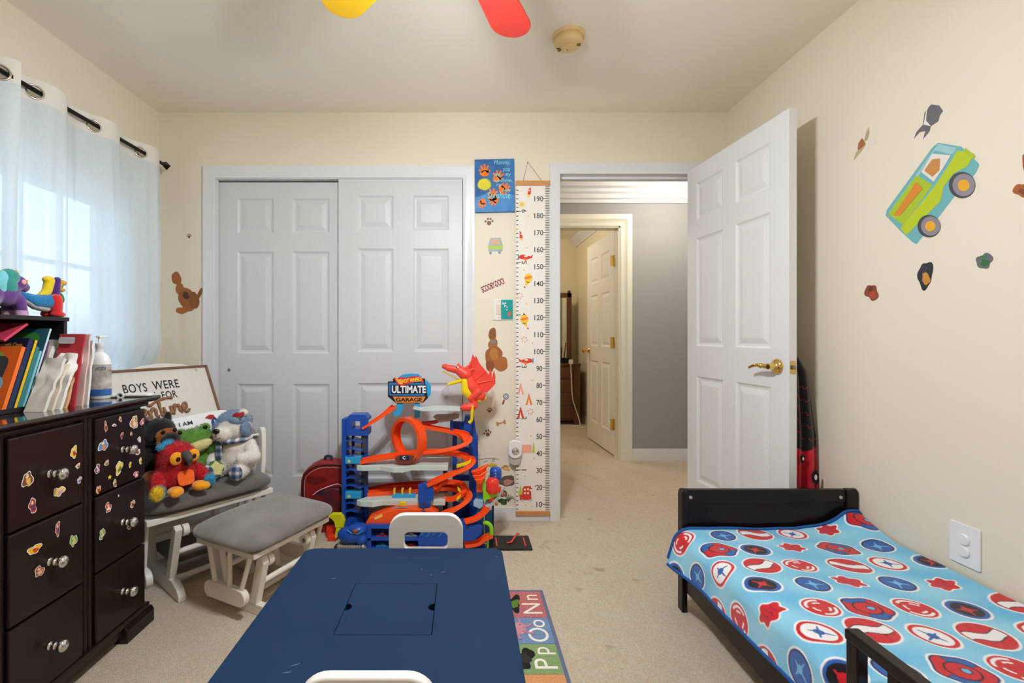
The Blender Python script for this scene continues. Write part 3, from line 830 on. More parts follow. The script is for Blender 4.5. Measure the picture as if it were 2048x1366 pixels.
def loose(label, y, lean, t, h, d, col, xf, wav, sd, name='paper_sheaf', cat='papers'):
    e = sheet_stack(name, label, cat, y, lean, t, h, d, col, xf, None, wav, sd); e.location.z = TOPZ + .0005; return e
loose('crumpled white envelope standing before the shelf with a folded top', 1.366, LN * .95, .010, .172, .060, 'd6d1c9', -1.262, .022, 3)
loose('cream letters leaning before the shelf', 1.390, LN * .85, .008, .150, .060, 'd9ccb8', -1.258, .016, 4)
loose('torn white papers with a tan corner before the shelf', 1.410, LN * .75, .010, .184, .066, 'e2ded6', -1.252, .026, 7)
loose('tan paper bag standing among the white letters', 1.434, LN * .65, .008, .140, .060, 'd2a878', -1.256, .018, 9)
rf = loose('red folder with a pale printed label standing before the shelf end', 1.455, LN * .45, .006, .238, .080, 'b0303a', -1.246, .006, 6, 'red_folder', 'folder')
k = G(); k.prism(rrect(0.052, 0.022, 0.006), 0, 0.0006, frame((-.008, -0.0018, 0.216), (1, 0, 0), (0, 0, 1))); k.build('label', flat('bdbbbc', .5), rf)
loose('pale pink card standing behind the red folder', 1.478, LN * .35, .006, .236, .084, 'd8b8b0', -1.240, .008, 8)
loose('white notebook with a wire top at the shelf end', 1.496, LN * .25, .008, .214, .080, 'ded9d0', -1.238, .010, 10)
# lotion bottle
bt = thing('lotion_bottle', 'white lotion pump bottle with a blue printed label on the dresser', 'bottle', (-1.335, 1.668, TOPZ + 0.0005))
k = G(); ov = lambda s_, z: [(s_ * .040 * math.cos(a), s_ * .026 * math.sin(a), z) for a in np.linspace(0, 2 * PI, 29)[:-1]]
rings = [ov(.92, 0), ov(1, .006), ov(1, .11), ov(.97, .135), ov(.8, .155), ov(.5, .166), ov(.33, .170), ov(.33, .186), ov(.36, .187), ov(.36, .202), ov(.1, .203)]
vs = [p for r in rings for p in r]; n = 28
k.add(vs, [(i * n + j, i * n + (j + 1) % n, (i + 1) * n + (j + 1) % n, (i + 1) * n + j) for i in range(len(rings) - 1) for j in range(n)] + [tuple(range(n - 1, -1, -1)), tuple(range((len(rings) - 1) * n, len(rings) * n))])
k.build('bottle_body', mat('white_plastic', (234, 232, 228), 0.35), bt, smooth=50)
def bandpatch(z0, z1, a0, a1, off):
    k = G(); A = np.linspace(a0, a1, 14)
    k.add([((.040 + off) * math.cos(a), (.026 + off) * math.sin(a), z) for z in (z0, z1) for a in A], [(i, i + 1, 14 + i + 1, 14 + i) for i in range(13)]); return k
lb = bandpatch(.012, .125, -PI * .62, PI * .2, .0006).build('label', mat('label_print', (214, 206, 196), .4, var=(26, .9, (120, 110, 96))), bt, smooth=80)
bandpatch(.012, .035, -PI * .62, PI * .2, .0010).build('label_band', flat('3a68a8', .4), lb, smooth=80)
k = G(); text(k, 'PZI', frame((.026, -.0235, .112), (.8, .42, 0), (0, 0, 1)), w=.026, h=.010); k.build('print', flat('2c4c88', .4), lb)
k = G(); k.cyl((0, 0, .203), (0, 0, .222), .004).box(-.008, .008, -.008, .034, .222, .230); k.build('pump', MATS['white_plastic'], bt, bevel=.002)
# flat white gadget
gd = thing('white_gadget', 'flat white plastic gadget lying at the end of the dresser', 'gadget', (-1.275, 1.715, TOPZ + .0005), .15)
k = G(); k.prism(rrect(.075, .052, .02, 6, -.045, -.005), 0, .013).prism(rrect(.10, .045, .018, 6, .045, .005), 0, .012)
k.build('shell', mat('ivory_plastic', (226, 222, 214), .3), gd, bevel=(.005, 3), smooth=40)
k = G(); k.lathe([(.012, 0), (.014, .004), (.012, .008), (.007, .008), (.007, 0)], 18, frame((.0, -.026, .008), (1, 0, 0), (0, 0, 1))); k.build('socket', MATS['ivory_plastic'], gd, smooth=40)
k = G(); k.ell((0, -.027, .008), (.006, .002, .006)); k.build('socket_hole', flat('222222', .5), gd, smooth=60)

# ------------------------------------------------------------------ toys on top of the hutch
def plushm(n, c, c2=None): return mat(n, c, .95, sheen=.5, spec=.1, var=(40, .5, c2 or tuple(max(0, q - 30) for q in c)), bump=(380, .6, .004))
un = thing('unicorn_plush', 'small purple unicorn plush with teal mane on the black shelf', 'plush toy', (-1.40, 1.385, HZ), 0)
k = G(); k.ell((0, .0, .062), (.034, .046, .034)).ell((0, -.04, .06), (.032, .03, .034))
for x in (-.02, .02):
    k.cap((x, .028, .05), (x, .036, .016), .017, .015); k.cap((x, -.05, .05), (x, -.055, .016), .017, .015)
k.cap((0, .02, .075), (0, .034, .108), .022, .02).ell((0, .040, .104), (.026, .028, .024), rot=Euler((-.5, 0, 0))).ell((0, .058, .092), (.020, .019, .017))
ub = blob('body', k, plushm('purple_plush', (104, 62, 132)), un, .0035, 5)
k = G()
for x in (-.02, .02):
    for y in (.036, -.055): k.cyl((x, y, 0), (x, y, .017), .0165, .0160, 16)
k.build('hoof', plushm('lilac_plush', (206, 164, 200)), un, smooth=50)
k = G(); k.ell((.010, .006, .118), (.022, .030, .026)).ell((.022, -.005, .092), (.012, .026, .030), rot=Euler((.4, 0, 0)))
blob('mane', k, plushm('teal_plush', (40, 136, 122), (60, 160, 150)), un, .0035, 3)
k = G(); k.ell((.022, -.024, .10), (.010, .018, .036)); blob('mane_stripe', k, plushm('aqua_plush', (126, 206, 214)), un, .003, 3)
k = G(); k.lathe([(.006, 0), (.004, .016), (0, .028)], 10, frame((0, .046, .122), (1, 0, 0), (0, .94, .3))); k.build('horn', flat('c8b464', .4), un, smooth=50)
k = G(); k.ell((.0235, .040, .106), (.004, .008, .008)); k.build('cheek', flat('f0a0a8', .8), un, smooth=60)
k = G(); k.ell((.0255, .048, .112), (.002, .005, .003)); k.build('eye', flat('d0a848', .4), un, smooth=60)
dn = thing('dragon_plush', 'rainbow felt dragon plush with red legs and yellow head on the shelf', 'plush toy', (-1.385, 1.500, HZ), 0)
k = G(); k.cap((0, -.075, .066), (0, -.03, .050), .012, .022).cap((0, -.03, .050), (0, .012, .052), .022, .026)
blob('body', k, plushm('blue_plush', (24, 120, 176)), dn, .0035, 3)
k = G(); k.cap((0, -.075, .058), (0, -.03, .036), .009, .014).cap((0, -.03, .036), (0, .008, .030), .014, .014); blob('belly', k, plushm('grey_plush', (188, 188, 186)), dn, .0035, 3)
for x in (.016, -.016):
    k = G(); k.cap((x, .028, .060), (x, .030, .026), .0195, .017).ell((x, .036, .010), (.019, .025, .0098)); blob('leg', k, plushm('red_plush', (212, 40, 40)), dn, .0035, 4)
k = G(); k.cap((0, -.01, .070), (0, .012, .085), .010, .014).cap((0, .012, .085), (0, .022, .122), .014, .015).ell((0, .018, .126), (.015, .020, .012)); blob('neck', k, plushm('yellow_plush', (232, 204, 40)), dn, .0035, 3)
k = G(); k.cap((.006, .036, .074), (.006, .044, .128), .0135, .011); blob('collar', k, plushm('violet_plush', (84, 40, 122)), dn, .0035, 3)
k = G(); k.ell((0, .064, .120), (.016, .020, .011)).ell((0, .062, .096), (.014, .017, .008)).ell((0, .050, .108), (.014, .010, .016)); blob('head', k, plushm('amber_plush', (224, 160, 30)), dn, .003, 3)
k = G(); k.ell((0, .060, .109), (.010, .010, .008)); k.build('mouth', flat('2f8a3c', .8), dn, smooth=60)
k = G(); k.ell((0, .060, .070), (.012, .012, .022), rot=Euler((.5, 0, 0))); k.build('wing', flat('1f7a44', .8), dn, smooth=60)
CLEAR = mat('clear_plastic', (255, 255, 255), .05, trans=1.0, ior=1.05, spec=.5)
cb = thing('clear_toy_box', 'clear plastic toy box with dark contents behind the plush toys', 'box', (-1.53, 1.42, HZ))
k = G()
for b in ((-.05, .05, -.11, -.109, 0, .118), (-.05, .05, .109, .11, 0, .118), (.049, .05, -.11, .11, 0, .118), (-.05, -.049, -.11, .11, 0, .118), (-.05, .05, -.11, .11, .117, .118)): k.box(*b)
k.build('case', CLEAR, cb)
k = G(); k.box(-.046, .035, -.105, .105, .002, .03).ell((0, .05, .055), (.03, .035, .03)).ell((0, -.03, .05), (.03, .03, .03)); k.build('contents', mat('dark_toy_mix', (44, 40, 38), .6, var=(30, .9, (140, 110, 40))), cb, smooth=50)
# ================================================================== glider chair, ottoman, sign, plush toys
WPAINT = mat('white_painted_wood', (226, 220, 210), .38, bump=(40, .04, .001))
GREYV = mat('grey_velvet', (112, 108, 103), .92, sheen=.6, spec=.1, var=(9, .6, (142, 138, 132)), bump=(500, .25, .002))
def stadium(w, h, n=8):
    r = h / 2; pts = []
    for c, a0 in ((w / 2 - r, -90), (-w / 2 + r, 90)):
        for i in range(n + 1):
            a = math.radians(a0 + 180 * i / n); pts.append((c + r * math.cos(a), r * math.sin(a)))
    return pts
def YZ(x): return frame((x, 0, 0), (0, 1, 0), (0, 0, 1))           # local x->y, y->z, extrude along x
# ---------------- ottoman
ot = thing('glider_ottoman', 'white wooden glider ottoman with a grey velvet cushion', 'ottoman', (-.847, 1.954, 0), math.atan2(.900, .435))
k = G(); k.box(-.20, .20, -.168, .168, .252, .272); k.build('seat_frame', WPAINT, ot, bevel=.003)
cushion('cushion', .475, .385, .115, GREYV, ot, Matrix.Translation((.004, 0, .301)), puff=.35, wr=.005, flatb=True)
for sx in (-1, 1):
    k = G(); k.prism([(a, b + .088) for a, b in stadium(.235, .064)], -.013, .013, YZ(sx * .190)); k.build('swing_rail', WPAINT, ot, bevel=.003, smooth=35)
    for y0, y1 in ((-.135, -.085), (-.02, -.02), (.10, .065)):
        k = G(); k.cyl((sx * .190, y0, .254), (sx * .190, y1, .112), .0095, n=14); k.build('spindle', WPAINT, ot, smooth=40)
    k = G(); k.prism([(-.19, 0), (.19, 0), (.19, .018), (.165, .042), (-.165, .042), (-.19, .018)], -.014, .014, YZ(sx * .128)); k.build('foot', WPAINT, ot, bevel=.003)
    for sy in (-1, 1):
        k = G(); k.prism([(sy * .065, .03), (sy * .105, .03), (sy * .150, .205), (sy * .138, .232), (sy * .112, .226)], -.014, .014, YZ(sx * .128)); k.build('post', WPAINT, ot, bevel=.003)
        k = G(); k.prism([(a + sy * .125, b + .205) for a, b in stadium(.05, .048)], -.012, .012, YZ(sx * .128 - sx * .030)); blk = k.build('pivot_block', WPAINT, ot, bevel=.002, smooth=35)
        k = G(); k.cyl((sx * .128 - sx * .045, sy * .13, .205), (sx * .128 - sx * .043, sy * .13, .205), .009, n=14); k.build('bolt', STEEL, ot)
for y, z in ((-.118, .125), (.118, .125), (0, .022)):
    k = G(); k.cyl((-.125, y, z), (.125, y, z), .0115, n=14); k.build('rod', WPAINT, ot, smooth=40)
# ---------------- glider
gl = thing('glider_chair', 'white wooden glider chair with grey velvet seat holding plush toys', 'chair', (-1.0865, 2.0005, 0), math.atan2(.775, .632))
k = G(); k.box(-.262, .262, 0, .46, .332, .358); k.build('seat_frame', WPAINT, gl, bevel=.004)
SEAT = .438
cushion('seat_cushion', .545, .50, .088, mat('dark_grey_velvet', (88, 83, 79), .92, sheen=.5, spec=.1, var=(14, .5, (108, 102, 97)), bump=(70, .35, .004)), gl, Matrix.Translation((0, .215, .392)), puff=.12, wr=.006, flatb=True)
for sx in (-1, 1):
    k = G(); k.prism([(a + .20, b + .105) for a, b in stadium(.36, .068)], -.013, .013, YZ(sx * .245)); k.build('swing_rail', WPAINT, gl, bevel=.003, smooth=35)
    for y0, y1 in ((.06, .09), (.15, .16), (.25, .24), (.34, .31)):
        k = G(); k.cyl((sx * .245, y0, .334), (sx * .245, y1, .13), .0095, n=14); k.build('spindle', WPAINT, gl, smooth=40)
    fy0, fy1 = -.03, .47
    k = G(); k.prism([(fy0, 0), (fy1, 0), (fy1, .03), (fy1 - .04, .062), (fy0 + .07, .062), (fy0 + .02, .045), (fy0, .02)], -.015, .015, YZ(sx * .145)); k.build('foot', WPAINT, gl, bevel=.003)
    for y0, y1 in ((.10, .03), (.32, .40)):
        s_ = 1 if y1 > y0 else -1
        k = G(); k.prism([(y0 - .022, .055), (y0 + .022, .055), (y1 + .018, .275), (y1, .300), (y1 - .026, .285)], -.014, .014, YZ(sx * .145)); k.build('post', WPAINT, gl, bevel=.003)
        k = G(); k.prism([(a + y1, b + .272) for a, b in stadium(.055, .05)], -.012, .012, YZ(sx * .145 - sx * .03)); k.build('pivot_block', WPAINT, gl, bevel=.002, smooth=35)
for y, z in ((.07, .17), (.10, .045), (.35, .17), (.32, .045)):
    k = G(); k.cyl((-.145, y, z), (.145, y, z), .012, n=14); k.build('rod', WPAINT, gl, smooth=40)
k = G(); k.box(-.13, .13, .12, .34, .10, .13); k.build('glide_deck', mat('dark_underframe', (90, 84, 80), .6), gl)
# side boards, far one high, near one low
k = G()
pr = [(.175, .34), (.235, .34), (.238, .45), (.262, .54), (.268, .585), (.258, .608), (.238, .612), (.218, .600), (.202, .54), (.180, .45)]
sk = Matrix(((1, 0, .12, -.04), (0, 1, 0, 0), (0, 0, 1, 0), (0, 0, 0, 1)))
k.prism(pr, -.012, .012, sk @ YZ(.296)); k.build('arm_board', WPAINT, gl, bevel=.005, smooth=40)
k = G(); k.prism([(-.01, .34), (.06, .34), (.05, .42), (.04, .47), (.025, .475), (.0, .42)], -.012, .012, YZ(-.296)); k.build('arm_board', WPAINT, gl, bevel=.005, smooth=40)
cushion('arm_pad', .040, .26, .20, GREYV, gl, Matrix.Translation((.288, .36, .52)), puff=.2)
k = G(); k.cyl((.262, .22, .58), (.298, .22, .58), .006).cyl((.262, .22, .47), (.298, .22, .47), .006); k.build('arm_slat', WPAINT, gl)
# reclined back
tilt = math.atan2(.145, .50)
Mb = Matrix.Translation((0, .505, .40)) @ Matrix.Rotation(-tilt, 4, 'X')
for sx in (-1, 1):
    k = G(); k.box(sx * .155 - .014, sx * .155 + .014, .0, .03, -.05, .54, Mb); k.build('back_post', WPAINT, gl, bevel=.004)
k = G(); arch = [(-.185, .50), (-.17, .535), (-.10, .562), (0, .572), (.10, .562), (.17, .535), (.185, .50), (.17, .488), (0, .515), (-.17, .488)]
k.prism(arch, -.03, 0.0, Mb @ frame((0, 0, 0), (1, 0, 0), (0, 0, 1))); k.build('top_rail', WPAINT, gl, bevel=.005, smooth=40)
cushion('back_cushion', .27, .05, .48, GREYV, gl, Mb @ Matrix.Translation((0, -.004, .26)), puff=.15)

# ---------------- framed sign leaning on the glider back
TR = PY(413, 730, 2.60); eS = Vector((.423, .906, 0)); fS = Vector((.906, -.423, 0))
upS = (Vector((0, 0, 1)) * .487 - fS * .22).normalized(); SW = .60
SHt = (TR.z - .4415) / upS.z
O = TR - eS * SW - upS * SHt                                      # lower left corner of the front face
MS = frame(O, eS, upS)
sgn = thing('framed_sign', 'framed white wooden sign lettered BOYS WERE MADE FOR adventure', 'sign', tuple(O))
k = G(); k.prism([(0.004, .004), (SW - .004, .004), (SW - .004, SHt - .004), (.004, SHt - .004)], -.012, -.004, MS); k.build('board', mat('white_sign_board', (228, 222, 212), .6, var=(14, .4, (216, 208, 196), (1, 8, 1))), sgn, world=True)
OAK = mat('brown_frame_wood', (134, 94, 66), .5, var=(14, .6, (104, 70, 48)))
for a in ((0, SW, 0, .011), (0, SW, SHt - .011, SHt), (0, .011, .011, SHt - .011), (SW - .011, SW, .011, SHt - .011)):
    k = G(); k.box(a[0], a[1], a[2], a[3], -.018, .006, MS); k.build('frame_rail', OAK, sgn, world=True, bevel=.0015)
INK = flat('1c1c1c', .6)
def on_sign(u, v):
    d = Vector(((u - CU) / F, 1, -(v - CV) / F)); nrm = eS.cross(upS)
    t = (O - Vector((0, 0, CZ))).dot(nrm) / d.dot(nrm); p = Vector((0, 0, CZ)) + d * t - O
    return p.dot(eS), p.dot(upS)
k = G()
def sign_word(w, u0, v0, u1, v1, bold=.01):
    a = on_sign(u0, v0); b = on_sign(u1, v1); c = ((a[0] + b[0]) / 2, (a[1] + b[1]) / 2)
    text(k, w, MS @ Matrix.Translation((c[0], c[1], -.0035)), w=abs(b[0] - a[0]), h=abs(a[1] - b[1]) * .98, bold=bold, space=1.1)
yT, yB = on_sign(300, 766)[1] + .001, on_sign(300, 781)[1]
def line(w, ua, ub, va, vb, bold=.012):
    xa = on_sign(ua, (va + vb) / 2)[0]; xb = on_sign(ub, (va + vb) / 2)[0]
    ya = on_sign((ua + ub) / 2, va)[1]; yb = on_sign((ua + ub) / 2, vb)[1]
    text(k, w, MS @ Matrix.Translation(((xa + xb) / 2, (ya + yb) / 2, -.0035)), w=xb - xa, h=abs(ya - yb), bold=bold, space=1.08)
line('BOYS', 246, 295, 767, 785); line('WERE', 305, 359, 760, 777)
line('MADE', 258, 314, 786, 803); line('FOR', 324, 355, 781, 796)
k.build('lettering', INK, sgn, world=True)
# raised wooden script word, drawn as one stroke per letter
BRN = mat('brown_script_wood', (146, 100, 66), .55)
def stroke(pts, r=.0075):
    q = spline(pts, 6)
    vs = [MS @ Vector((p[0], p[1], .0)) for p in q]
    kk.tube(vs, [r * (.75 + .35 * abs(math.sin(i * .35))) for i in range(len(vs))], 8)
bx, by = on_sign(309, 834); px_, py_ = on_sign(403, 812)
sc_ = (px_ - bx) / 5.1
ang = math.atan2(py_ - by, px_ - bx) * .55
def L_(pts, ox):
    out = []
    for x, y in pts:
        X = (x + ox) * sc_; Y = y * sc_
        out.append((bx + X * math.cos(ang) - Y * math.sin(ang), by - .006 + X * math.sin(ang) + Y * math.cos(ang)))
    stroke(out)
kk = G()
let = {'a': [[(.8, .9), (.3, 1.0), (.0, .5), (.25, .02), (.7, .3), (.8, .9)], [(.8, .95), (.8, .2), (1.05, .1)]],
       'd': [[(.8, .9), (.3, 1.0), (.0, .5), (.25, .02), (.7, .3), (.85, 1.0), (.9, 2.0)], [(.86, 1.0), (.85, .2), (1.1, .1)]],
       'v': [[(0, .9), (.15, .95), (.4, .05), (.75, 1.0)]],
       'e': [[(0, .35), (.5, .55), (.55, .95), (.25, .95), (.1, .4), (.35, .03), (.8, .25)]],
       'n': [[(0, .9), (.08, .05)], [(.08, .5), (.45, 1.0), (.65, .8), (.62, .2), (.85, .08)]],
       't': [[(.35, 2.2), (.25, 1.2), (.28, .2), (.55, .05)]],
       'u': [[(0, .95), (.0, .25), (.3, .02), (.65, .4), (.7, .95)], [(.7, .9), (.7, .2), (.9, .08)]],
       'r': [[(0, .3), (.2, 1.0), (.35, .85), (.6, .9), (.6, .3), (.8, .05)]]}
ox = -4.2
for ch in 'adventure':
    for st in let[ch]: L_(st, ox)
    if ch == 't': L_([(-.9, 1.5), (-.6, 1.35), (.2, 1.75), (1.2, 1.85), (1.75, 1.8)], ox)
    ox += {'a': 1.05, 'd': 1.1, 'v': .85, 'e': .85, 'n': .9, 't': .62, 'u': .95, 'r': .85}[ch]
kk.build('script_word', BRN, sgn, world=True, smooth=60)

# ---------------- plush toys on the seat
Mg = Matrix.Translation((-1.0865, 2.0005, 0)) @ Matrix.Rotation(math.atan2(.775, .632), 4, 'Z')
def seat_at(x, y, z=SEAT): return Mg @ Vector((x, y, z))
faceC = lambda p: math.atan2(-p.x, p.y)      # turn local -y towards the camera
FUR = dict(rough=.95, sheen=.4, spec=.08)
def furm(n, c, c2): return mat(n, c, .95, sheen=.4, spec=.08, var=(60, .6, c2), bump=(300, .5, .004))
RED_F = furm('red_fur', (206, 20, 34), (160, 8, 24)); ORG_F = furm('orange_fur', (244, 110, 40), (228, 84, 26)); AMB_F = furm('amber_fur', (246, 166, 34), (226, 134, 18))
YEL_F = furm('yellow_fur', (240, 204, 40), (226, 180, 20)); CYAN_F = furm('cyan_fur', (64, 168, 206), (40, 136, 180))
GRN_F = furm('green_fur', (98, 148, 58), (66, 112, 36)); PALEG = furm('pale_green_fur', (214, 206, 146), (196, 188, 120))
WHT_F = furm('white_fur', (230, 224, 214), (206, 198, 188)); BLU_F = furm('slate_blue_fur', (124, 148, 172), (98, 124, 150))
BLK_F = furm('black_fur', (22, 18, 18), (40, 32, 30)); TAN_F = furm('tan_fur', (164, 94, 40), (130, 68, 26))
EYE = flat('0c0a0a', .1)
# parrot
p = seat_at(-.135, .055); pa = thing('parrot_plush', 'shaggy red parrot plush with orange feet and grey beak', 'plush toy', tuple(p), faceC(p) + .45)
k = G(); k.ell((0, .01, .075), (.078, .068, .075)).ell((0, .0, .135), (.072, .066, .065)).ell((-.01, 0, .165), (.055, .055, .04))
blob('body', k, RED_F, pa, .006, 4, (9000, .014, .0007), seed=2)
k = G(); k.prism(rrect(.066, .062, .02), -.003, .003, frame((.005, -.061, .062), (1, 0, 0), (0, .25, 1))); k.build('belly_patch', ORG_F, pa, bevel=.003, smooth=40)
for sx in (-1, 1):
    k = G(); k.ell((sx * .034, -.062, .150), (.026, .012, .027)); ey = k.build('eye_patch', AMB_F, pa, smooth=60)
    k = G(); k.ell((sx * .032, -.073, .148), (.009, .005, .010)); k.build('eye', EYE, ey, smooth=60)
    k = G(); k.cap((sx * .075, -.005, .07), (sx * .098, -.050, .030), .028, .022); blob('wing', k, RED_F, pa, .006, 3, (1800, .013, .0007), seed=5 + sx)
    k = G(); k.ell((sx * .100, -.066, .030), (.024, .014, .024)); blob('wing_band', k, CYAN_F, pa, .005, 2, (900, .012, .0007), seed=7 + sx)
    k = G(); k.ell((sx * .048, -.085, .022), (.030, .036, .021)).ell((sx * .060, -.108, .022), (.020, .016, .018)); blob('foot', k, AMB_F, pa, .005, 3)
k = G(); k.ell((-.112, -.078, .032), (.022, .014, .026)); blob('wing_tip', k, YEL_F, pa, .005, 2, (900, .013, .0007), seed=12)
k = G(); k.cap((0, -.070, .158), (0, -.092, .146), .021, .017).cap((0, -.092, .146), (0, -.096, .120), .015, .006); blob('beak', k, mat('grey_felt', (70, 60, 58), .6), pa, .003, 4)
k = G(); k.ell((0, -.076, .122), (.010, .012, .010)); k.build('lower_beak', mat('dark_felt', (34, 28, 28), .7), pa, smooth=60)
k = G(); k.ell((-.03, .012, .203), (.022, .02, .012)).ell((-.055, .012, .192), (.02, .018, .012)); blob('crest', k, CYAN_F, pa, .005, 2, (900, .012, .0007), seed=14)
# frog
p = seat_at(-.02, .165); fr_ = thing('frog_plush', 'fluffy green frog plush with pale belly between parrot and bear', 'plush toy', tuple(p), faceC(p) + .15)
k = G(); k.ell((0, .015, .07), (.076, .062, .075)).ell((-.012, -.005, .175), (.082, .066, .056), rot=Euler((0, -.18, 0))).ell((-.065, .0, .215), (.024, .022, .02)).ell((.035, .0, .228), (.024, .022, .02))
blob('body', k, GRN_F, fr_, .006, 4, (9000, .011, .0006), seed=3)
k = G(); k.ell((-.008, -.058, .160), (.068, .026, .026), rot=Euler((0, -.28, 0))); blob('muzzle', k, PALEG, fr_, .005, 3, (1500, .007, .0006), seed=4)
for sx in (-1, 1):
    k = G(); k.cap((sx * .06, -.01, .13), (sx * .105, -.03, .15 if sx > 0 else .06), .028, .024); blob('arm', k, GRN_F, fr_, .006, 3, (1500, .010, .0006), seed=9 + sx)
    k = G(); k.ell((sx * .062, -.075, .050), (.036, .026, .036)); blob('leg', k, GRN_F, fr_, .006, 3, (1500, .010, .0006), seed=19 + sx)
    k = G(); stp = [((.038 if q % 2 == 0 else .026) * math.sin(q * PI / 5), (.038 if q % 2 == 0 else .026) * math.cos(q * PI / 5)) for q in range(10)]
    k.prism(stp, -.006, .006, frame((sx * .062, -.104, .055), (1, 0, 0), (0, .25, 1))); k.build('foot', PALEG, fr_, bevel=.005, smooth=50)
    k = G(); k.ell((-.068 if sx < 0 else .033, -.020, .222 if sx < 0 else .234), (.010, .007, .010)); k.build('eye', EYE, fr_, smooth=60)
# bear
p = seat_at(.125, .10); be = thing('bear_plush', 'white and slate-blue bear plush with plaid scarf and feet', 'plush toy', tuple(p), faceC(p) - .45); be.scale = (1.13, 1.13, 1.13)
k = G(); k.ell((.01, .01, .070), (.078, .068, .072)).ell((.005, .0, .115), (.062, .055, .05))
for a in ((-.055, -.01, .11, -.075, -.045, .065), (.062, -.005, .125, .098, -.045, .085)): k.cap(a[:3], a[3:], .027, .027)
k.cap((.098, -.045, .085), (.062, -.075, .083), .027, .024)
for sx in (-1, 1): k.cap((sx * .045, -.03, .035), (sx * .055, -.085, .034), .034, .031)
blob('body', k, WHT_F, be, .006, 4, (9000, .007, .0006), seed=6)
k = G(); k.ell((0, -.005, .200), (.068, .062, .058)).ell((-.022, -.052, .180), (.040, .036, .032)); hd = blob('head', k, WHT_F, be, .005, 4, (6000, .006, .0006), seed=8)
k = G(); k.ell((-.004, .006, .222), (.070, .064, .044)).ell((.022, -.03, .232), (.036, .034, .022)); blob('cap_fur', k, BLU_F, hd, .005, 3, (4000, .008, .0006), seed=10)
for sx in (-1, 1):
    k = G(); k.ell((sx * .056, -.028, .195 if sx > 0 else .20), (.020, .028, .034), rot=Euler((0, sx * -.3, 0))); blob('ear', k, BLU_F, be, .005, 2, (1500, .007, .0006), seed=20 + sx)
k = G(); k.ell((-.034, -.087, .196), (.015, .008, .011)); k.build('nose', flat('141214', .3), hd, smooth=60)
k = G(); k.tube([(-.034, -.089, .186), (-.033, -.088, .172)], .0012, 6); k.tube([(-.05, -.083, .166), (-.036, -.088, .162), (-.020, -.085, .168), (-.010, -.078, .180)], .0012, 6); k.build('mouth', flat('2a2426', .6), hd)
def plaid(n):
    if n in MATS: return MATS[n]
    m = mat(n, (110, 130, 158), .9); nt = m.node_tree; N = nt.nodes; L = nt.links; tc = N['Texture Coordinate']; cur = None
    for ax, s_ in ((0, 210), (2, 210)):
        sp = N.new('ShaderNodeSeparateXYZ'); L.new(tc.outputs['Object'], sp.inputs[0])
        mu = N.new('ShaderNodeMath'); mu.operation = 'MULTIPLY'; mu.inputs[1].default_value = s_; L.new(sp.outputs[ax], mu.inputs[0])
        si = N.new('ShaderNodeMath'); si.operation = 'SINE'; L.new(mu.outputs[0], si.inputs[0])
        if cur is None: cur = si.outputs[0]
        else:
            ad = N.new('ShaderNodeMath'); ad.operation = 'ADD'; L.new(cur, ad.inputs[0]); L.new(si.outputs[0], ad.inputs[1]); cur = ad.outputs[0]
    r = N.new('ShaderNodeValToRGB'); r.color_ramp.interpolation = 'CONSTANT'
    mr = N.new('ShaderNodeMapRange'); mr.inputs[1].default_value = -2; mr.inputs[2].default_value = 2; L.new(cur, mr.inputs[0]); L.new(mr.outputs[0], r.inputs[0])
    r.color_ramp.elements[0].color = lin((58, 74, 100)); r.color_ramp.elements[1].color = lin((206, 206, 210)); r.color_ramp.elements[1].position = .78
    e = r.color_ramp.elements.new(.36); e.color = lin((112, 132, 158)); e = r.color_ramp.elements.new(.6); e.color = lin((140, 130, 132))
    L.new(r.outputs[0], N['Principled BSDF'].inputs['Base Color']); return m
PLAID = plaid('blue_plaid_cloth')
for sx in (-1, 1):
    k = G(); k.ell((sx * .056, -.112, .036), (.028, .010, .032)); k.build('foot_pad', PLAID, be, smooth=60)
k = G(); k.tube([(.062 * math.cos(a), -.006 + .056 * math.sin(a), .148 + .006 * math.cos(a)) for a in np.linspace(0, 2 * PI, 25)[:-1]], .011, 10, True)
k.box(-.050, -.026, -.062, -.054, .075, .148); k.build('scarf', PLAID, be, bevel=.003, smooth=50)
k = G(); k.ell((.045, -.022, .262), (.02, .014, .013)); blob('bobble', k, WHT_F, be, .004, 2, (600, .006, .0006), seed=30)
k = G(); k.prism([(-.022, -.008), (-.006, -.004), (.004, -.012), (.026, -.004), (.024, .012), (.006, .006), (-.004, .012), (-.02, .006)], -.003, .003, frame((.035, -.048, .255), (1, 0, .1), (0, .2, 1))); k.build('bow', flat('a81c24', .7), be, bevel=.002)
k = G(); k.prism(oval(0, 0, .024, .009), -.002, .002, frame((.028, -.052, .240), (1, 0, 0), (0, .2, 1))); k.build('leaf', flat('4a6a44', .8), be, bevel=.001)
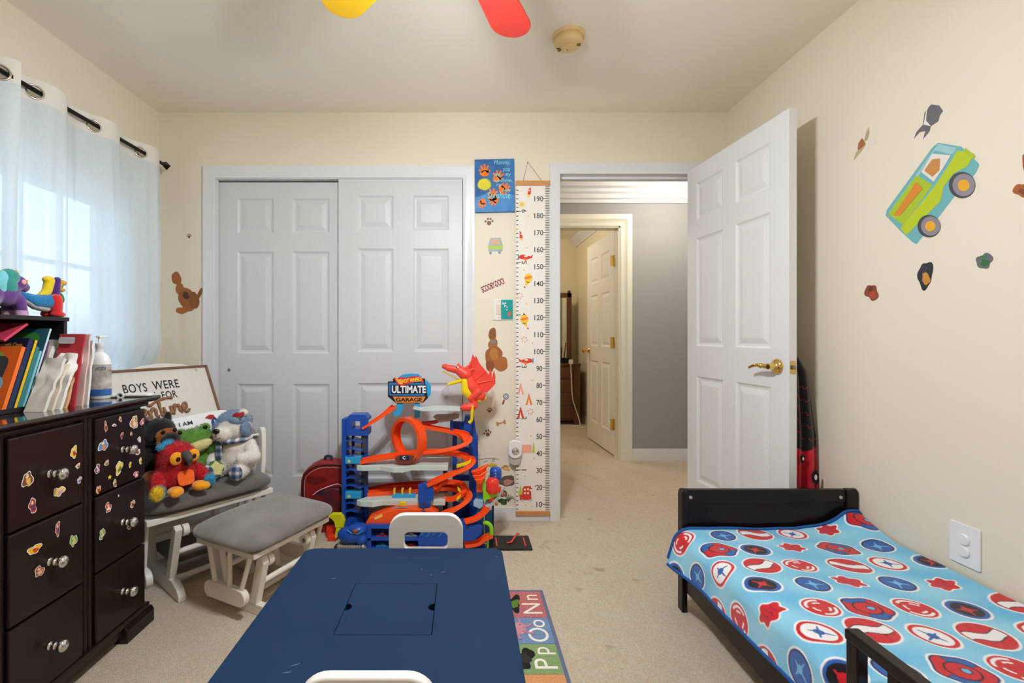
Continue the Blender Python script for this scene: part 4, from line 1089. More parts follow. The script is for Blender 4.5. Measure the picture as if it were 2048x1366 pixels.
# dog
p = seat_at(-.165, .20); dg_ = thing('dog_plush', 'black and tan dog plush behind the red parrot', 'plush toy', tuple(p), faceC(p) + .6)
k = G(); k.ell((0, .02, .10), (.075, .062, .10)).ell((-.0, -.005, .235), (.072, .062, .060)).ell((-.055, .01, .285), (.018, .014, .03)).ell((.055, .01, .285), (.018, .014, .03))
blob('body', k, BLK_F, dg_, .006, 4, (6000, .008, .0006), seed=40)
k = G(); k.ell((0, -.060, .225), (.050, .018, .03)).ell((0, -.06, .195), (.045, .02, .03)); blob('face_patch', k, TAN_F, dg_, .005, 3, (1500, .007, .0006), seed=41)
k = G(); k.ell((0, -.085, .210), (.036, .034, .026)); blob('muzzle', k, BLK_F, dg_, .005, 3, (1500, .006, .0006), seed=42)
for sx in (-1, 1):
    k = G(); k.ell((sx * .026, -.076, .243), (.009, .006, .009)); k.build('eye', EYE, dg_, smooth=60)
    k = G(); k.cap((sx * .05, -.03, .05), (sx * .055, -.09, .03), .03, .026); blob('leg', k, TAN_F, dg_, .006, 3, (1200, .008, .0006), seed=43 + sx)
# pillow behind the frog and the bear
pc = seat_at(.05, .30, .605)
MP = frame(pc, (.50, .86, .05), tuple(Vector((0, 0, 1)) - fS * .5))
pw = thing('pillow', 'small white printed pillow behind the frog and the bear', 'pillow', tuple(pc))
cushion('pillow_case', .36, .22, .07, mat('white_cotton', (232, 230, 228), .9, bump=(300, .2, .001)), pw, MP, puff=.75, world=True)
k = G(); text(k, 'I AM', MP @ Matrix.Translation((-.066, .066, .031)), w=.062, h=.020, bold=.01); text(k, 'ck Child', MP @ Matrix.Translation((.0, .040, .0345)), w=.062, h=.017, bold=.005)
k.build('lettering', INK, pw, world=True)
k = G(); k.prism(wobble(.068, .030, .020, .038, .12, 20, 3), .0345, .0352, MP, 0); k.prism(wobble(.056, .074, .024, .010, .3, 16, 5), .031, .0325, MP, 1); k.prism([(.062, -.01), (.074, -.01), (.070, .055), (.064, .055)], .0353, .0358, MP, 2)
k.build('print_patch', [flat('24406e', .8), flat('b02428', .8), flat('b8bcc8', .8)], pw, world=True)
# ================================================================== toy garage and the toys round it
BLU = mat('blue_toy_plastic', (22, 74, 168), .32); DBLU = mat('dark_blue_toy_plastic', (18, 44, 104), .35); LBL = mat('light_blue_toy_plastic', (44, 158, 214), .32)
ORA = mat('orange_track_plastic', (250, 84, 26), .35); REDT = mat('red_track_plastic', (206, 46, 30), .35); MINT = mat('pale_green_toy_plastic', (200, 214, 204), .35)
YELT = mat('yellow_toy_plastic', (240, 206, 20), .35); GRYT = mat('grey_toy_plastic', (128, 128, 132), .35); GRNT = mat('lime_toy_plastic', (142, 208, 34), .35)
REDP = mat('red_toy_plastic', (226, 50, 40), .3); BLKT = mat('black_toy_plastic', (22, 22, 22), .4); CORAL = mat('coral_toy_plastic', (236, 70, 54), .38)
SMOKE = mat('smoke_plastic', (214, 214, 220), .08, trans=.9, ior=1.1)
def FR(Y): return frame((0, Y, 0), (1, 0, 0), (0, 0, 1))            # drawing plane facing the room
def pp(pts, Y): return [(xc(u, Y), zc(v, Y)) for u, v in pts]
def pbox(g, u0, u1, v0, v1, Y, d, mi=0, back=0.0):
    """box whose front face covers the pixel rectangle at depth Y and goes back by d"""
    return g.box(xc(u0, Y), xc(u1, Y), Y - back, Y + d, zc(v1, Y), zc(v0, Y), None, mi)
def track(name, pts, w, m, parent, h=.009, ups=None, n=6, world=True):
    q = spline([tuple(p) for p in pts], n); U = spline([tuple(u) for u in ups], n) if ups else [(0, 0, 1)] * len(q)
    prof = [(-w / 2 - .002, h), (-w / 2 - .002, -.003), (w / 2 + .002, -.003), (w / 2 + .002, h), (w / 2, h), (w / 2, 0), (-w / 2, 0), (-w / 2, h)]
    vs = []; P = [Vector(a) for a in q]; m_ = len(P); np_ = len(prof)
    for i in range(m_):
        t = (P[min(i + 1, m_ - 1)] - P[max(i - 1, 0)]).normalized(); up = Vector(U[i]); s_ = t.cross(up).normalized(); nn = s_.cross(t)
        for a, b in prof: vs.append(P[i] + s_ * a + nn * b)
    fs = [(i * np_ + k, i * np_ + (k + 1) % np_, (i + 1) * np_ + (k + 1) % np_, (i + 1) * np_ + k) for i in range(m_ - 1) for k in range(np_)]
    fs += [tuple(range(np_ - 1, -1, -1)), tuple(range((m_ - 1) * np_, m_ * np_))]
    g = G(); g.add(vs, fs); return g.build(name, m, parent, smooth=35, world=world)
ga = thing('toy_car_garage', 'large blue and orange toy car garage with loop track against the closet', 'toy garage', (-.30, 2.47, 0))
YT = 2.44
# ---- left lift tower
k = G(); pbox(k, 683, 692, 838, 1078, YT, .075); k.build('tower_plate', BLU, ga, world=True, bevel=.002)
k = G(); pbox(k, 703, 709, 865, 1050, YT + .07, .012); pbox(k, 722, 731, 860, 1062, YT + .055, .02); k.build('tower_post', DBLU, ga, world=True, bevel=.002)
k = G(); pbox(k, 728, 736, 865, 1062, YT + .01, .010); k.build('tower_post', BLU, ga, world=True, bevel=.002)
cbn = G()
pbox(cbn, 692, 736, 836, 842, YT - .01, .09); pbox(cbn, 692, 736, 858, 872, YT - .01, .09); pbox(cbn, 692, 703, 842, 858, YT - .01, .09); pbox(cbn, 720, 736, 842, 858, YT - .01, .012); pbox(cbn, 731, 736, 842, 858, YT + .06, .02)
cbn.prism(pp([(694, 836), (700, 829), (730, 829), (736, 836)], YT), -.075, .008, FR(YT))
cb_ = cbn.build('lift_cabin', BLU, ga, world=True, bevel=.0015)
for i, v in enumerate((882, 899, 914, 941, 957, 972, 1007, 1023)):
    k = G(); a = xc(692, YT); b = xc(728, YT); z = zc(v, YT); n = 8
    vs = []
    for j in range(n + 1):
        x = a + (b - a) * j / n; dz = .006 * math.sin(j / n * 2 * PI) - .003
        for y in (YT - .008, YT + .072):
            for t in (0, .006): vs.append((x, y, z + dz + t))
    fs = []
    for j in range(n):
        o = 4 * j; q = o + 4
        fs += [(o, q, q + 1, o + 1), (o + 2, o + 3, q + 3, q + 2), (o, o + 2, q + 2, q), (o + 1, q + 1, q + 3, o + 3)]
    fs += [(0, 1, 3, 2), (4 * n, 4 * n + 2, 4 * n + 3, 4 * n + 1)]
    k.add(vs, fs); k.build('tower_shelf', BLU, ga, world=True, smooth=40)
for v0, num in ((914, '3'), (984, '2')):
    k = G(); pbox(k, 690, 722, v0, v0 + 14, YT - .014, .05); pad = k.build('car_pad', LBL, ga, world=True, bevel=.002)
    k = G(); k.prism(oval(xc(698, YT - .015), zc(v0 + 7, YT), .008, .008), 0, .0008, FR(YT - .0145), 0); text(k, num, FR(YT - .0155) @ Matrix.Translation((xc(698, YT - .015), zc(v0 + 7, YT), 0)), h=.009, mi=1)
    k.build('number_sticker', [flat('d8e088', .4), flat('385020', .4)], pad)
k = G(); k.prism(pp([(688, 1078), (688, 1050), (696, 1036), (722, 1034), (732, 1048), (734, 1078), (726, 1078), (722, 1062), (702, 1062), (697, 1078)], YT), -.08, .012, FR(YT)); k.build('tower_foot', BLU, ga, world=True, bevel=.002)
k = G(); pbox(k, 724, 734, 873, 905, YT + .004, .003); pbox(k, 724, 734, 935, 970, YT + .004, .003); k.build('tower_window', SMOKE, ga, world=True)
# ---- right tower
YR = 2.55
k = G(); pbox(k, 938, 953, 868, 1072, YR - .03, .06); k.build('tower_plate', BLU, ga, world=True, bevel=.002)
k = G()
for i in range(26): pbox(k, 953, 956, 872 + i * 7.4, 875.5 + i * 7.4, YR - .03, .05)
k.build('lift_rack', BLU, ga, world=True)
k = G(); pbox(k, 905, 914, 843, 1066, YR + .01, .02); pbox(k, 905, 940, 843, 862, YR + .012, .016); pbox(k, 905, 940, 895, 915, YR + .012, .016); pbox(k, 905, 940, 950, 962, YR + .012, .016); pbox(k, 905, 940, 1005, 1066, YR + .012, .016); k.build('tower_wall', BLU, ga, world=True, bevel=.002)
for v in (968, 985): 
    k = G(); k.prism(pp([(914, v + 8), (918, v), (930, v - 2), (934, v + 8), (928, v + 6), (924, v + 3), (918, v + 8)], YR), -.006, .0, FR(YR + .01)); k.build('tower_bracket', GRYT, ga, world=True)
k = G(); k.prism(pp([(925, 868), (930, 832), (948, 832), (953, 868)], YR - .02), -.06, 0, FR(YR - .03)); k.build('dragon_mount', BLU, ga, world=True, bevel=.002)
k = G(); pbox(k, 886, 895, 940, 1070, YR - .03, .02); pbox(k, 905, 938, 1040, 1078, YR - .05, .09); k.build('tower_post', DBLU, ga, world=True, bevel=.002)
# ---- platforms
def deck(name, pts, z, t, m, rim=.006):
    k = G(); k.prism(pts, z - t, z, None); return k.build(name, m, ga, world=True, bevel=.003)
def fz(u, Y): return (xc(u, Y), Y)
z1 = zc(930, 2.38); deck('parking_deck', [fz(713, 2.375), fz(724, 2.365), fz(760, 2.37), fz(786, 2.335), fz(806, 2.335), fz(824, 2.372), fz(896, 2.37), (xc(898, 2.37), 2.54), (xc(735, 2.44), 2.54), (xc(735, 2.44), 2.42)], z1, .028, MINT)
z2 = zc(1000, 2.37); deck('parking_deck', [fz(713, 2.372), fz(722, 2.355), fz(745, 2.345), fz(765, 2.37), fz(890, 2.37), (xc(896, 2.37), 2.54), (xc(735, 2.44), 2.54), (xc(735, 2.44), 2.42)], z2, .030, MINT)
z3 = zc(818, 2.44)
k = G(); q = spline([fz(826, 2.40) + (z3 + .006,), fz(846, 2.40) + (z3 - .003,), fz(880, 2.40) + (z3 - .001,), fz(920, 2.40) + (z3 - .004,)], 5)
vs = [(p_[0], y, p_[2] + t) for p_ in q for y in (2.395, 2.53) for t in (0, .006)]; n = len(q)
fs = [f_ for j in range(n - 1) for f_ in ((4 * j, 4 * j + 4, 4 * j + 5, 4 * j + 1), (4 * j + 2, 4 * j + 3, 4 * j + 7, 4 * j + 6), (4 * j, 4 * j + 2, 4 * j + 6, 4 * j + 4), (4 * j + 1, 4 * j + 5, 4 * j + 7, 4 * j + 3))] + [(0, 1, 3, 2), (4 * n - 4, 4 * n - 2, 4 * n - 1, 4 * n - 3)]
k.add(vs, fs); k.build('parking_deck', MINT, ga, world=True, smooth=40)
k = G(); k.prism(pp([(866, 834), (872, 829), (918, 828), (918, 836), (900, 842), (880, 846)], 2.46), 0, .01, FR(2.47)); k.build('deck_bracket', mat('grey_brown_plastic', (146, 126, 118), .5), ga, world=True)
k = G(); pbox(k, 900, 906, 835, 868, 2.5, .02); k.build('deck_post', BLU, ga, world=True)
# ---- name board on light blue legs
YS = 2.47
for a in ([(793, 806), (806, 806), (806, 818), (800, 830), (788, 834), (786, 828), (794, 820)], [(828, 806), (839, 806), (840, 836), (829, 836)]):
    k = G(); k.prism(pp(a, YS), -.012, 0, FR(YS + .004)); k.build('board_leg', LBL, ga, world=True, bevel=.002)
k = G()
bk = [(790, 762), (800, 752), (806, 749), (820, 747), (836, 748), (846, 757), (856, 763), (862, 772), (861, 790), (852, 800), (840, 804), (800, 800)]
k.prism(pp(bk, YS), -.016, -.004, FR(YS)); nb = k.build('name_board', LBL, ga, world=True, bevel=.002)
k = G(); k.prism(pp([(776, 763), (786, 763), (786, 757), (850, 757), (850, 768), (856, 796), (846, 806), (792, 806), (776, 793)], YS), -.004, .004, FR(YS)); k.build('board_plate', BLKT, nb)
k = G(); k.prism(pp([(778, 765), (848, 765), (849, 772), (849, 791), (781, 791), (778, 788)], YS), .004, .005, FR(YS), 0); k.build('board_face', flat('2a72b4', .4), nb)
k = G(); k.prism(pp([(782, 770), (853, 769), (853, 787), (782, 788)], YS), .005, .006, FR(YS), 0); k.build('board_band', flat('14182a', .4), nb)
k = G(); k.prism(pp([(786, 793), (851, 793), (845, 805), (793, 805)], YS), .005, .006, FR(YS), 0); k.build('board_band', flat('e8883a', .4), nb)
k = G(); k.prism(pp([(787, 753), (795, 757), (800, 754), (812, 755), (826, 752), (838, 752), (846, 757), (848, 766), (842, 763), (832, 763), (815, 768), (804, 771), (796, 769), (792, 763)], YS), .0062, .0072, FR(YS), 0)
k.prism(pp([(790, 755), (798, 759), (802, 757), (806, 768), (799, 768), (795, 763)], YS), .0073, .0078, FR(YS), 1)
k.build('flame_badge', [flat('d8302c', .4), flat('f0a83c', .4)], nb)
def word(kk_, w, u0, u1, v0, v1, dz, rot=0., bold=.03, shear=0., mi=0):
    text(kk_, w, FR(YS) @ Matrix.Translation((xc((u0 + u1) / 2, YS), zc((v0 + v1) / 2, YS), dz)) @ Matrix.Rotation(rot, 4, 'Z'), w=xc(u1, YS) - xc(u0, YS), h=zc(v0, YS) - zc(v1, YS), bold=bold, shear=shear, mi=mi)
k = G(); word(k, 'HOT WHEELS', 804, 844, 756, 764, .0080, .10, .03, .25); k.build('lettering', flat('f6d63c', .4), nb)
k = G(); word(k, 'ULTIMATE', 784, 852, 771, 786, .0064, .0, .035); k.build('lettering', flat('ecebea', .4), nb)
k = G(); word(k, 'GARAGE', 792, 845, 795, 803, .0064, .0, .04); k.build('lettering', flat('14100c', .4), nb)
# ---- tracks
q3 = lambda u, v, Y: PY(u, v, Y)
track('ramp', [q3(725, 857, 2.44), q3(745, 845, 2.45), q3(770, 828, 2.47), q3(789, 812, 2.50)], .040, ORA, ga)
lc = PY(817, 879, 2.46); rad = .118; ax = Vector((math.sin(.62), math.cos(.62), 0)); hz = Vector((math.cos(.62), -math.sin(.62), 0))
pts = []; ups = []
for i in range(33):
    a = -PI / 2 + 2 * PI * i / 32
    pts.append(lc + hz * rad * math.cos(a) + Vector((0, 0, 1)) * rad * math.sin(a) + ax * (.035 * (i / 32 - .5) * 2)); ups.append(-(hz * math.cos(a) + Vector((0, 0, 1)) * math.sin(a)))
track('loop_track', pts, .052, ORA, ga, .016, ups, 2)
track('curve_track', [q3(838, 852, 2.49), q3(866, 858, 2.49), q3(900, 864, 2.485), q3(928, 872, 2.47), q3(938, 882, 2.44), q3(930, 892, 2.415), q3(905, 900, 2.40), q3(875, 905, 2.40), q3(842, 906, 2.42)], .044, ORA, ga, .016,
      [(0, 0, 1)] * 2 + [(-.2, 0, 1), (-.7, -.2, 1), (-1.0, -.2, 1), (-.7, .3, 1), (-.2, .3, 1), (0, .2, 1), (0, 0, 1)])
track('straight_track', [q3(723, 925, 2.40), q3(760, 918, 2.40), q3(800, 913, 2.41), q3(850, 907, 2.44), q3(900, 908, 2.45), q3(935, 916, 2.44)], .050, ORA, ga, .018)
track('down_track', [q3(932, 918, 2.43), q3(945, 924, 2.41), q3(935, 938, 2.38), q3(905, 950, 2.36), q3(880, 960, 2.35), q3(855, 971, 2.345)], .040, ORA, ga, .016,
      [(0, 0, 1), (-.6, 0, 1), (-.5, .2, 1), (0, .1, 1), (0, 0, 1), (0, 0, 1)])
track('down_track', [q3(735, 990, 2.44), q3(780, 986, 2.46), q3(840, 982, 2.48), q3(900, 978, 2.48), q3(932, 986, 2.44), q3(938, 1000, 2.40), q3(920, 1016, 2.37), q3(895, 1028, 2.35), q3(880, 1036, 2.34)], .042, ORA, ga, .018,
      [(0, 0, 1)] * 3 + [(-.3, 0, 1), (-.9, 0, 1), (-1, .1, 1), (-.5, .3, 1), (0, .1, 1), (0, 0, 1)])
track('feeder_track', [q3(735, 985, 2.50), q3(790, 975, 2.51), q3(860, 972, 2.52), q3(905, 974, 2.52)], .05, REDT, ga, .02)
track('helix_track', [q3(868, 985, 2.42), q3(880, 970, 2.47), q3(905, 966, 2.48), q3(925, 972, 2.46), q3(925, 988, 2.42), q3(905, 1000, 2.40), q3(885, 998, 2.41)], .03, ORA, ga, .014)
track('red_ramp', [q3(845, 848, 2.50), q3(870, 845, 2.52), q3(895, 836, 2.53), q3(912, 830, 2.53)], .034, REDT, ga, .010)
for pts_ in ([(913, 936), (938, 928), (942, 921)], [(913, 1003), (921, 994), (920, 985), (915, 980)]):
    k = G(); q = spline([tuple(PY(u, v, 2.365)) for u, v in pts_], 6)
    for i in range(len(q) - 1):
        a, b = Vector(q[i]), Vector(q[i + 1]); k.add([a, b, b + Vector((0, 0, .018)), a + Vector((0, 0, .018)), a + Vector((0, .003, 0)), b + Vector((0, .003, 0)), b + Vector((0, .003, .018)), a + Vector((0, .003, .018))], [(0, 1, 2, 3), (7, 6, 5, 4), (0, 4, 5, 1), (3, 2, 6, 7)])
    k.build('guard_rail', YELT, ga, world=True)
k = G(); k.prism(pp([(789, 918), (794, 912), (834, 910), (832, 920), (820, 928), (798, 928)], 2.37), -.01, .004, FR(2.37)); k.build('crash_gate', mat('brown_red_plastic', (120, 56, 40), .4), ga, world=True, bevel=.002)
k = G(); pbox(k, 799, 819, 911, 920, 2.362, .004); pl_ = k.build('gate_plate', flat('1c2448', .4), ga, world=True)
k = G(); text(k, 'C', FR(2.3612) @ Matrix.Translation((xc(808, 2.361), zc(915.5, 2.361), 0)), h=.017, bold=.04); k.build('lettering', flat('f0f0f4', .4), pl_)
k = G(); k.box(xc(784, 2.40), xc(830, 2.40), 2.40, 2.44, z2, z2 + .014); base_ = k.build('launcher_base', LBL, ga, world=True, bevel=.003)
for u in (789, 805, 820):
    k = G(); k.prism([(-.006, 0), (.006, 0), (.004, .018), (.008, .03), (0, .036), (-.006, .028)], -.005, .005, frame((xc(u, 2.42), 2.42, z2 + .014), (1, 0, 0), (0, 0, 1))); k.build('launcher_peg', YELT, ga, world=True, bevel=.001)
k = G(); pbox(k, 799, 812, 1004, 1013, 2.355, .012); k.build('launcher_button', YELT, ga, world=True, bevel=.004)
k = G(); k.prism(pp([(836, 972), (846, 967), (862, 968), (868, 985), (866, 1000), (858, 1004), (862, 1012), (858, 1020), (840, 1020), (838, 1008), (836, 1000)], 2.335), -.03, .0, FR(2.335)); k.build('car_catcher', BLU, ga, world=True, bevel=.003)
k = G(); k.cyl(PY(849, 1012, 2.330), PY(849, 1012, 2.332), .028, n=24); k.cyl(PY(849, 1012, 2.328), PY(849, 1012, 2.331), .019, n=24); k.build('catcher_ring', DBLU, ga, world=True)
k = G(); pbox(k, 735, 940, 1058, 1088, 2.46, .10); k.build('base_box', DBLU, ga, world=True, bevel=.003)
# ---- dragon on the right tower
drg = thing('toy_dragon', 'coral red plastic toy dragon with yellow belly perched on the garage', 'toy dragon', tuple(PY(940, 818, 2.47)))
YD = 2.47
def E(g, u, v, ru, rv, rd, rot=0., dy=0.):
    p_ = PY(u, v, YD + dy); s_ = YD / F; return g.ell(p_, (ru * s_, rd, rv * s_), rot=Euler((0, rot, 0)), n=18)
def CP(g, u0, v0, u1, v1, r0, r1, dy0=0., dy1=0.):
    s_ = YD / F; return g.cap(PY(u0, v0, YD + dy0), PY(u1, v1, YD + dy1), r0 * s_, r1 * s_)
k = G(); CP(k, 934, 752, 942, 772, 10, 14); CP(k, 942, 772, 957, 792, 14, 13); E(k, 960, 792, 12, 12, .035)
blob('body', k, CORAL, drg, .004, 4, world=True)
k = G(); CP(k, 930, 762, 932, 782, 8, 10, -.012, -.012); CP(k, 932, 782, 945, 796, 10, 9, -.012, -.006); CP(k, 958, 798, 968, 796, 8, 6, -.008, 0); blob('belly', k, YELT, drg, .004, 3, world=True)
k = G(); CP(k, 932, 750, 918, 740, 13, 10); CP(k, 918, 740, 896, 736, 9, 6.5); E(k, 890, 733, 7, 5.5, .016); CP(k, 915, 732, 917, 728, 3, 2, -.012, -.012); CP(k, 928, 740, 942, 728, 4, 2); CP(k, 930, 744, 948, 738, 4, 2); CP(k, 940, 726, 946, 720, 2, 1.4)
hd = blob('head', k, CORAL, drg, .0035, 2, world=True)
k = G(); CP(k, 925, 760, 905, 766, 5, 3.6); CP(k, 905, 766, 896, 769, 3.6, 2.6); blob('jaw', k, YELT, drg, .003, 2, world=True)
for i in range(8):
    u = 887 + i * 4.3; v = 741 + i * 2.2; s_ = YD / F
    k = G(); k.lathe([(2.2 * s_, 0), (0, -5.5 * s_)], 6, Matrix.Translation(PY(u, v + 1, YD - .010))); k.build('tooth', YELT, hd)
k = G(); E(k, 914, 734, 3.4, 2.4, .005, .5, -.024); e_ = k.build('eye', flat('f4f0ea', .3), hd, smooth=60)
k = G(); E(k, 913, 734, 1.5, 1.7, .0025, 0, -.0285); k.build('pupil', EYE, hd, smooth=60)
for dy, sh in ((.0, 0), (.05, -6)):
    w_ = [(938, 760), (952, 712), (960, 728), (972, 742), (984, 758), (988, 740), (991, 752), (991, 768), (984, 776), (974, 786), (962, 780), (952, 772)]
    k = G(); k.prism(pp([(a + sh, b + sh * .5) for a, b in w_], YD), -.0035, .0035, FR(YD + .012 + dy)); wg = k.build('wing', CORAL, drg, world=True, bevel=.002)
    for a, b in (((940, 762), (952, 713)), ((944, 764), (972, 742)), ((948, 768), (988, 760))):
        kk2 = G(); kk2.cap(PY(a[0] + sh, a[1] + sh * .5, YD + .008 + dy), PY(b[0] + sh, b[1] + sh * .5, YD + .008 + dy), .006, .003); kk2.build('wing_bone', CORAL, wg, smooth=60)
for dy in (-.022, .026):
    k = G(); CP(k, 956, 784, 942, 797, 9, 7, dy, dy); CP(k, 942, 797, 950, 808, 6, 5, dy, dy); E(k, 938, 814, 18, 8, .022, -.1, dy); blob('leg', k, CORAL, drg, .0035, 3, world=True)
k = G(); q = spline([tuple(PY(u, v, YD - .035)) for u, v in ((945, 811), (944, 826), (943, 840), (938, 846))], 5); k.tube(q, [.0085] * (len(q) - 3) + [.009, .0105, .009], 10); k.build('trigger_tail', YELT, drg, world=True, smooth=60)

# ---- diecast cars
def toy_car(label, u, v, Y, col, ln=.062):
    p_ = PY(u, v, Y); c = thing('toy_car', label, 'toy car', tuple(p_), group='toy cars parked in the carrier')
    s_ = ln / 1.0
    k = G(); pr = [(-.5, .06), (-.5, .2), (-.42, .26), (-.2, .28), (-.1, .40), (.12, .41), (.26, .29), (.46, .24), (.5, .16), (.5, .06)]
    k.prism([(a * s_, b * s_) for a, b in pr], -.2 * s_, .2 * s_, frame((0, 0, 0), (1, 0, 0), (0, 0, 1))); k.build('car_body', mat('car_' + col, col, .2, metal=.4, coat=.5), c, bevel=.002)
    k = G(); k.prism([(a * s_, b * s_) for a, b in ((-.17, .29), (-.08, .38), (.10, .39), (.22, .30))], .2 * s_, .205 * s_, frame((0, 0, 0), (1, 0, 0), (0, 0, 1))); k.build('window', flat('1a2028', .1), c)
    for x in (-.3, .3):
        for y in (-1, 1):
            k = G(); k.cyl((x * s_, y * .17 * s_, .09 * s_), (x * s_, y * .23 * s_, .09 * s_), .1 * s_, n=16); k.cyl((x * s_, y * .23 * s_, .09 * s_), (x * s_, y * .236 * s_, .09 * s_), .055 * s_, n=12, mi=1); k.build('wheel', [BLKT, CHROME], c, smooth=40)
    return c
# ---- dinosaur carrier in front
YC = 2.30
ca = thing('dinosaur_car_carrier', 'blue dinosaur-headed toy car carrier with orange lid and grey handle', 'toy carrier', (-.22, YC + .06, 0))
def cell(k, u0, u1, v0, v1, wallv=2.5):
    pbox(k, u0, u1, v0, v0 + wallv, YC, .055); pbox(k, u0, u1, v1 - wallv, v1, YC, .055)
k = G()
pbox(k, 733, 900, 1050, 1058, YC + .002, .08); pbox(k, 733, 900, 1076, 1082, YC, .08); pbox(k, 733, 900, 1096, 1104, YC, .08)
for u in (733, 786, 797, 846): pbox(k, u, u + 9, 1050, 1104, YC, .08)
pbox(k, 733, 900, 1050, 1104, YC + .078, .004)
k.build('car_rack', BLU, ca, world=True, bevel=.002)
k = G(); k.prism(pp([(846, 1052), (893, 1056), (896, 1098), (838, 1100), (836, 1078)], YC - .006), 0, .012, FR(YC - .004)); pn = k.build('side_panel', BLU, ca, world=True, bevel=.003)
for i in range(4):
    k = G(); a = PY(842 + i * 12, 1070 + (i % 2) * 3, YC - .018); k.cap(a, a + Vector((.016, 0, .022)), .0022); k.build('rib', LBL, pn, smooth=60)
k = G(); k.prism(pp([(904, 1052), (955, 1050), (966, 1054), (963, 1068), (950, 1082), (940, 1084), (904, 1086)], YC), -.10, .0, FR(YC + .0)); k.build('tail_block', BLU, ca, world=True, bevel=.006)
k = G(); lid = [(730, 1048), (738, 1036), (768, 1025), (790, 1018), (860, 1017), (876, 1030), (880, 1050), (732, 1052)]
k.prism(pp(lid, YC + .02), -.075, .008, FR(YC + .03)); ld = k.build('lid', ORA, ca, world=True, bevel=.006)
k = G(); k.prism(pp([(746, 1039), (762, 1031), (764, 1036), (749, 1043)], YC), 0, .0006, FR(YC + .0212)); k.build('sticker', flat('f0d060', .4), ld)
k = G(); q = spline([tuple(PY(u, v, YC + .03)) for u, v in ((782, 1029), (787, 1018), (800, 1015), (815, 1016), (822, 1026))], 6); k.tube(q, .005, 8); k.build('handle', GRYT, ca, world=True, smooth=60)
s_ = YC / F
k = G(); k.ell(PY(704, 1069, YC), (30 * s_, .045, 17 * s_)).ell(PY(716, 1058, YC), (20 * s_, .045, 12 * s_)).ell(PY(724, 1078, YC), (12 * s_, .04, 12 * s_)); hd = blob('dinosaur_head', k, BLU, ca, .004, 3, world=True)
k = G(); k.ell(PY(710, 1063, YC - .046), (6 * s_, .006, 4 * s_)); k.build('eye', mat('amber_eye', (150, 70, 30), .3), hd, smooth=60)
k = G(); k.tube([tuple(PY(u, v, YC - .042)) for u, v in ((694, 1060), (702, 1066), (716, 1068), (726, 1062))], .0028, 8); k.build('brow', LBL, hd, smooth=60)
k = G(); k.prism(pp([(677, 1086), (690, 1088), (700, 1085), (716, 1089), (728, 1092), (726, 1097), (680, 1093)], YC), -.03, .03, FR(YC - .006)); k.build('gum', mat('taupe_plastic', (150, 140, 130), .5), hd)
for i in range(9):
    for yy in (-.035, .03):
        k = G(); k.lathe([(2.6 * s_, 0), (0, -7 * s_)], 6, Matrix.Translation(PY(679 + i * 5, 1092, YC + yy))); k.build('tooth', flat('b4aea6', .4), hd)
k = G(); k.prism(pp([(668, 1094), (676, 1089), (690, 1096), (716, 1098), (722, 1104), (668, 1104)], YC), -.03, .03, FR(YC)); jw = k.build('jaw', BLKT, ca, world=True, bevel=.003)
k = G(); k.ell(PY(688, 1096, YC - .02), (8 * s_, .02, 3 * s_)); k.build('tongue', REDT, jw, smooth=60)
k = G(); k.prism(pp([(709, 1103), (714, 1094), (732, 1091), (738, 1103)], YC), -.03, .0, FR(YC - .03)); k.build('shoulder', GRYT, ca, world=True, bevel=.003)
k = G(); k.cyl(PY(726, 1093, YC - .034), PY(726, 1093, YC - .028), .008); k.build('bolt', CHROME, ca, world=True)
toy_car('red toy car in the upper carrier slot by the dinosaur head', 764, 1075.5, YC + .03, 'a83028'); toy_car('light blue toy car in the lower carrier slot by the dinosaur head', 764, 1095.5, YC + .03, '38b0c0')
toy_car('silver toy pickup in the upper carrier slot behind the chair hole', 822, 1075.5, YC + .03, 'a8a8a8'); toy_car('flame red toy car in the lower carrier slot behind the chair hole', 822, 1095.5, YC + .03, 'c02818')

# ---- second play set on the right
YP = 2.34
ps = thing('toy_track_tower', 'toy track tower with red and blue domes and orange ramps', 'toy track', (.11, YP + .06, 0))
k = G(); pbox(k, 953, 968, 985, 1100, YP + .03, .03); pbox(k, 970, 986, 1022, 1100, YP + .08, .02); k.build('column', mat('teal_blue_plastic', (38, 112, 168), .4), ps, world=True, bevel=.003)
k = G(); pbox(k, 984, 988, 1012, 1100, YP + .08, .04); k.build('post', DBLU, ps, world=True)
k = G(); k.prism(pp([(947, 1006), (952, 1001), (966, 1003), (967, 1014), (960, 1020), (947, 1014)], YP), -.03, .0, FR(YP + .01)); k.build('clamp', flat('9fc4dc', .35), ps, world=True, bevel=.003)
k = G()
for i, (a, b) in enumerate((((943, 944), (977, 929)), ((946, 952), (974, 942)), ((951, 960), (971, 952)))):
    k.prism(pp([a, b, (b[0] - 4, b[1] + 10), (965, 968), (956, 968), (a[0] + 3, a[1] + 8)], YP), -.012, 0, FR(YP + .012 - .010 * i))
    k.tube(spline([tuple(PY(a[0], a[1], YP - .012 * i)), tuple(PY((a[0] + b[0]) / 2, (a[1] + b[1]) / 2 + 4, YP - .012 - .012 * i)), tuple(PY(b[0], b[1], YP - .012 * i))], 6), .006, 8)
k.box(xc(953, YP), xc(965, YP), YP + .005, YP + .03, zc(985, YP), zc(966, YP)); k.build('splash_funnel', ORA, ps, world=True, bevel=.004)
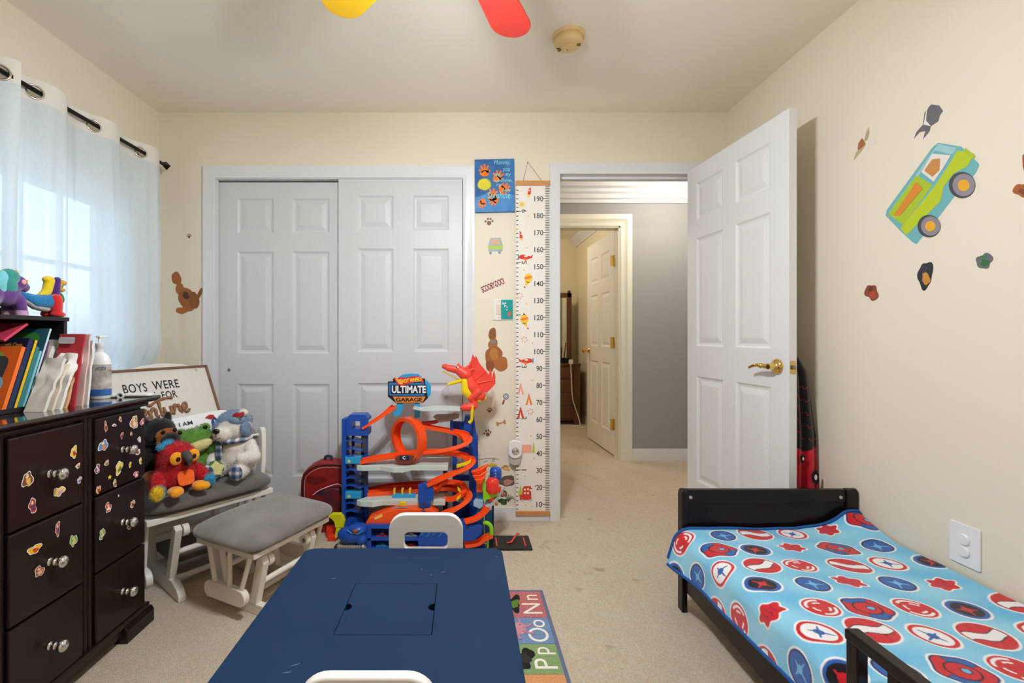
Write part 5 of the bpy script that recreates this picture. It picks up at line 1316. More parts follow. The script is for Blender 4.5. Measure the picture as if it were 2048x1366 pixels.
for nm, u, v, ru, rv, m_, dy in (('red', 985, 970, 13, 15, REDP, .0), ('blue', 991.5, 946, 12, 12.5, BLU, .045)):
    s_ = (YP + dy) / F; c = PY(u, v, YP + dy)
    k = G(); r, h_ = ru * s_, rv * s_
    pf = [(r * .86, -h_), (r * .98, -h_ * .6)]
    for j in range(5): pf += [(r * 1.0, -h_ * (.45 - .2 * j)), (r * .965, -h_ * (.40 - .2 * j))]
    pf += [(r * .9, h_ * .62), (r * .72, h_ * .85), (r * .4, h_ * .97), (0, h_)]
    k.lathe(pf, 28, Matrix.Translation(c)); k.build('dome', m_, ps, world=True, smooth=45)
k = G(); k.prism(pp([(966, 962), (971, 960), (972, 982), (980, 986), (998, 985), (994, 991), (984, 995), (966, 1001)], YP), -.04, .0, FR(YP - .012)); k.build('green_cradle', GRNT, ps, world=True, bevel=.003)
k = G(); k.prism(pp([(978, 958), (1000, 958), (1000, 962), (978, 962)], YP), -.02, .0, FR(YP + .05)); k.build('dome_seat', flat('c8c060', .4), ps, world=True, bevel=.003)
track('clear_chute', [q3(1002, 975, YP + .08), q3(994, 988, YP + .04), q3(984, 1002, YP + .01), q3(974, 1014, YP - .01)], .040, flat('b4c0c8', .25), ps, .014)
k = G(); pbox(k, 978, 988, 995, 1004, YP - .01, .02); k.build('red_block', REDP, ps, world=True, bevel=.003)
k = G(); k.ell(PY(993, 1007, YP), (.009, .008, .011)); k.build('knob', mat('ochre_plastic', (176, 118, 50), .4), ps, world=True, smooth=60)
track('lower_ramp', [q3(976, 1014, YP - .01), q3(968, 1026, YP - .02), q3(952, 1038, YP - .03), q3(930, 1045, YP - .04)], .036, ORA, ps, .012)
k = G(); q = spline([tuple(PY(u, v, YP - .01)) for u, v in ((966, 1045), (974, 1046), (981, 1052), (983, 1062), (983, 1070))], 6); k.tube(q, .011, 8); k.build('green_pipe', GRNT, ps, world=True, smooth=60)
k = G(); pbox(k, 974, 978, 1074, 1100, YP - .012, .012); k.build('green_leg', GRNT, ps, world=True)
track('exit_ramp', [q3(984, 1072, YP - .01), q3(970, 1078, YP - .02), q3(955, 1088, YP - .03), q3(930, 1092, YP - .04)], .034, ORA, ps, .014)
k = G(); pbox(k, 930, 972, 1096, 1103, YP - .03, .05); k.build('base', DBLU, ps, world=True, bevel=.002)
k = G(); k.prism(pp([(996, 985), (1003, 978), (1004, 988), (998, 996)], YP), -.02, 0, FR(YP + .03)); k.build('orange_flap', ORA, ps, world=True)
# ---- flat launcher mat on the carpet
a = PZ(975, 1076); b = PZ(1067, 1103)
mt = thing('toy_launch_mat', 'flat black toy launch mat with orange stripes on the carpet', 'toy mat', ((a.x + b.x) / 2 + .02, (a.y + b.y) / 2, 0))
xa, xb, ya, yb = .125, .352, 2.315, 2.47
k = G(); k.box(xa, xb, ya, yb, .0005, .010)
for i in range(10): k.box(xa + .01 + i * .022, xa + .02 + i * .022, ya - .004, ya, .002, .009); k.box(xa + .01 + i * .022, xa + .02 + i * .022, yb, yb + .004, .002, .009)
pm = k.build('mat_plate', BLKT, mt, world=True, bevel=.002)
for x in (xa + .045, xb - .035):
    k = G(); k.box(x, x + .006, ya + .03, yb - .03, .010, .012); k.build('stripe', CORAL, mt, world=True)
k = G(); k.tube([(xa + .10, ya + .06, .013), (xa + .125, ya + .065, .014), (xa + .165, ya + .135, .03), (xa + .175, ya + .13, .026)], .0045, 8); k.build('lever', CORAL, mt, world=True, smooth=50)
# ---- yellow and orange toy by the ottoman
YY = 2.42
yt = thing('toy_excavator', 'yellow and orange toy loader standing beside the ottoman', 'toy', (-.68, YY, 0))
k = G(); k.prism(pp([(655, 1034), (664, 1028), (682, 1028), (686, 1033), (690, 1042), (687, 1056), (670, 1056), (668, 1044), (662, 1038)], YY), -.03, .0, FR(YY)); k.build('yellow_arm', mat('acid_yellow_plastic', (224, 220, 28), .4), yt, world=True, bevel=.004)
k = G(); k.prism(pp([(672, 1056), (682, 1056), (676, 1074), (668, 1080)], YY), -.02, .0, FR(YY)); k.build('yellow_strut', MATS['acid_yellow_plastic'], yt, world=True, bevel=.003)
k = G(); pbox(k, 652, 672, 1052, 1078, YY + .04, .08); pbox(k, 655, 672, 1072, 1083, YY + .0, .04); k.build('orange_body', mat('orange_red_plastic', (232, 60, 28), .4), yt, world=True, bevel=.004)
k = G(); pbox(k, 605, 634, 1070, 1080, YY + .05, .06); pbox(k, 654, 672, 1038, 1052, YY + .06, .05); k.build('dark_tray', mat('plum_plastic', (80, 30, 40), .4), yt, world=True, bevel=.003)
k = G(); pbox(k, 602, 614, 1071, 1082, YY + .03, .03); pbox(k, 619, 632, 1074, 1082, YY + .03, .03); k.build('yellow_foot', YELT, yt, world=True, bevel=.003)
# ---- backpack against the closet door
YK = 2.56
bp = thing('backpack', 'red child backpack with black piping leaning on the closet door', 'backpack', (xc(650, YK), YK + .03, 0))
BRED = mat('red_backpack_nylon', (150, 26, 24), .5, var=(30, .5, (112, 16, 18)), bump=(200, .1, .001)); BDK = mat('black_backpack_trim', (26, 22, 26), .5)
k = G(); outl = [(603, 1078), (603, 985), (604, 958), (608, 945), (620, 932), (638, 923), (655, 921), (690, 926), (705, 934), (712, 950), (712, 1078)]
k.prism(pp(outl, YK), -.085, .03, FR(YK)); k.build('bag_body', BRED, bp, world=True, bevel=(.02, 4), smooth=50)
k = G(); q = [tuple(PY(u, v, YK - .032)) for u, v in ((606, 1000), (606, 975), (608, 953), (622, 938), (645, 930), (680, 931), (705, 942))]; k.tube(spline(q, 5), .0035, 8); k.build('piping', BDK, bp, world=True, smooth=60)
k = G(); q = [tuple(PY(u, v, YK - .030)) for u, v in ((609, 1000), (609, 976), (611, 956), (624, 943), (646, 935), (680, 936))]; k.tube(spline(q, 5), .0014, 6); k.build('zip', flat('c8b8b4', .4), bp, world=True, smooth=60)
fpk = [(624, 1040), (626, 990), (640, 980), (670, 969), (684, 972), (692, 990), (694, 1040)]
k = G(); k.prism(pp(fpk, YK), .0, .05, FR(YK)); fk = k.build('front_pocket', mat('patchwork_nylon', (126, 24, 26), .5, var=(26, 1.0, (16, 20, 44))), bp, world=True, bevel=(.010, 3), smooth=50)
k = G(); k.tube(spline([tuple(PY(u, v, YK - .052)) for u, v in ((626, 990), (640, 980), (670, 969), (682, 971), (690, 988), (693, 1010))], 5), .0024, 6); k.build('piping', flat('e8e4e2', .5), fk, smooth=60)
k = G(); k.prism(wobble(xc(635, YK), zc(957, YK), .05, .03, .3, 20, 4), .030, .0305, FR(YK)); k.build('print_patch', mat('maroon_nylon', (110, 14, 16), .5), bp, world=True)
k = G(); k.tube(spline([tuple(PY(u, v, YK + .03)) for u, v in ((650, 924), (651, 914), (657, 912), (663, 914), (664, 924))], 5), .008, 8); k.build('grab_handle', mat('navy_webbing', (34, 44, 70), .7), bp, world=True, smooth=60)
# ================================================================== table, chairs, rug, bed
NAVY = mat('navy_table_paint', (22, 46, 74), .55, spec=.10, var=(5, .25, (30, 56, 84)), bump=(120, .05, .0006))
TZ = .48; TX0, TX1, TY0, TY1 = -.452, .110, .745, 1.312
tb = thing('activity_table', 'low square navy kids table with a lift-out centre hatch', 'table', ((TX0 + TX1) / 2, (TY0 + TY1) / 2, 0))
HX0, HX1, HY0_, HY1_ = -.267, -.065, .931, 1.124
def ring(outer, inner, z0, z1, M=None, mi=0, g=None):
    """plate with a hole: outer and inner loops have the same count"""
    g = g or G(); n = len(outer)
    vs = [(p[0], p[1], z) for z in (z0, z1) for L in (outer, inner) for p in L]
    fs = []
    for i in range(n):
        j = (i + 1) % n
        fs += [(i, n + i, n + j, j), (2 * n + i, 2 * n + j, 3 * n + j, 3 * n + i), (i, j, 2 * n + j, 2 * n + i), (n + i, 3 * n + i, 3 * n + j, n + j)]
    g.add(vs, fs, M, mi); return g
cx, cy = (TX0 + TX1) / 2, (TY0 + TY1) / 2
outer = rrect(TX1 - TX0, TY1 - TY0, .028, 6, cx, cy); inner = rrect(HX1 - HX0, HY1_ - HY0_, .002, 6, (HX0 + HX1) / 2, (HY0_ + HY1_) / 2)
ring(outer, inner, TZ - .018, TZ).build('table_top', NAVY, tb, world=True, bevel=.002)
nt_ = [(HX0 + .0012, HY0_ + .0012)]; hm = (HY0_ + HY1_) / 2
pts = [(HX0 + .001, HY0_ + .001), (HX1 - .001, HY0_ + .001)]
pts += [(HX1 - .001 - .014 * math.sin(a), hm - .013 * math.cos(a)) for a in np.linspace(0, PI, 9)]
pts += [(HX1 - .001, HY1_ - .001), (HX0 + .001, HY1_ - .001)]
pts += [(HX0 + .001 + .014 * math.sin(a), hm + .013 * math.cos(a)) for a in np.linspace(0, PI, 9)]
k = G(); k.prism(pts, TZ - .016, TZ - .0006); k.build('hatch', NAVY, tb, world=True, bevel=.0008)
k = G(); k.box(HX0 - .01, HX1 + .01, HY0_ - .01, HY1_ + .01, TZ - .10, TZ - .096)
for b_ in ((HX0 - .01, HX0 - .007, HY0_ - .01, HY1_ + .01), (HX1 + .007, HX1 + .01, HY0_ - .01, HY1_ + .01), (HX0 - .01, HX1 + .01, HY0_ - .01, HY0_ - .007), (HX0 - .01, HX1 + .01, HY1_ + .007, HY1_ + .01)): k.box(*b_, TZ - .10, TZ - .018)
k.build('storage_net', mat('black_net', (18, 18, 20), .8), tb, world=True)
k = G(); k.box(-.25, -.22, .99, 1.06, TZ - .094, TZ - .07); k.build('stored_block', mat('terracotta_block', (190, 110, 88), .6), tb, world=True, bevel=.004)
WCH = mat('white_chair_lacquer', (228, 224, 218), .35, bump=(60, .03, .0006))
for x in (TX0 + .035, TX1 - .035):
    for y in (TY0 + .035, TY1 - .035):
        k = G(); k.box(x - .02, x + .02, y - .02, y + .02, 0.008, TZ - .018); k.build('leg', WCH, tb, world=True, bevel=.004)
for b_ in ((TX0 + .03, TX1 - .03, TY0 + .03, TY0 + .045), (TX0 + .03, TX1 - .03, TY1 - .045, TY1 - .03), (TX0 + .03, TX0 + .045, TY0 + .03, TY1 - .03), (TX1 - .045, TX1 - .03, TY0 + .03, TY1 - .03)):
    k = G(); k.box(*b_, TZ - .07, TZ - .018); k.build('apron', WCH, tb, world=True)
# scratches worn into the paint
for u, v, w_, a_ in ((667, 1157, 8, .3), (887, 1144, 10, .5), (862, 1150, 6, .2), (993, 1113, 10, -.6), (590, 1330, 14, .5), (574, 1345, 12, .2), (843, 1139, 4, .9)):
    p_ = PZ(u, v, TZ); k = G(); k.prism([(-w_ * .0007, 0), (0, .0006), (w_ * .0007, 0), (0, -.0006)], .0, .0003, Matrix.Translation((p_.x, p_.y, TZ)) @ Matrix.Rotation(a_, 4, 'Z')); k.build('scratch', flat('8a9cb0', .6), tb, world=True)
def kid_chair(label, x, ytable, side):
    """side +1: far side of the table facing -y"""
    c = thing('kids_chair', label, 'chair', (x, ytable, .0075), 0 if side > 0 else PI, group='white kids chairs at the navy table')
    ZT = .558; w, h_ = .219, .215
    o_ = rrect(w, h_, .048, 8, 0, 0); i_ = rrect(.128, .048, .016, 8, 0, .030)
    M = Matrix.Translation((0, .028, ZT - h_ / 2)) @ Matrix.Rotation(-.06 * 0, 4, 'X') @ frame((0, 0, 0), (1, 0, 0), (0, 0, 1))
    ring(o_, i_, -.010, .010, M).build('backrest', WCH, c, bevel=(.003, 2), smooth=35)
    k = G(); k.prism(rrect(.25, .24, .03, 6, 0, -.10), .262, .278); k.build('seat', WCH, c, bevel=.004)
    for sx in (-1, 1):
        k = G(); k.box(sx * .075 - .015, sx * .075 + .015, .016, .040, .0, ZT - h_ + .03); k.build('leg', WCH, c, bevel=.004)
        k = G(); k.box(sx * .10 - .013, sx * .10 + .013, -.205, -.179, .0, .262); k.build('leg', WCH, c, bevel=.004)
    return c
kid_chair('white kids chair with slotted back on the toy garage side of the table', -.111, 1.322, 1)
kid_chair('white kids chair with rounded back on the table side away from the garage', -.149, .735, -1)
# ---------------- alphabet rug
RX0, RX1, RY0, RY1 = -.62, .338, .42, 1.947
ru = thing('alphabet_rug', 'colourful alphabet rug with letter squares under the table', 'rug', ((RX0 + RX1) / 2, (RY0 + RY1) / 2, 0))
k = G(); k.box(RX0, RX1, RY0, RY1, .0005, .0055); k.build('rug_border', mat('slate_rug_binding', (104, 112, 138), .95, bump=(600, .8, .002)), ru, world=True, bevel=.002)
ys = [1.932, 1.753, 1.603, 1.459, 1.315, 1.17, 1.03, .88, .74, .59, .44]; xs = [.324, .094, -.136, -.366, -.605]
rc = ['c02c2c', '4a7cb4', '6e9a2c', 'e8901c', '7a4a94', '30a0a0', 'd8c030']
for i in range(4):
    for j in range(10):
        k = G(); k.box(xs[i + 1] + .0008, xs[i] - .0008, ys[j + 1] + .0008, ys[j] - .0008, .0055, .0072)
        c = rc[(j + 3 * i) % 7]; sq = k.build('letter_square', mat('rug_' + c, c, .97, sheen=.2, spec=.05, bump=(700, .9, .003), var=(300, .35, 'f0f0f0')), ru, world=True)
        if i == 0 and j < 3:
            L1 = 'NOP'[j]; t = ys[j] - ys[j + 1]; yc_ = (ys[j] + ys[j + 1]) / 2
            k = G(); M = lambda x, y: frame((x, y, .0074), (0, 1, 0), (-1, 0, 0))
            text(k, L1, M(.272, yc_ - t * .17), h=.074, bold=.0); text(k, L1.lower(), M(.285, yc_ + t * .26), h=.044 if L1 != 'P' else .060, bold=.0)
            k.build('letter', flat('ece6d8', .95), sq)
            k = G()
            if L1 == 'O':
                k.prism(wobble(.205, yc_ + .01, .030, .034, .1, 20, 2), .0074, .0078, None, 0)
                for a in range(6):
                    t0 = a * 1.05; P_ = [(.205 + r * math.cos(t0 + r * 8), yc_ + .01 + r * math.sin(t0 + r * 8)) for r in (.02, .035, .05, .062)]
                    k.tube([(x, y, .0078) for x, y in spline(P_, 4)], .0042, 6, mi=0)
                k.build('picture', flat('c88a98', .95), sq)
            else:
                k.prism(wobble(.205, yc_, .030, .045, .55, 26, j), .0074, .0078, None, 0); k.prism(wobble(.205, yc_, .018, .030, .5, 20, j + 1), .0078, .0081, None, 1)
                k.build('picture', [flat('14140f', .95), flat('5a7a2c' if L1 == 'N' else '2a2a28', .95)], sq)
# ---------------- toddler bed
BEDW = mat('bed_espresso_wood', (20, 13, 12), .3, spec=.3, coat=.12, var=(8, .4, (30, 20, 17)))
BX0, BX1, BYF, BYN = .862, 1.558, 1.80, .36
bd = thing('toddler_bed', 'dark espresso toddler bed with solid footboard and slatted guard rail', 'bed', ((BX0 + BX1) / 2, (BYF + BYN) / 2, 0))
FBZ = .487
for x0, x1 in ((BX0, BX0 + .022), (BX1 - .045, BX1)):
    k = G(); k.prism([(BYF + .032, 0), (BYF - .006, 0), (BYF - .006, FBZ - .012), (BYF + .002, FBZ - .002), (BYF + .014, FBZ), (BYF + .028, FBZ - .012), (BYF + .032, FBZ - .03)], x0, x1, frame((0, 0, 0), (0, 1, 0), (0, 0, 1))); k.build('post', BEDW, bd, world=True, bevel=.003)
k = G(); k.box(BX0 + .022, BX1 - .045, BYF, BYF + .022, FBZ - .055, FBZ - .003); k.build('top_rail', BEDW, bd, world=True, bevel=.004)
k = G(); k.box(BX0 + .022, BX1 - .045, BYF + .005, BYF + .018, .12, FBZ - .055); k.build('foot_panel', BEDW, bd, world=True)
for x in (BX0 + .036, BX1 - .066):
    k = G(); k.cyl((x, BYF - .003, FBZ - .033), (x, BYF + .004, FBZ - .033), .0062, n=14); k.build('screw_cap', flat('b4acaa', .4), bd, world=True)
k = G(); k.box(BX0 + .012, BX0 + .032, BYN, BYF, .085, .190); k.build('side_rail', BEDW, bd, world=True, bevel=.003)
k = G(); k.box(BX1 - .03, BX1 - .01, BYN, BYF, .085, .190); k.build('side_rail', BEDW, bd, world=True, bevel=.003)
k = G(); k.box(BX0 + .03, BX1 - .03, BYN, BYF, .10, .118); k.build('slat_base', BEDW, bd, world=True)
for x0, x1 in ((BX0, BX0 + .03), (BX1 - .03, BX1)):
    k = G(); k.box(x0, x1, BYN - .03, BYN, 0, .60); k.build('post', BEDW, bd, world=True, bevel=.004)
k = G(); k.box(BX0 + .03, BX1 - .03, BYN - .025, BYN - .005, .15, .60); k.build('head_panel', BEDW, bd, world=True, bevel=.004)
gx = BX0 - .012; GY = .998
k = G(); k.box(gx - .016, gx + .016, BYN, GY, .428, .452); k.build('guard_top_rail', BEDW, bd, world=True, bevel=.004)
k = G(); k.box(gx - .012, gx + .012, GY - .030, GY, .10, .428); k.build('guard_post', BEDW, bd, world=True, bevel=.003)
for i in range(6):
    y = GY - .105 - .085 * i; k = G(); k.box(gx - .008, gx + .008, y - .012, y + .012, .17, .428); k.build('guard_slat', BEDW, bd, world=True, bevel=.002)
k = G(); k.box(BX0 + .035, BX1 - .035, BYN + .005, BYF - .012, .118, .318)
mtt = k.build('mattress', mat('white_sheet', (226, 226, 228), .9), None, bevel=(.03, 4)); tag(mtt, 'thin white crib mattress under the blue blanket', 'mattress')
# ---------------- fleece blanket: one sheet draped over the mattress, printed with ovals
def blanket():
    nx, ny = 400, 580
    y0, y1 = BYN + .06, BYF - .016
    xL, xR = BX0 + .014, BX1 - .008                       # where it bends down
    wt = xR - xL; wl = .168; wr = .02                    # width on top, left drop
    S = np.linspace(0, wl + wt + wr, nx); T = np.linspace(y0, y1, ny)
    s, t = np.meshgrid(S, T)
    X = np.zeros_like(s); Z = np.zeros_like(s)
    zt = .336; r = .05
    # left side: arc from the drop to the top
    arc = r * PI / 2; a = np.clip((s - (wl - arc)) / r, 0, PI / 2)
    flat_ = s - wl
    X = np.where(s < wl - arc, xL - .03, np.where(s < wl, xL - .03 + r * (1 - np.cos(a)), xL - .03 + r + flat_))
    Z = np.where(s < wl - arc, zt - r - (wl - arc - s), np.where(s < wl, zt - r + r * np.sin(a), zt))
    X = np.minimum(X, BX1 - .006)
    def N2(f, sd, px=s, py=t):
        out = np.zeros_like(px); rr = np.random.default_rng(sd)
        for _ in range(7):
            th = rr.uniform(0, 6.28); ff = f * rr.uniform(.6, 1.5); out += np.sin(ff * (px * np.cos(th) + py * np.sin(th)) + rr.uniform(0, 6.28))
        return out / 7
    Z += .010 * N2(9, 1) + .003 * N2(34, 2)
    edge = np.clip(1 - s / wl, 0, 1)
    X -= edge * (.012 + .020 * N2(10, 3)) + edge * .035 * np.exp(-((t - y1) / .10) ** 2)
    Z += edge * .012 * N2(8, 4)
    hemcut = edge * .05 * (np.clip((y1 - t) / 1.2, 0, 1))
    Z += hemcut * 0.35
    kq = np.clip((1.07 - t) / .07, 0, 1); X += .034 * kq * kq * (3 - 2 * kq) * np.clip(1.25 - s / wl, 0, 1)
    # rises into a rolled corner at the footboard / wall end
    cr = np.clip((t - (y1 - .16)) / .16, 0, 1) * np.clip((X - (BX1 - .26)) / .2, 0, 1)
    Z += .045 * cr ** 1.3 * (1 + .35 * np.sin(s * 26))
    Z += .012 * np.clip((X - (BX1 - .10)) / .10, 0, 1)
    # ---- print in the sheet's own (s, t) coordinates, sampled twice as fine and averaged
    SS = 2
    Sf = np.linspace(S[0], S[-1], nx * SS); Tf = np.linspace(T[0], T[-1], ny * SS); sF, tF = np.meshgrid(Sf, Tf)
    col = np.zeros(sF.shape + (3,)); base = np.array(lin((104, 186, 226))[:3]); b2 = np.array(lin((152, 214, 236))[:3])
    mix = np.clip(.5 + .9 * N2(16, 7, sF, tF * 2), 0, 1)[..., None]; col[:] = base * (1 - mix) + b2 * mix
    C = {n_: np.array(lin(c_)[:3]) for n_, c_ in dict(white='f2eeee', red='cc1f26', dred='8c1018', blue='2a5ea8', dblue='20285c', lblue='6fb8e2', black='16121a').items()}
    def oval_(cs, ct, kind, rot, sd):
        i0, i1 = np.searchsorted(Tf, (ct - .09, ct + .09)); j0, j1 = np.searchsorted(Sf, (cs - .09, cs + .09))
        if i1 <= i0 or j1 <= j0: return
        s_, t_ = sF[i0:i1, j0:j1], tF[i0:i1, j0:j1]; cc = col[i0:i1, j0:j1]
        def paint(mask, c): cc[mask] = C[c]
        def D(rs, rt):
            ds, dt = s_ - cs, t_ - ct; c_, q_ = math.cos(rot), math.sin(rot); x = (ds * c_ + dt * q_) / rs; y = (-ds * q_ + dt * c_) / rt
            return np.hypot(x, y), np.arctan2(y, x), x, y
        def splat(d, a, lo, hi, ph):
            k = np.clip(np.cos(a * 4 + ph), 0, 1) ** 6 * (.75 + .25 * np.cos(a + ph)); return d < lo + (hi - lo) * k
        ra, rb = .048, .042
        if kind == 'face':
            d, a, x, y = D(.058, .050); paint(d < 1.10, 'white'); paint(d < 1.0, 'red'); w_ = y + .12 * np.sin(x * 4 + sd)
            paint((d < 1.0) & (np.abs(np.sin(x * 6 + np.sin(y * 3))) < .07), 'dred'); paint((d < .93) & (np.abs(w_) < .32), 'black'); paint((d < .90) & (np.abs(w_) < .26), 'white')
        elif kind == 'ring':
            d, a, x, y = D(ra, rb); paint(d < 1.12, 'white'); paint(d < 1.0, 'red'); paint(d < .80, 'white'); paint(splat(d, a, .26, .74, sd), 'blue')
        elif kind == 'redring':
            d, a, x, y = D(ra, rb); paint(d < 1.12, 'white'); paint(d < 1.0, 'red'); paint((d < .86) & (d > .70) & (np.cos(a * 2 + sd) > -.3), 'white'); paint((d < .55) & (d > .42) & (np.cos(a * 3 + sd) > .1), 'white')
        elif kind == 'blue':
            d, a, x, y = D(ra * .96, rb * .96); paint(d < 1.12, 'white'); paint(d < 1.0, 'dblue'); paint(d < .88, 'blue'); paint(splat(d, a, .24, .76, sd), 'lblue')
        elif kind == 'black':
            d, a, x, y = D(ra, rb); paint(d < 1.14, 'white'); paint(d < 1.0, 'blue'); paint(d < .78, 'black'); paint(splat(d, a, .26, .70, sd), 'red')
        elif kind == 'dark':
            d, a, x, y = D(.060, .050); q = 1 + .06 * np.cos(a * 5 + sd); paint(d < q + .1, 'white'); paint(d < q, 'dblue'); paint((d < q - .08) & (np.sin(a * 2 + sd) > -.2), 'red'); paint((d < q - .08) & (np.sin(a * 2 + sd) <= -.3), 'blue'); paint(np.abs(d - .55) < .04, 'black'); paint((d < .52), 'red'); paint((np.hypot(x - .15, y) < .2), 'black'); paint((np.hypot(x - .15, y) < .15), 'lblue')
        else:
            d, a, x, y = D(.046, .034); q = .84 + .13 * np.cos(a * 6 + sd); paint(d < q + .14, 'white'); paint(d < q, 'red'); paint((d < .5) & (np.abs(np.sin(x * 9 + np.sin(y * 4))) < .22), 'dblue')
    rr = random.Random(23); row = 0; y = y1 - .045; prev = []
    names = ['face', 'ring', 'redring', 'blue', 'black', 'dark', 'splat', 'face', 'blue', 'redring']
    while y > y0 - .05:
        x = -.03 + (row % 2) * .070; cur = []
        while x < wl + wt + .06:
            bad = set(cur[-1:]) | set(prev[max(0, len(cur) - 1):len(cur) + 2]); ch = rr.choice([n_ for n_ in names if n_ not in bad] or names)
            cur.append(ch); oval_(x + rr.uniform(-.012, .012), y + rr.uniform(-.012, .012), ch, rr.uniform(-.45, .45), rr.uniform(0, 3)); x += .140
        y -= .118; row += 1; prev = cur
    col = col.reshape(ny, SS, nx, SS, 3).mean((1, 3))
    vs = np.stack([X, t, Z], -1).reshape(-1, 3)
    me = bpy.data.meshes.new('fleece_blanket')
    idx = np.arange(nx * ny).reshape(ny, nx)
    fs = np.stack([idx[:-1, :-1], idx[:-1, 1:], idx[1:, 1:], idx[1:, :-1]], -1).reshape(-1, 4)
    off = Vector((vs[:, 0].mean(), vs[:, 1].mean(), vs[:, 2].min())); vs = vs - np.array(off)
    me.from_pydata(vs.tolist(), [], fs.tolist())
    ca_ = me.color_attributes.new('print', 'FLOAT_COLOR', 'POINT'); A = np.ones((nx * ny, 4)); A[:, :3] = col.reshape(-1, 3); ca_.data.foreach_set('color', A.ravel())
    me.materials.append(mat('printed_fleece', (120, 190, 224), .95, attr='print', sheen=.35, spec=.05, bump=(420, .5, .003)))
    me.polygons.foreach_set('use_smooth', [True] * len(me.polygons)); me.update()
    o = link('fleece_blanket', me, None, off); so = o.modifiers.new('thick', 'SOLIDIFY'); so.thickness = .004; so.offset = -1
    tag(o, 'light blue fleece blanket printed with red and blue ovals covering the bed', 'blanket')
    # rolled blue hem at the raised corner
    q = [tuple(Vector((X[-1, j], t[-1, j], Z[-1, j] + .003)) - off) for j in range(int(nx * .02), nx, 6)]
    k = G(); k.tube(q, .006, 8); k.build('hem', mat('blue_hem', (28, 84, 150), .9), o, smooth=60)
    q = [tuple(Vector((X[i_, 0], t[i_, 0], Z[i_, 0])) - off) for i_ in range(0, ny, 6)]
    k = G(); k.tube(q, .006, 8); k.build('hem', MATS['blue_hem'], o, smooth=60)
blanket()
# ---------------- hooded towel hanging behind the open door
def towel():
    Yt = 1.992; n, m_ = 20, 40; vs = []
    for j in range(m_ + 1):
        f = j / m_; z = .990 - f * .75
        w_ = .034 + .030 * min(1, f / .08) + .050 * min(1, f / .45) ** .8 + .030 * max(0, f - .2)
        for i in range(n + 1):
            a = i / n; x = 1.424 + a * w_; y = Yt + .012 * math.sin(a * 14 + f * 2) * (.3 + f)
            vs.append((x, y, z + .01 * math.sin(a * 9)))
    fs = [(j * (n + 1) + i, j * (n + 1) + i + 1, (j + 1) * (n + 1) + i + 1, (j + 1) * (n + 1) + i) for j in range(m_) for i in range(n)]
    k = G(); 
    up_ = [f_ for f_ in fs if f_[0] // (n + 1) < 21]; lo_ = [f_ for f_ in fs if f_[0] // (n + 1) >= 21]
    t = thing('hooded_towel', 'black and red fabric throw hanging behind the open door', 'throw', (1.48, Yt, .25))
    k.add(vs, up_); a_ = k.build('black_half', mat('black_terry', (18, 14, 16), .95, sheen=.3, bump=(300, .4, .002)), t, world=True, smooth=60)
    so = a_.modifiers.new('t', 'SOLIDIFY'); so.thickness = .006
    k = G(); k.add(vs, lo_); b_ = k.build('red_half', mat('red_terry', (200, 18, 44), .95, sheen=.3, bump=(300, .4, .002)), t, world=True, smooth=60)
    so = b_.modifiers.new('t', 'SOLIDIFY'); so.thickness = .006
    for jj in (5, 8, 11, 14, 17):
        k = G(); q = [Vector(vs[(jj + (i // 7)) * (n + 1) + i]) + Vector((0, -.006, 0)) for i in range(0, n + 1)]
        k.tube(q, .0016, 6); k.build('red_stripe', flat('b02838', .9), a_)
    for jj, ii, r_ in ((27, 14, .024), (31, 5, .022), (23, 6, .015)):
        c = Vector(vs[jj * (n + 1) + ii]) + Vector((0, -.022, 0)); k = G(); k.prism(wobble(0, 0, r_ * .7, r_ * 1.2, .2, 20, jj), 0, .001, frame(c, (1, 0, 0), (0, 0, 1)), 0); k.prism(oval(0.002, 0, r_ * .25, r_ * .5), .001, .0016, frame(c, (1, 0, 0), (0, 0, 1)), 1)
        k.build('print_patch', [flat('2a0c14', .9), flat('e8dcdc', .9)], b_)
towel()
# ================================================================== things on the walls and the ceiling
def WB(dz=0.0): return frame((0, YB - dz, 0), (1, 0, 0), (0, 0, 1))      # back wall, local z towards the room
def wp(u, v): return (xc(u, YB), zc(v, YB))
PXM = YB / F                                                            # metres per photo pixel on the back wall
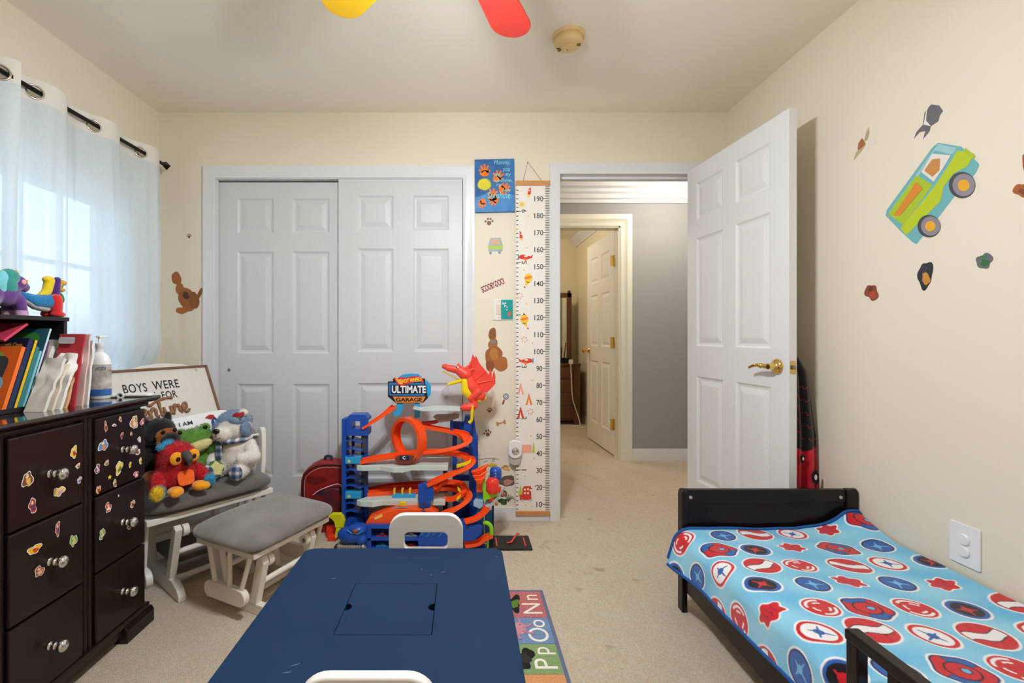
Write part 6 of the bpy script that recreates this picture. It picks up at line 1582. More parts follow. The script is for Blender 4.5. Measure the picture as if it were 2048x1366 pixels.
# ---------------- painted canvas
cv = thing('painted_canvas', 'blue painted canvas with orange handprints reading Mommy you are my sunshine', 'painting', (xc(989, YB), YB, zc(426, YB)))
cq = [wp(950.5, 426), wp(1029, 424.5), wp(1027.5, 319.5), wp(949, 321.5)]
k = G(); k.prism(cq, 0.001, .018, WB()); k.build('canvas', mat('blue_painted_canvas', (38, 88, 150), .6, var=(9, .6, (74, 140, 196)), bump=(300, .2, .001)), cv, world=True)
k = G(); k.prism([wp(951, 426), wp(1029, 424.5), wp(1028.6, 392), wp(990, 384), wp(951, 396)], .0181, .0184, WB()); k.build('pale_wash', mat('pale_blue_paint', (78, 146, 200), .6, var=(14, .6, (52, 108, 172))), cv, world=True)
ORP = mat('orange_hand_paint', (240, 128, 24), .6, var=(60, .6, (222, 92, 20)))
def hand(u, v, s_, rot, sd):
    k = G(); c = wp(u, v); R = lambda x, y: (c[0] + (x * math.cos(rot) - y * math.sin(rot)) * s_, c[1] + (x * math.sin(rot) + y * math.cos(rot)) * s_)
    k.prism([R(x, y) for x, y in wobble(0, 0, .95, .75, .2, 18, sd)], .0186, .0190, WB())
    for a, l in ((-1.0, 1.5), (-.45, 1.9), (.0, 2.05), (.45, 1.9), (1.1, 1.4)):
        d = (math.sin(a), math.cos(a)); e = [R(d[0] * .5 + x * .0 + d[1] * w_, d[1] * .5 - d[0] * w_) for x, w_ in ((0, -.2), (0, .2))] + [R(d[0] * l + d[1] * w_, d[1] * l - d[0] * w_) for w_ in (.22, 0, -.22)]
        k.prism(e, .0186, .0190, WB())
    k.build('handprint', ORP, cv, world=True)
s0 = PXM * 9
hand(969, 349, s0, 0, 1); hand(993, 360, s0, -.5, 2); hand(1003, 381, s0, -1.2, 3); hand(984, 397, s0, -.2, 4); hand(966, 405, s0 * .8, 2.6, 5); hand(991, 402, s0 * .8, 2.0, 6)
k = G(); k.prism(wobble(*wp(968.5, 371), 13.5 * PXM, 12.5 * PXM, .05, 28, 3), .0192, .0196, WB(), 1); k.prism(wobble(*wp(968.5, 371), 11.8 * PXM, 10.8 * PXM, .05, 28, 3), .0196, .0199, WB(), 0)
q = [(wp(968.5, 371)[0] + r * math.cos(a) * PXM, wp(968.5, 371)[1] + r * math.sin(a) * PXM) for a, r in zip(np.linspace(0, 14, 60), np.linspace(1, 10.5, 60))]
k.tube([WB() @ Vector((x, y, .0199)) for x, y in q], .0009, 5, mi=1); k.build('painted_sun', [flat('e8d22c', .6), flat('9ab83c', .6)], cv, world=True)
k = G()
for w_, u0, u1, v0, v1 in (('Mommy,', 988, 1019, 323, 334), ('you', 1005, 1019, 338.5, 348), ('are', 988, 1000, 349, 356), ('my', 1009, 1021, 349, 357), ('sunshine,', 987, 1024, 359, 367), ('my', 992.5, 1003, 370, 377), ('only', 1004, 1021, 379, 388), ('Sunshine', 975, 1020, 386, 399)):
    a, b = wp(u0, v1), wp(u1, v0); text(k, w_, WB(.0203) @ Matrix.Translation(((a[0] + b[0]) / 2, (a[1] + b[1]) / 2, 0)), w=b[0] - a[0], h=b[1] - a[1], shear=.15)
k.build('brush_lettering', flat('86dce0', .6), cv, world=True)
# ---------------- growth chart
gc = thing('growth_chart', 'long white hanging growth chart with centimetre scale and wooden bars', 'growth chart', (xc(1065, YB), YB, zc(1027, YB)))
PINE = mat('pine_bar', (206, 146, 88), .5, var=(20, .5, (186, 122, 66), (1, 1, 8)))
for v0, v1 in ((364, 373.5), (1019.5, 1028)):
    k = G(); a, b = wp(1031, v1), wp(1099, v0); k.box(a[0], b[0], YB - .026, YB - .010, a[1], b[1]); k.build('wooden_bar', PINE, gc, world=True, bevel=.002)
k = G(); a, b = wp(1031.5, 1020), wp(1098.5, 373); k.box(a[0], b[0], YB - .0185, YB - .0175, a[1], b[1]); k.build('chart_canvas', mat('white_canvas_print', (236, 230, 220), .85, var=(3, .3, (230, 222, 208))), gc, world=True)
k = G(); k.tube([(xc(1045, YB), YB - .018, zc(364, YB)), (xc(1055, YB), YB - .008, zc(325, YB)), (xc(1083, YB), YB - .018, zc(364, YB))], .0014, 6); k.build('hanging_cord', flat('a8936c', .8), gc, world=True)
k = G(); k.cyl((xc(1055, YB), YB - .012, zc(326, YB)), (xc(1055, YB), YB - .0, zc(326, YB)), .003, n=10); k.build('nail', STEEL, gc, world=True)
k = G(); vcm = lambda c: 1039.7 - 3.372 * c
YCH = YB - .0188
bar = lambda u0, u1, v, h_, mi: k.box(xc(u0, YB), xc(u1, YB), YCH - .0003, YCH, zc(v + h_ / 2, YB), zc(v - h_ / 2, YB), None, mi)
for c in range(6, 198):
    bar(1089.5, 1097.5, vcm(c), 1.25, 0)
    if c % 10 == 0:
        bar(1084.5, 1097.5, vcm(c), 1.3, 0)
        text(k, str(c), frame((xc(1076.5 if c >= 100 else 1077.5, YB), YCH - .0004, zc(vcm(c) + .5, YB)), (1, 0, 0), (0, 0, 1)), h=10.5 * PXM, w=(6.0 * len(str(c)) - .5) * PXM, bold=.008, mi=0)
for i in range(76):
    v = 1016 - i * 8.56
    if v < 376: break
    bar(1031.8, 1036, v, 1.5, 0)
for i, v in enumerate((938, 835, 733, 630, 526, 424)):
    bar(1031.8, 1041, v, 1.3, 0)
    text(k, str(i + 1), frame((xc(1047.5, YB), YCH - .0004, zc(v, YB)), (0, 0, -1), (1, 0, 0)), h=10 * PXM, bold=.01)
k.build('printed_scale', flat('3a3430', .8), gc, world=True)
PIC = [flat(c, .8) for c in ('d8402c', 'f0c83c', 'f08038', '3a70a8', 'b8c83c', 'f4e8e0', 'f2a890', '808080')]
Wc = frame((0, YCH - .0003, 0), (1, 0, 0), (0, 0, 1))
def pnew():
    global k
    if k.v: k.build('printed_picture', PIC, gc, world=True)
    k = G()
k = G()
def pic(pts, mi, dz=0): k.prism([wp(u, v) for u, v in pts], dz, dz + .0003, Wc, mi)
def pel(u, v, a, b, mi, dz=0, rot=0): k.prism(oval(*wp(u, v), a * PXM, b * PXM, 16, rot), dz, dz + .0003, Wc, mi)
for (u, v, sg) in ((1057, 386, 1), (1041.5, 473, -1)):                       # rockets
    pnew(); pic([(u - 3, v + 5), (u - 2 + sg, v - 5), (u + sg * 3, v - 10), (u + 3 + sg, v - 4), (u + 3, v + 5)], 0); pel(u + .6, v - 3, 1.6, 1.6, 5, .0003); pic([(u - 3, v + 5), (u + 3, v + 5), (u - sg * 2, v + 12)], 1)
pnew(); pel(1043, 411, 4, 4, 1)
for a in range(8): pel(1043 + 6.5 * math.cos(a * .785), 411 + 6.5 * math.sin(a * .785), 1.6, .6, 1, 0, -a * .785)
for u, v, sg in ((1050, 515, -1), (1051, 721, 1)):                           # aeroplanes
    pnew(); pic([(u - 13 * sg, v + 2), (u - 15 * sg, v - 5), (u - 10 * sg, v - 1), (u + 4 * sg, v - 5), (u + 12 * sg, v - 3), (u + 13 * sg, v + 3), (u, v + 6)], 0); pic([(u - 4, v + 3), (u + 3, v + 3), (u - 2 * sg, v + 11)], 2, .0003); pel(u + 14 * sg, v, 1, 6, 3, .0003); pel(u + 1, v - 1.5, 4, 1.6, 5, .0003)
for u, v in ((1055.5, 557), (1048, 639)):                                    # balloons
    pnew(); pel(u, v, 8, 9, 1); pel(u, v - 1, 8, 2.6, 2, .0003, .2); pic([(u - 5, v + 7), (u + 4, v + 8), (u - 6 if v < 600 else u + 6, v + 16)], 1); pel(u - 7 if v < 600 else u + 7, v + 18, 1.6, 1.8, 0)
for u, v, c in ((1040.5, 777, 6), (1057, 798, 2), (1040.5, 824, 0)):         # tents
    pnew(); pic([(u - 7, v + 11), (u + 7, v + 11), (u + 1, v - 9), (u - 1, v - 9)], c); pic([(u - 2.5, v + 11), (u + 2.5, v + 11), (u, v - 1)], 5, .0003); pic([(u - 1, v - 8), (u - 2, v - 13), (u, v - 9), (u + 2, v - 13), (u + 1, v - 8)], c)
for u, v in ((1039, 592), (1048, 679), (1060, 822)):                         # flower sprigs
    pnew()
    for a in range(6): pel(u + 5 * math.cos(a * 1.05 + .3), v + 5 * math.sin(a * 1.05 + .3), 1.9, 1.2, 6, 0, -a)
pnew(); pic([(1044, 975), (1048, 970), (1061, 970), (1062, 998), (1039, 998), (1038, 988), (1044, 986)], 0)
for u, v in ((1049, 977), (1055, 976), (1060, 978), (1049, 984), (1055, 984)): pel(u, v, 2, 2.2, 5, .0003)
for u in (1044, 1059): pel(u, 998, 2.6, 2.6, 7, .0003); pel(u, 998, 1.5, 1.5, 5, .0006)
pnew(); pic([(1035, 990), (1040, 966), (1044, 985)], 4); pnew(); pic([(1063, 904), (1066, 880), (1069, 904)], 4)
pnew(); pic([(1042, 904), (1042, 888), (1062, 888), (1062, 904)], 6)
for u, v, c in ((1066, 430, 1), (1056, 434, 1), (1047, 541, 1), (1053, 497, 1), (1052, 608, 1), (1035, 460, 1), (1064, 760, 1), (1064, 686, 1), (1060, 870, 1), (1049, 950, 1), (1067, 915, 6), (1062, 975, 0), (1070, 970, 0), (1050, 1008, 1), (1062, 1010, 1)):
    pnew(); pel(u, v, 1.5, 1.5, c)
pnew()

# ---------------- light switch, teal cover, plug-in night light
WPL = mat('ivory_wall_plate', (232, 226, 216), .35)
sw = thing('light_switch', 'double white light switch plate beside the growth chart', 'light switch', (xc(1005, YB), YB, zc(640, YB)))
k = G(); a, b = wp(986, 640.5), wp(1026, 598.5); k.box(a[0], b[0], YB - .006, YB, a[1], b[1]); k.build('wall_plate', WPL, sw, world=True, bevel=.003)
k = G(); a, b = wp(993, 629), wp(1001.5, 609); k.box(a[0], b[0], YB - .010, YB - .006, a[1], b[1]); k.build('rocker', mat('switch_almond', (226, 208, 186), .35), sw, world=True, bevel=.002)
k = G()
for v in (602.5, 635.5): c = wp(997.5, v); k.cyl((c[0], YB - .0065, c[1]), (c[0], YB - .005, c[1]), .0028, n=10)
k.build('screw', NICKEL, sw, world=True)
tl = thing('teal_plaque', 'small teal plaque fixed over one half of the switch plate', 'plaque', (xc(1014, YB), YB - .007, zc(638, YB)))
k = G(); a, b = wp(1002, 638), wp(1025, 599.5); k.box(a[0], b[0], YB - .013, YB - .0065, a[1], b[1]); k.build('plaque_plate', mat('teal_enamel', (18, 152, 150), .3), tl, world=True, bevel=.001)
k = G()
for u, v, w_, h_ in ((1005.5, 607, .9, 3), (1008, 608, 1.3, 1.5), (1010.5, 606.5, .9, 2.4), (1008.5, 612.5, .7, 2), (1011, 612, 1.2, 1.4)): k.prism(oval(*wp(u, v), w_ * PXM, h_ * PXM, 10), 0, .0003, WB(.0134))
for u, v, r in ((1013.8, 615, 1.2), (1013.3, 620, 1.2)): k.prism(oval(*wp(u, v), r * PXM, r * PXM, 12), 0, .0003, WB(.0134))
k.build('white_print', flat('eef4f4', .4), tl, world=True)
k = G(); k.prism(wobble(*wp(1018.5, 628), 3.6 * PXM, 5 * PXM, .25, 18, 2), 0, .0004, WB(.0134)); k.build('brown_print', flat('c0683c', .4), tl, world=True)
ou = thing('wall_outlet', 'white wall outlet plate half behind the growth chart', 'outlet', (xc(1024, YB), YB, zc(931, YB)))
k = G(); a, b = wp(1013, 931), wp(1036, 889); k.box(a[0], b[0], YB - .005, YB, a[1], b[1]); k.build('wall_plate', WPL, ou, world=True, bevel=.002)
nl = thing('night_light', 'white plug-in night light with a round chrome button', 'night light', (xc(1028, YB), YB - .03, zc(928, YB)))
c = wp(1028.5, 895)
k = G(); k.prism(rrect(27 * PXM, 36 * PXM, 12 * PXM, 8, c[0], c[1]), .0255, .050, WB()); k.build('cover', MATS['white_plastic'], nl, world=True, bevel=(.006, 3), smooth=40)
k = G(); k.prism(rrect(23 * PXM, 34 * PXM, 10 * PXM, 8, c[0] - .001, c[1] - 15 * PXM), .0255, .040, WB()); k.build('base', mat('grey_translucent_plastic', (190, 180, 170), .4), nl, world=True, bevel=.003, smooth=40)
k = G(); k.lathe([(0.020, 0), (.021, .003), (.018, .005), (.012, .004), (.009, .0055), (0, .006)], 24, WB(.050) @ Matrix.Translation((c[0] + 1 * PXM, c[1] - 3 * PXM, 0))); k.build('button', CHROME, nl, world=True, smooth=40)
# ---------------- wall decals (plain stand-ins in the colours of the prints)
def decal(name, label, M, layers, group=None, cat='wall decal'):
    """layers: list of (polygon, colour)"""
    k = G(); cols = []
    for i, (poly, c) in enumerate(layers):
        if c not in cols: cols.append(c)
        k.prism(poly, .0003 + .0002 * i, .0006 + .0002 * i, M, cols.index(c))
    return tag(k.build(name, [flat(c, .5) for c in cols]), label, cat, group)
def paw(u, v, r, rot, label):
    c = wp(u, v); R = lambda x, y: (c[0] + (x * math.cos(rot) - y * math.sin(rot)) * r * PXM, c[1] + (x * math.sin(rot) + y * math.cos(rot)) * r * PXM)
    L = [([R(*q) for q in oval(.05, -.35, .48, .5, 16)], '7a4a38')] + [([R(*q) for q in oval(x, y, .22, .27, 12)], '7a4a38') for x, y in ((-.75, -.05), (-.3, .55), (.3, .6), (.75, .15))]
    decal('paw_print_decal', label, WB(), L)
paw(978, 443, 9, -.1, 'large reddish brown paw print decal below the painted canvas')
paw(979, 820, 6, -.1, 'small dark brown paw print decal below the magnifier decal')
paw(975, 866, 8, .1, 'mid-size dark brown paw print decal below the bone decal')
paw(378, 472, 5, 0, 'tiny brown paw print decal between curtain and closet casing')
c = wp(1002, 846); b_ = []
for x, y, r in ((-7, -4, 2.6), (-7.6, 0, 2.6), (7, 4, 2.6), (7.6, 0, 2.6)): b_.append((oval(c[0] + x * PXM, c[1] + y * PXM, r * PXM, r * PXM, 12), 'b98a5c'))
b_.append(([(c[0] + x * PXM, c[1] + y * PXM) for x, y in ((-7, -3.2), (7, .6), (7, 3.4), (-7, -.2))], 'b98a5c'))
decal('bone_decal', 'small tan bone decal on the wall beside the growth chart', WB(), b_)
c = wp(1012, 793)
decal('magnifier_decal', 'magnifying glass decal with brown handle on the wall', WB(), [(oval(*c, 5.5 * PXM, 6 * PXM), '5a5a58'), (oval(*c, 4 * PXM, 4.6 * PXM), 'b8b8b4'), ([wp(u, v) for u, v in ((1007, 799), (1010, 800), (1007, 809), (1003.5, 808))], '8a4a28')])
# plain brown stickers standing in for cartoon prints
def patch(name, label, M, cx_, cy_, rx, ry, cols, sd, amt=.22, extra=()):
    L = [(wobble(cx_, cy_, rx, ry, amt, 30, sd), cols[0]), (wobble(cx_ + rx * .12, cy_ - ry * .2, rx * .62, ry * .5, amt, 24, sd + 1), cols[1])]
    if len(cols) > 2: L.append((wobble(cx_ - rx * .1, cy_ + ry * .45, rx * .42, ry * .26, amt, 20, sd + 2), cols[2]))
    for e in extra: L.append(e)
    return decal(name, label, M, L)
def lumps(label, u, v, L):
    decal('brown_decal', label, WB(), [(wobble(*wp(u + a, v + b), ru * PXM, rv * PXM, .12, 24, i, math.radians(r)), c) for i, (a, b, ru, rv, r, c) in enumerate(L)])
lumps('brown upright wall decal beside the light switch and toy dragon', 988, 702, [(-3, -33, 8, 13, 0, '8a5228'), (-2, -12, 9, 14, 0, 'a86830'), (-1, 10, 17, 20, -8, 'a06030'), (14, 26, 13, 16, -20, 'a86830'), (-8, 30, 8, 12, 10, '8a5228'), (0, 6, 9, 12, 0, 'b87838'), (-2, -18, 7, 3, 0, '7c8088')])
lumps('brown wall decal between the curtain and the closet casing', 370, 587, [(-17, -30, 10, 13, 20, 'a06030'), (-10, -8, 8, 14, 15, 'a86830'), (4, 12, 16, 24, 25, 'a06030'), (18, 14, 10, 18, 10, '8a5228'), (-6, 34, 12, 7, 0, 'a86830'), (2, 4, 6, 8, 20, '4c3828'), (30, 0, 4, 13, -25, '8a5228')])
c = wp(991, 492)
decal('van_decal', 'small pale green van decal seen from behind on the wall', WB(), [([wp(u, v) for u, v in ((981, 476), (1001, 475.5), (1006, 492), (1005, 503), (977, 503), (976, 492))], '8fb0b4'), ([wp(u, v) for u, v in ((976.5, 491), (1005.5, 490), (1005, 499), (977, 499))], 'b4c050'), ([wp(u, v) for u, v in ((983, 478), (999, 478), (1002, 488), (980, 489))], 'd4a884'), (oval(*wp(981, 506), 2.6 * PXM, 3 * PXM), '8a8680'), (oval(*wp(999, 505), 2.6 * PXM, 3 * PXM), '8a8680')])
k = G(); text(k, 'SCOOBY-DOO!', WB(.0004) @ Matrix.Translation((*wp(985.5, 570.5), 0)) @ Matrix.Rotation(math.radians(23), 4, 'Z'), w=49 * PXM, h=13 * PXM, bold=.03, space=.9)
tag(k.build('lettering_decal', flat('8a2c34', .5)), 'dark red SCOOBY-DOO! lettering decal above the light switch', 'wall decal')
patch('hippo_decal', 'brown and pink animal decal low on the wall by the chart', WB(), *wp(1014, 962), 15 * PXM, 12 * PXM, ('6a5450', 'c08078'), 21)
patch('leaf_decal', 'dark green leaf decal low on the wall above the baseboard', WB(), *wp(1006, 1003), 8 * PXM, 7 * PXM, ('2c3a22', '4a5a34'), 25, .35)
k = G()
for i in range(6):
    a = .5 + i * .35; q = [(*wp(1015 + i * .5, 1004), .001), (*wp(1015 + 9 * math.cos(a) + 2, 1000 - 8 * math.sin(a)), .001), (*wp(1016 + 15 * math.cos(a), 1002 - 14 * math.sin(a) + 5 * math.cos(a)), .001)]
    k.tube([WB() @ Vector(p_) for p_ in spline(q, 4)], .0022, 5)
tag(k.build('fern_decal', flat('6a6450', .6)), 'olive fern frond decal low on the wall beside the chart', 'wall decal')
patch('grey_animal_decal', 'small grey and orange animal decal above the leaf decal', WB(), *wp(1006, 986), 8 * PXM, 8 * PXM, ('55525a', 'e07838'), 29)
patch('orange_animal_decal', 'small tan animal decal above the toy blue dome', WB(), *wp(1011, 936), 8 * PXM, 5 * PXM, ('c88a48', 'e8c060'), 33, .4)
patch('yellow_decal', 'yellow decal peeking out above the toy blue dome', WB(), *wp(986, 932), 10 * PXM, 5 * PXM, ('d8b830', 'c8a420'), 35)
k = G()
for a_, b_ in (((955, 919), (975, 917)), ((975, 917), (998, 918)), ((966, 924), (975, 922)), ((984, 921), (988, 915)), ((986, 924), (990, 917))):
    k.tube([WB() @ Vector((*wp(*a_), .001)), WB() @ Vector((*wp(*b_), .001))], .0012, 5)
tag(k.build('grass_line_decal', flat('7a6a58', .7)), 'thin grey brushed line decal on the wall above the toys', 'wall decal')
# right wall: local x runs towards the camera, y up
WRt = frame((XR, 0, 0), (0, -1, 0), (0, 0, 1))
def rw(u, v): p_ = PX(u, v, XR); return (-p_.y, p_.z)
def rpoly(pts): return [rw(u, v) for u, v in pts]
Z2 = lambda pts: [(1640 + x / 3.105, 180 + y / 3.105) for x, y in pts]
def zp(pts): return rpoly(Z2(pts))
def zo(x, y, r, ry=None, n=20): return zp([(x + r * math.cos(a), y + (ry or r) * math.sin(a)) for a in np.linspace(0, 2 * PI, n + 1)[:-1]])
decal('green_van_decal', 'large tilted green and teal van decal on the bare wall', WRt,
      [(zp([(735, 328), (880, 352), (985, 455), (990, 470), (965, 520), (830, 668), (745, 780), (600, 958), (575, 945), (500, 875), (408, 780), (415, 745), (700, 355)]), '6fb0b4'),
       (zp([(735, 335), (850, 360), (820, 400), (715, 375), (460, 770), (430, 760)]), '9cc8c8'),
       (zp([(600, 528), (700, 590), (520, 840), (425, 770)]), 'a8c030'),
       (zp([(855, 375), (960, 395), (920, 470), (830, 520), (770, 600), (750, 690), (640, 800), (540, 900), (500, 860), (720, 590), (800, 470)]), 'b8c828'),
       (zp([(905, 360), (968, 410), (955, 430), (893, 380)]), 'a8c030'),
       (zp([(700, 395), (815, 405), (770, 480), (710, 570), (632, 510)]), 'e4ddd2'), (zp([(700, 430), (750, 425), (745, 500), (700, 540), (650, 500)]), 'c88a4c'),
       (zp([(600, 570), (640, 610), (500, 780), (460, 780)]), 'd88830'),
       (zo(885, 590, 82), '4a484c'), (zo(897, 590, 70), '8f8890'), (zo(897, 592, 36), 'e8a828'), (zo(680, 845, 70), '4a484c'), (zo(692, 845, 60), '8f8890'), (zo(690, 845, 32), 'e8a828')])
def rpatch(name, label, x, y, rx, ry, cols, sd, amt=.25):
    L = [(zp(wobble(x, y, rx, ry, amt, 30, sd)), cols[0]), (zp(wobble(x + rx * .1, y + ry * .25, rx * .55, ry * .45, amt, 22, sd + 1)), cols[1])]
    if len(cols) > 2: L.append((zp(wobble(x - rx * .1, y - ry * .45, rx * .4, ry * .28, amt, 18, sd + 2)), cols[2]))
    return decal(name, label, WRt, L)
decal('grey_animal_decal', 'grey and white leaping animal decal above the van decal', WRt, [(zp([(690, 90), (740, 95), (765, 130), (745, 160), (735, 195), (690, 225), (680, 260), (640, 305), (655, 255), (620, 262), (583, 303), (600, 260), (640, 215), (650, 140)]), '6c686c'), (zp([(680, 95), (660, 130), (645, 215), (690, 225), (660, 190), (665, 130)]), 'e8e4e0')])
decal('bird_decal', 'tan and white flying bird decal between open door and van', WRt, [(zp([(303, 228), (308, 270), (295, 310), (275, 320), (285, 270)]), 'b8a478'), (zp([(208, 440), (225, 385), (255, 355), (285, 340), (262, 375)]), 'c0ac80'), (zp([(240, 330), (262, 298), (275, 318), (285, 335), (250, 368), (234, 372)]), 'a86848'), (zp([(285, 335), (345, 310), (345, 330), (300, 345)]), 'e8e0d4')])
rpatch('dark_pup_decal', 'small black and amber animal decal below the van decal', 655, 1150, 46, 84, ('2c2c34', 'c88a3c', '3a3a44'), 61)
rpatch('green_pup_decal', 'small green and grey animal decal beside the dark one', 1022, 1062, 50, 48, ('6c6a6e', '2f6a3c', '3f7a4a'), 64)
rpatch('brown_pup_decal', 'small reddish brown animal decal nearest the open door', 322, 1258, 40, 50, ('8a4a34', 'b84838', '6a3828'), 67)
rpatch('brown_patch_decal', 'brown wall decal running out past the van decal', 1262, 620, 55, 46, ('a45c2c', '7c4420'), 71)
rpatch('brown_speck_decal', 'narrow brown wall decal above the brown patch decal', 1275, 455, 18, 58, ('9a5428', '6c3c1c'), 74)
k = G()
bo = thing('blank_wall_plate', 'white wall plate with two round caps above the bed', 'wall plate', (XR, 1.417, .38))
c0 = PX(1932, 1090, XR)
k.prism(rrect(.088, .128, .006, 4, -c0.y, c0.z), .0, .006, WRt); k.build('wall_plate', mat('bright_white_plate', (236, 234, 232), .3), bo, world=True, bevel=.002)
for dz in (.017, -.020):
    k = G(); k.lathe([(.0175, 0), (.0175, .004), (.015, .0065), (0, .007)], 24, frame((XR - .006, c0.y, c0.z + dz), (0, -1, 0), (0, 0, 1))); k.build('round_cap', MATS['bright_white_plate'], bo, world=True, smooth=40)
# ---------------- smoke detector
sd_c = PZ(1137, 72, H)
sm = thing('smoke_detector', 'yellowed round smoke detector on the ceiling', 'smoke detector', tuple(sd_c))
OLD = mat('yellowed_plastic', (232, 202, 146), .5)
Md = Matrix.Rotation(PI, 4, 'X')
k = G(); k.lathe([(.072, 0), (.072, .006), (.068, .012), (.060, .014)], 36, Md); k.build('mount_ring', OLD, sm, smooth=40)
k = G(); k.lathe([(.058, .012), (.062, .018), (.062, .034), (.058, .041), (.050, .045), (0, .047)], 36, Md); bdy = k.build('body', OLD, sm, smooth=40)
k = G(); k.lathe([(.055, .0125), (.0585, .0125), (.0585, .0175), (.055, .0175)], 36, Md); k.build('vent_slot', flat('5a4630', .7), sm)
k = G(); k.lathe([(.026, .046), (.027, .049), (.024, .0495), (0, .0495)], 24, Md); k.build('test_button', OLD, sm, smooth=40)
for a in (2.4, 2.6, 2.8, -.4, -.2):
    k = G(); k.box(.036, .052, -.0012, .0012, -.0475, -.044, Matrix.Rotation(a, 4, 'Z')); k.build('slit', flat('4a3826', .7), sm)
k = G(); k.box(-.003, .003, .016, .022, -.0505, -.0490); k.build('slit', flat('4a3826', .7), sm)
# ---------------- ceiling fan with light kit
FX, FY, FZ = -.035, 1.134, 2.165
fan = thing('ceiling_fan', 'ceiling fan with red and yellow blades above the table', 'ceiling fan', (FX, FY, FZ))
FW = mat('white_fan_enamel', (232, 230, 226), .3)
k = G(); k.lathe([(0, .252), (.065, .250), (.065, .235), (.03, .19), (.013, .18), (.013, .10)], 28); k.build('canopy', FW, fan, smooth=40)
k = G(); k.lathe([(.013, .10), (.05, .095), (.10, .07), (.105, .02), (.08, -.01), (.04, -.02), (0, -.02)], 32); k.build('motor', FW, fan, smooth=40)
tipR = Vector((.19, 1.63)) - Vector((FX, FY)); a0 = math.atan2(tipR.y, tipR.x)
for i, c in enumerate(('e0382c', 'e6b416', '2f6cb8', '3f9a4a', 'e88a28')):
    Mr = Matrix.Rotation(a0 + i * 2 * PI / 5, 4, 'Z'); k = G(); P_ = []
    w0, w1 = .050, .070
    P_ = [(.13, -w0), (.46, -w1)] + [(.475 + .072 * math.sin(t), -w1 * math.cos(t)) for t in np.linspace(0, PI, 15)] + [(.46, w1), (.13, w0)]
    k.prism(P_, -.003, .003, Mr @ Matrix.Translation((0, 0, .0)) @ Matrix.Rotation(.14, 4, 'X')); k.build('blade', mat('blade_' + c, c, .4), fan, bevel=.0015)
    k = G(); k.box(.085, .19, -.016, .016, .004, .009, Mr @ Matrix.Rotation(.14, 4, 'X')); k.build('blade_iron', FW, fan, bevel=.001)
GLOW = mat('frosted_lamp_glass', (255, 250, 240), .5, emit=(255, 226, 188), estr=6.0)
k = G(); k.lathe([(.0, -.02), (.045, -.02), (.05, -.05), (.03, -.06), (0, -.06)], 28); k.build('light_kit', FW, fan, smooth=40)
for i in range(3):
    a = i * 2 * PI / 3 + .5; d = Vector((math.cos(a), math.sin(a), 0)); c = d * .085 + Vector((0, 0, -.085))
    k = G(); k.cyl((d * .04 + Vector((0, 0, -.045))), c + Vector((0, 0, .035)), .011); k.build('lamp_arm', FW, fan, smooth=40)
    k = G(); k.lathe([(.016, .040), (.022, .035), (.040, -.010), (.046, -.035), (.045, -.035), (.038, -.010), (.02, .03)], 24, Matrix.Translation(c)); k.build('lamp_shade', GLOW, fan, smooth=60)
    ld = bpy.data.lights.new('fan_bulb', 'POINT'); ld.energy = FAN_W; ld.shadow_soft_size = .035; ld.color = (.84, .905, 1.0)
    lo = bpy.data.objects.new('fan_bulb', ld); COL.objects.link(lo); lo.parent = fan; lo.location = c + Vector((0, 0, -.04))
# ================================================================== hall and far bedroom
def flush_light(label, loc, watts, col):
    t = thing('ceiling_light', label, 'ceiling light', loc)
    k = G(); k.lathe([(.13, 0), (.13, -.015), (.12, -.02)], 28); k.build('base', FW, t, smooth=40)
    k = G(); k.lathe([(.12, -.02), (.11, -.05), (.07, -.075), (0, -.085)], 28); k.build('lamp_shade', GLOW, t, smooth=60)
    ld = bpy.data.lights.new('bulb', 'POINT'); ld.energy = watts; ld.shadow_soft_size = .08; ld.color = col
    o = bpy.data.objects.new('bulb', ld); COL.objects.link(o); o.parent = t; o.location = (0, 0, -.14)
flush_light('round flush ceiling light in the hall', (1.75, 3.38, H), HALL_W, (1.0, .96, .90))
flush_light('round flush ceiling light added out of view to light the far bedroom', (.35, 5.0, H), ROOM2_W, (1.0, .93, .82))  # unseen lamp, added so the far bedroom is lit
WOODD = mat('walnut_dresser_wood', (104, 68, 40), .45, var=(10, .6, (78, 48, 26), (1, 1, 6)))
Yd = 5.62
fd = thing('bedroom_dresser', 'brown wooden dresser with drawers in the bedroom across the hall', 'dresser', (.95, Yd + .24, 0))
dz1 = .757
k = G(); k.box(.45, 1.44, Yd + .012, Yd + .46, .05, dz1 - .03); k.build('body', WOODD, fd, world=True)
k = G(); k.box(.44, 1.45, Yd - .01, Yd + .47, dz1 - .03, dz1); k.build('top', WOODD, fd, world=True, bevel=.004)
for i in range(4):
    for x0, x1 in ((.47, .91), (.93, 1.36)):
        k = G(); z0 = .08 + i * .162; k.box(x0, x1, Yd, Yd + .014, z0, z0 + .155); d_ = k.build('drawer', WOODD, fd, world=True, bevel=.003)
        k = G(); k.ell(((x0 + x1) / 2, Yd - .012, z0 + .08), .013); k.build('knob', mat('dark_bronze', (50, 40, 32), .4, metal=.8), d_, smooth=60)
k = G(); k.box(1.365, 1.44, Yd - .004, Yd + .014, .0, dz1 - .03); k.build('leg', WOODD, fd, world=True, bevel=.003)
mr = thing('dresser_mirror', 'wood framed mirror standing on the far bedroom dresser', 'mirror', (.95, Yd + .35, dz1))
mz = 1.66; x0, x1 = .50, 1.415
for b_ in ((x0, x0 + .06, dz1, mz), (x1 - .06, x1, dz1, mz), (x0, x1, mz - .06, mz), (x0, x1, dz1, dz1 + .05), (1.13, 1.17, dz1, mz)):
    k = G(); k.box(b_[0], b_[1], Yd + .33, Yd + .37, b_[2], b_[3]); k.build('frame_rail', WOODD, mr, world=True, bevel=.004)
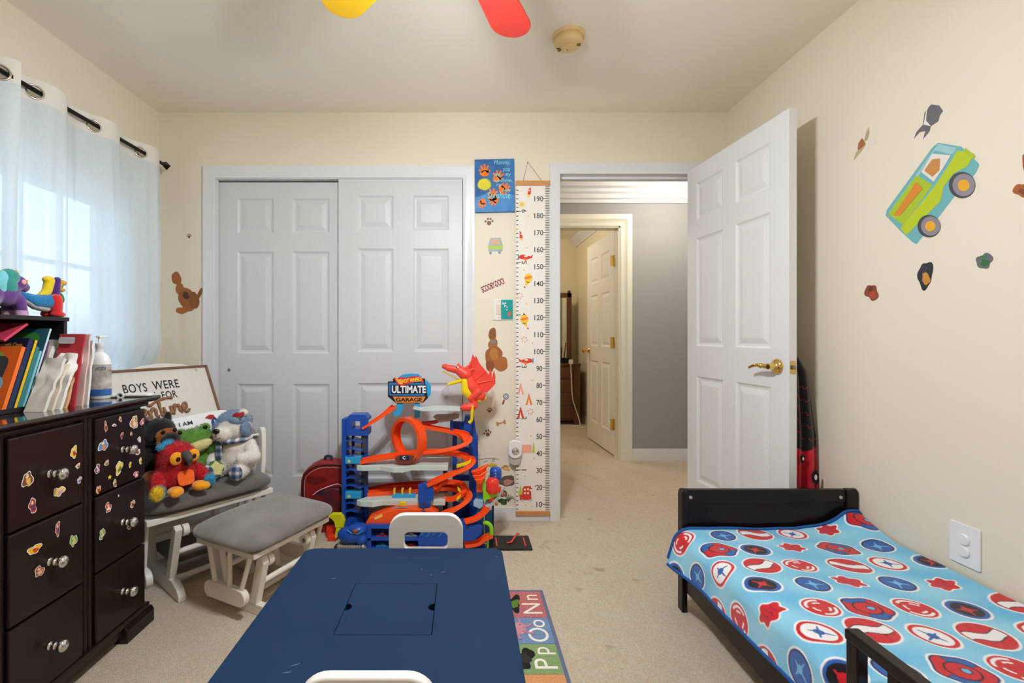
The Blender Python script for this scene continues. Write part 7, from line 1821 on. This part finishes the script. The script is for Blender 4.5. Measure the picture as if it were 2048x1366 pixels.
k = G(); k.box(x0 + .06, x1 - .06, Yd + .352, Yd + .356, dz1 + .05, mz - .06); k.build('mirror_glass', mat('mirror_silver', (225, 228, 230), .02, metal=1.0), mr, world=True)
k = G(); k.ell((x1 - .03, Yd + .35, mz + .015), (.022, .02, .022)); k.build('finial', WOODD, mr, world=True, smooth=60)
# clutter and cables on that dresser
rt = thing('router_box', 'small black electronic box with antenna on the far dresser', 'router', (1.24, Yd + .12, dz1))
k = G(); k.box(1.16, 1.30, Yd + .05, Yd + .18, dz1, dz1 + .045); k.build('case', BLKT, rt, world=True, bevel=.006)
k = G(); k.cap((1.24, Yd + .17, dz1 + .04), (1.25, Yd + .17, dz1 + .19), .007, .006); k.cap((1.28, Yd + .17, dz1 + .04), (1.30, Yd + .17, dz1 + .25), .007, .006); k.build('antenna', BLKT, rt, world=True, smooth=60)
k = G(); rr_ = random.Random(4); pts = [(1.12 + rr_.uniform(0, .22), Yd + .03 + rr_.uniform(0, .05), dz1 + .012 + rr_.uniform(0, .06)) for _ in range(14)]; k.tube(spline(pts, 5), .006, 6)
tag(k.build('black_cable', BLKT, smooth=60), 'tangled black cable on the far bedroom dresser', 'cable')
WC = mat('white_cable_rubber', (230, 228, 224), .5)
cd = thing('white_power_cord', 'white power cord with adapter hanging down the far dresser', 'power cord', (1.24, Yd - .06, 0))
q = [PY(1141, 720, Yd - .03), PY(1143, 760, Yd - .05), PY(1146, 800, Yd - .05), PY(1158, 838, Yd - .07), PY(1158, 853, Yd - .10), PY(1140, 855, Yd - .14), PY(1160, 856.5, Yd - .2), PY(1168, 859, Yd - .22)]
k = G(); k.tube([(p_[0], p_[1], max(p_[2], .007)) for p_ in spline([tuple(p_) for p_ in q], 6)], .006, 8); k.build('cord', WC, cd, world=True, smooth=60)
k = G(); k.box(1.295, 1.345, Yd - .045, Yd - .012, dz1 - .005, dz1 + .05); k.build('adapter', WC, cd, world=True, bevel=.006)
k = G(); q = [(1.515, 5.25, .22), (1.49, 5.24, .23), (1.455, 5.22, .13), (1.47, 5.2, .02), (1.44, 5.15, .007), (1.40, 5.12, .007)]; k.tube(spline(q, 6), .006, 8)
tag(k.build('white_cable', WC, smooth=60), 'white cable looping from the wall behind the far bedroom door', 'cable')
k = G(); k.box(1.435, 1.505, Yd - .03, Yd + .40, .45, 1.18)
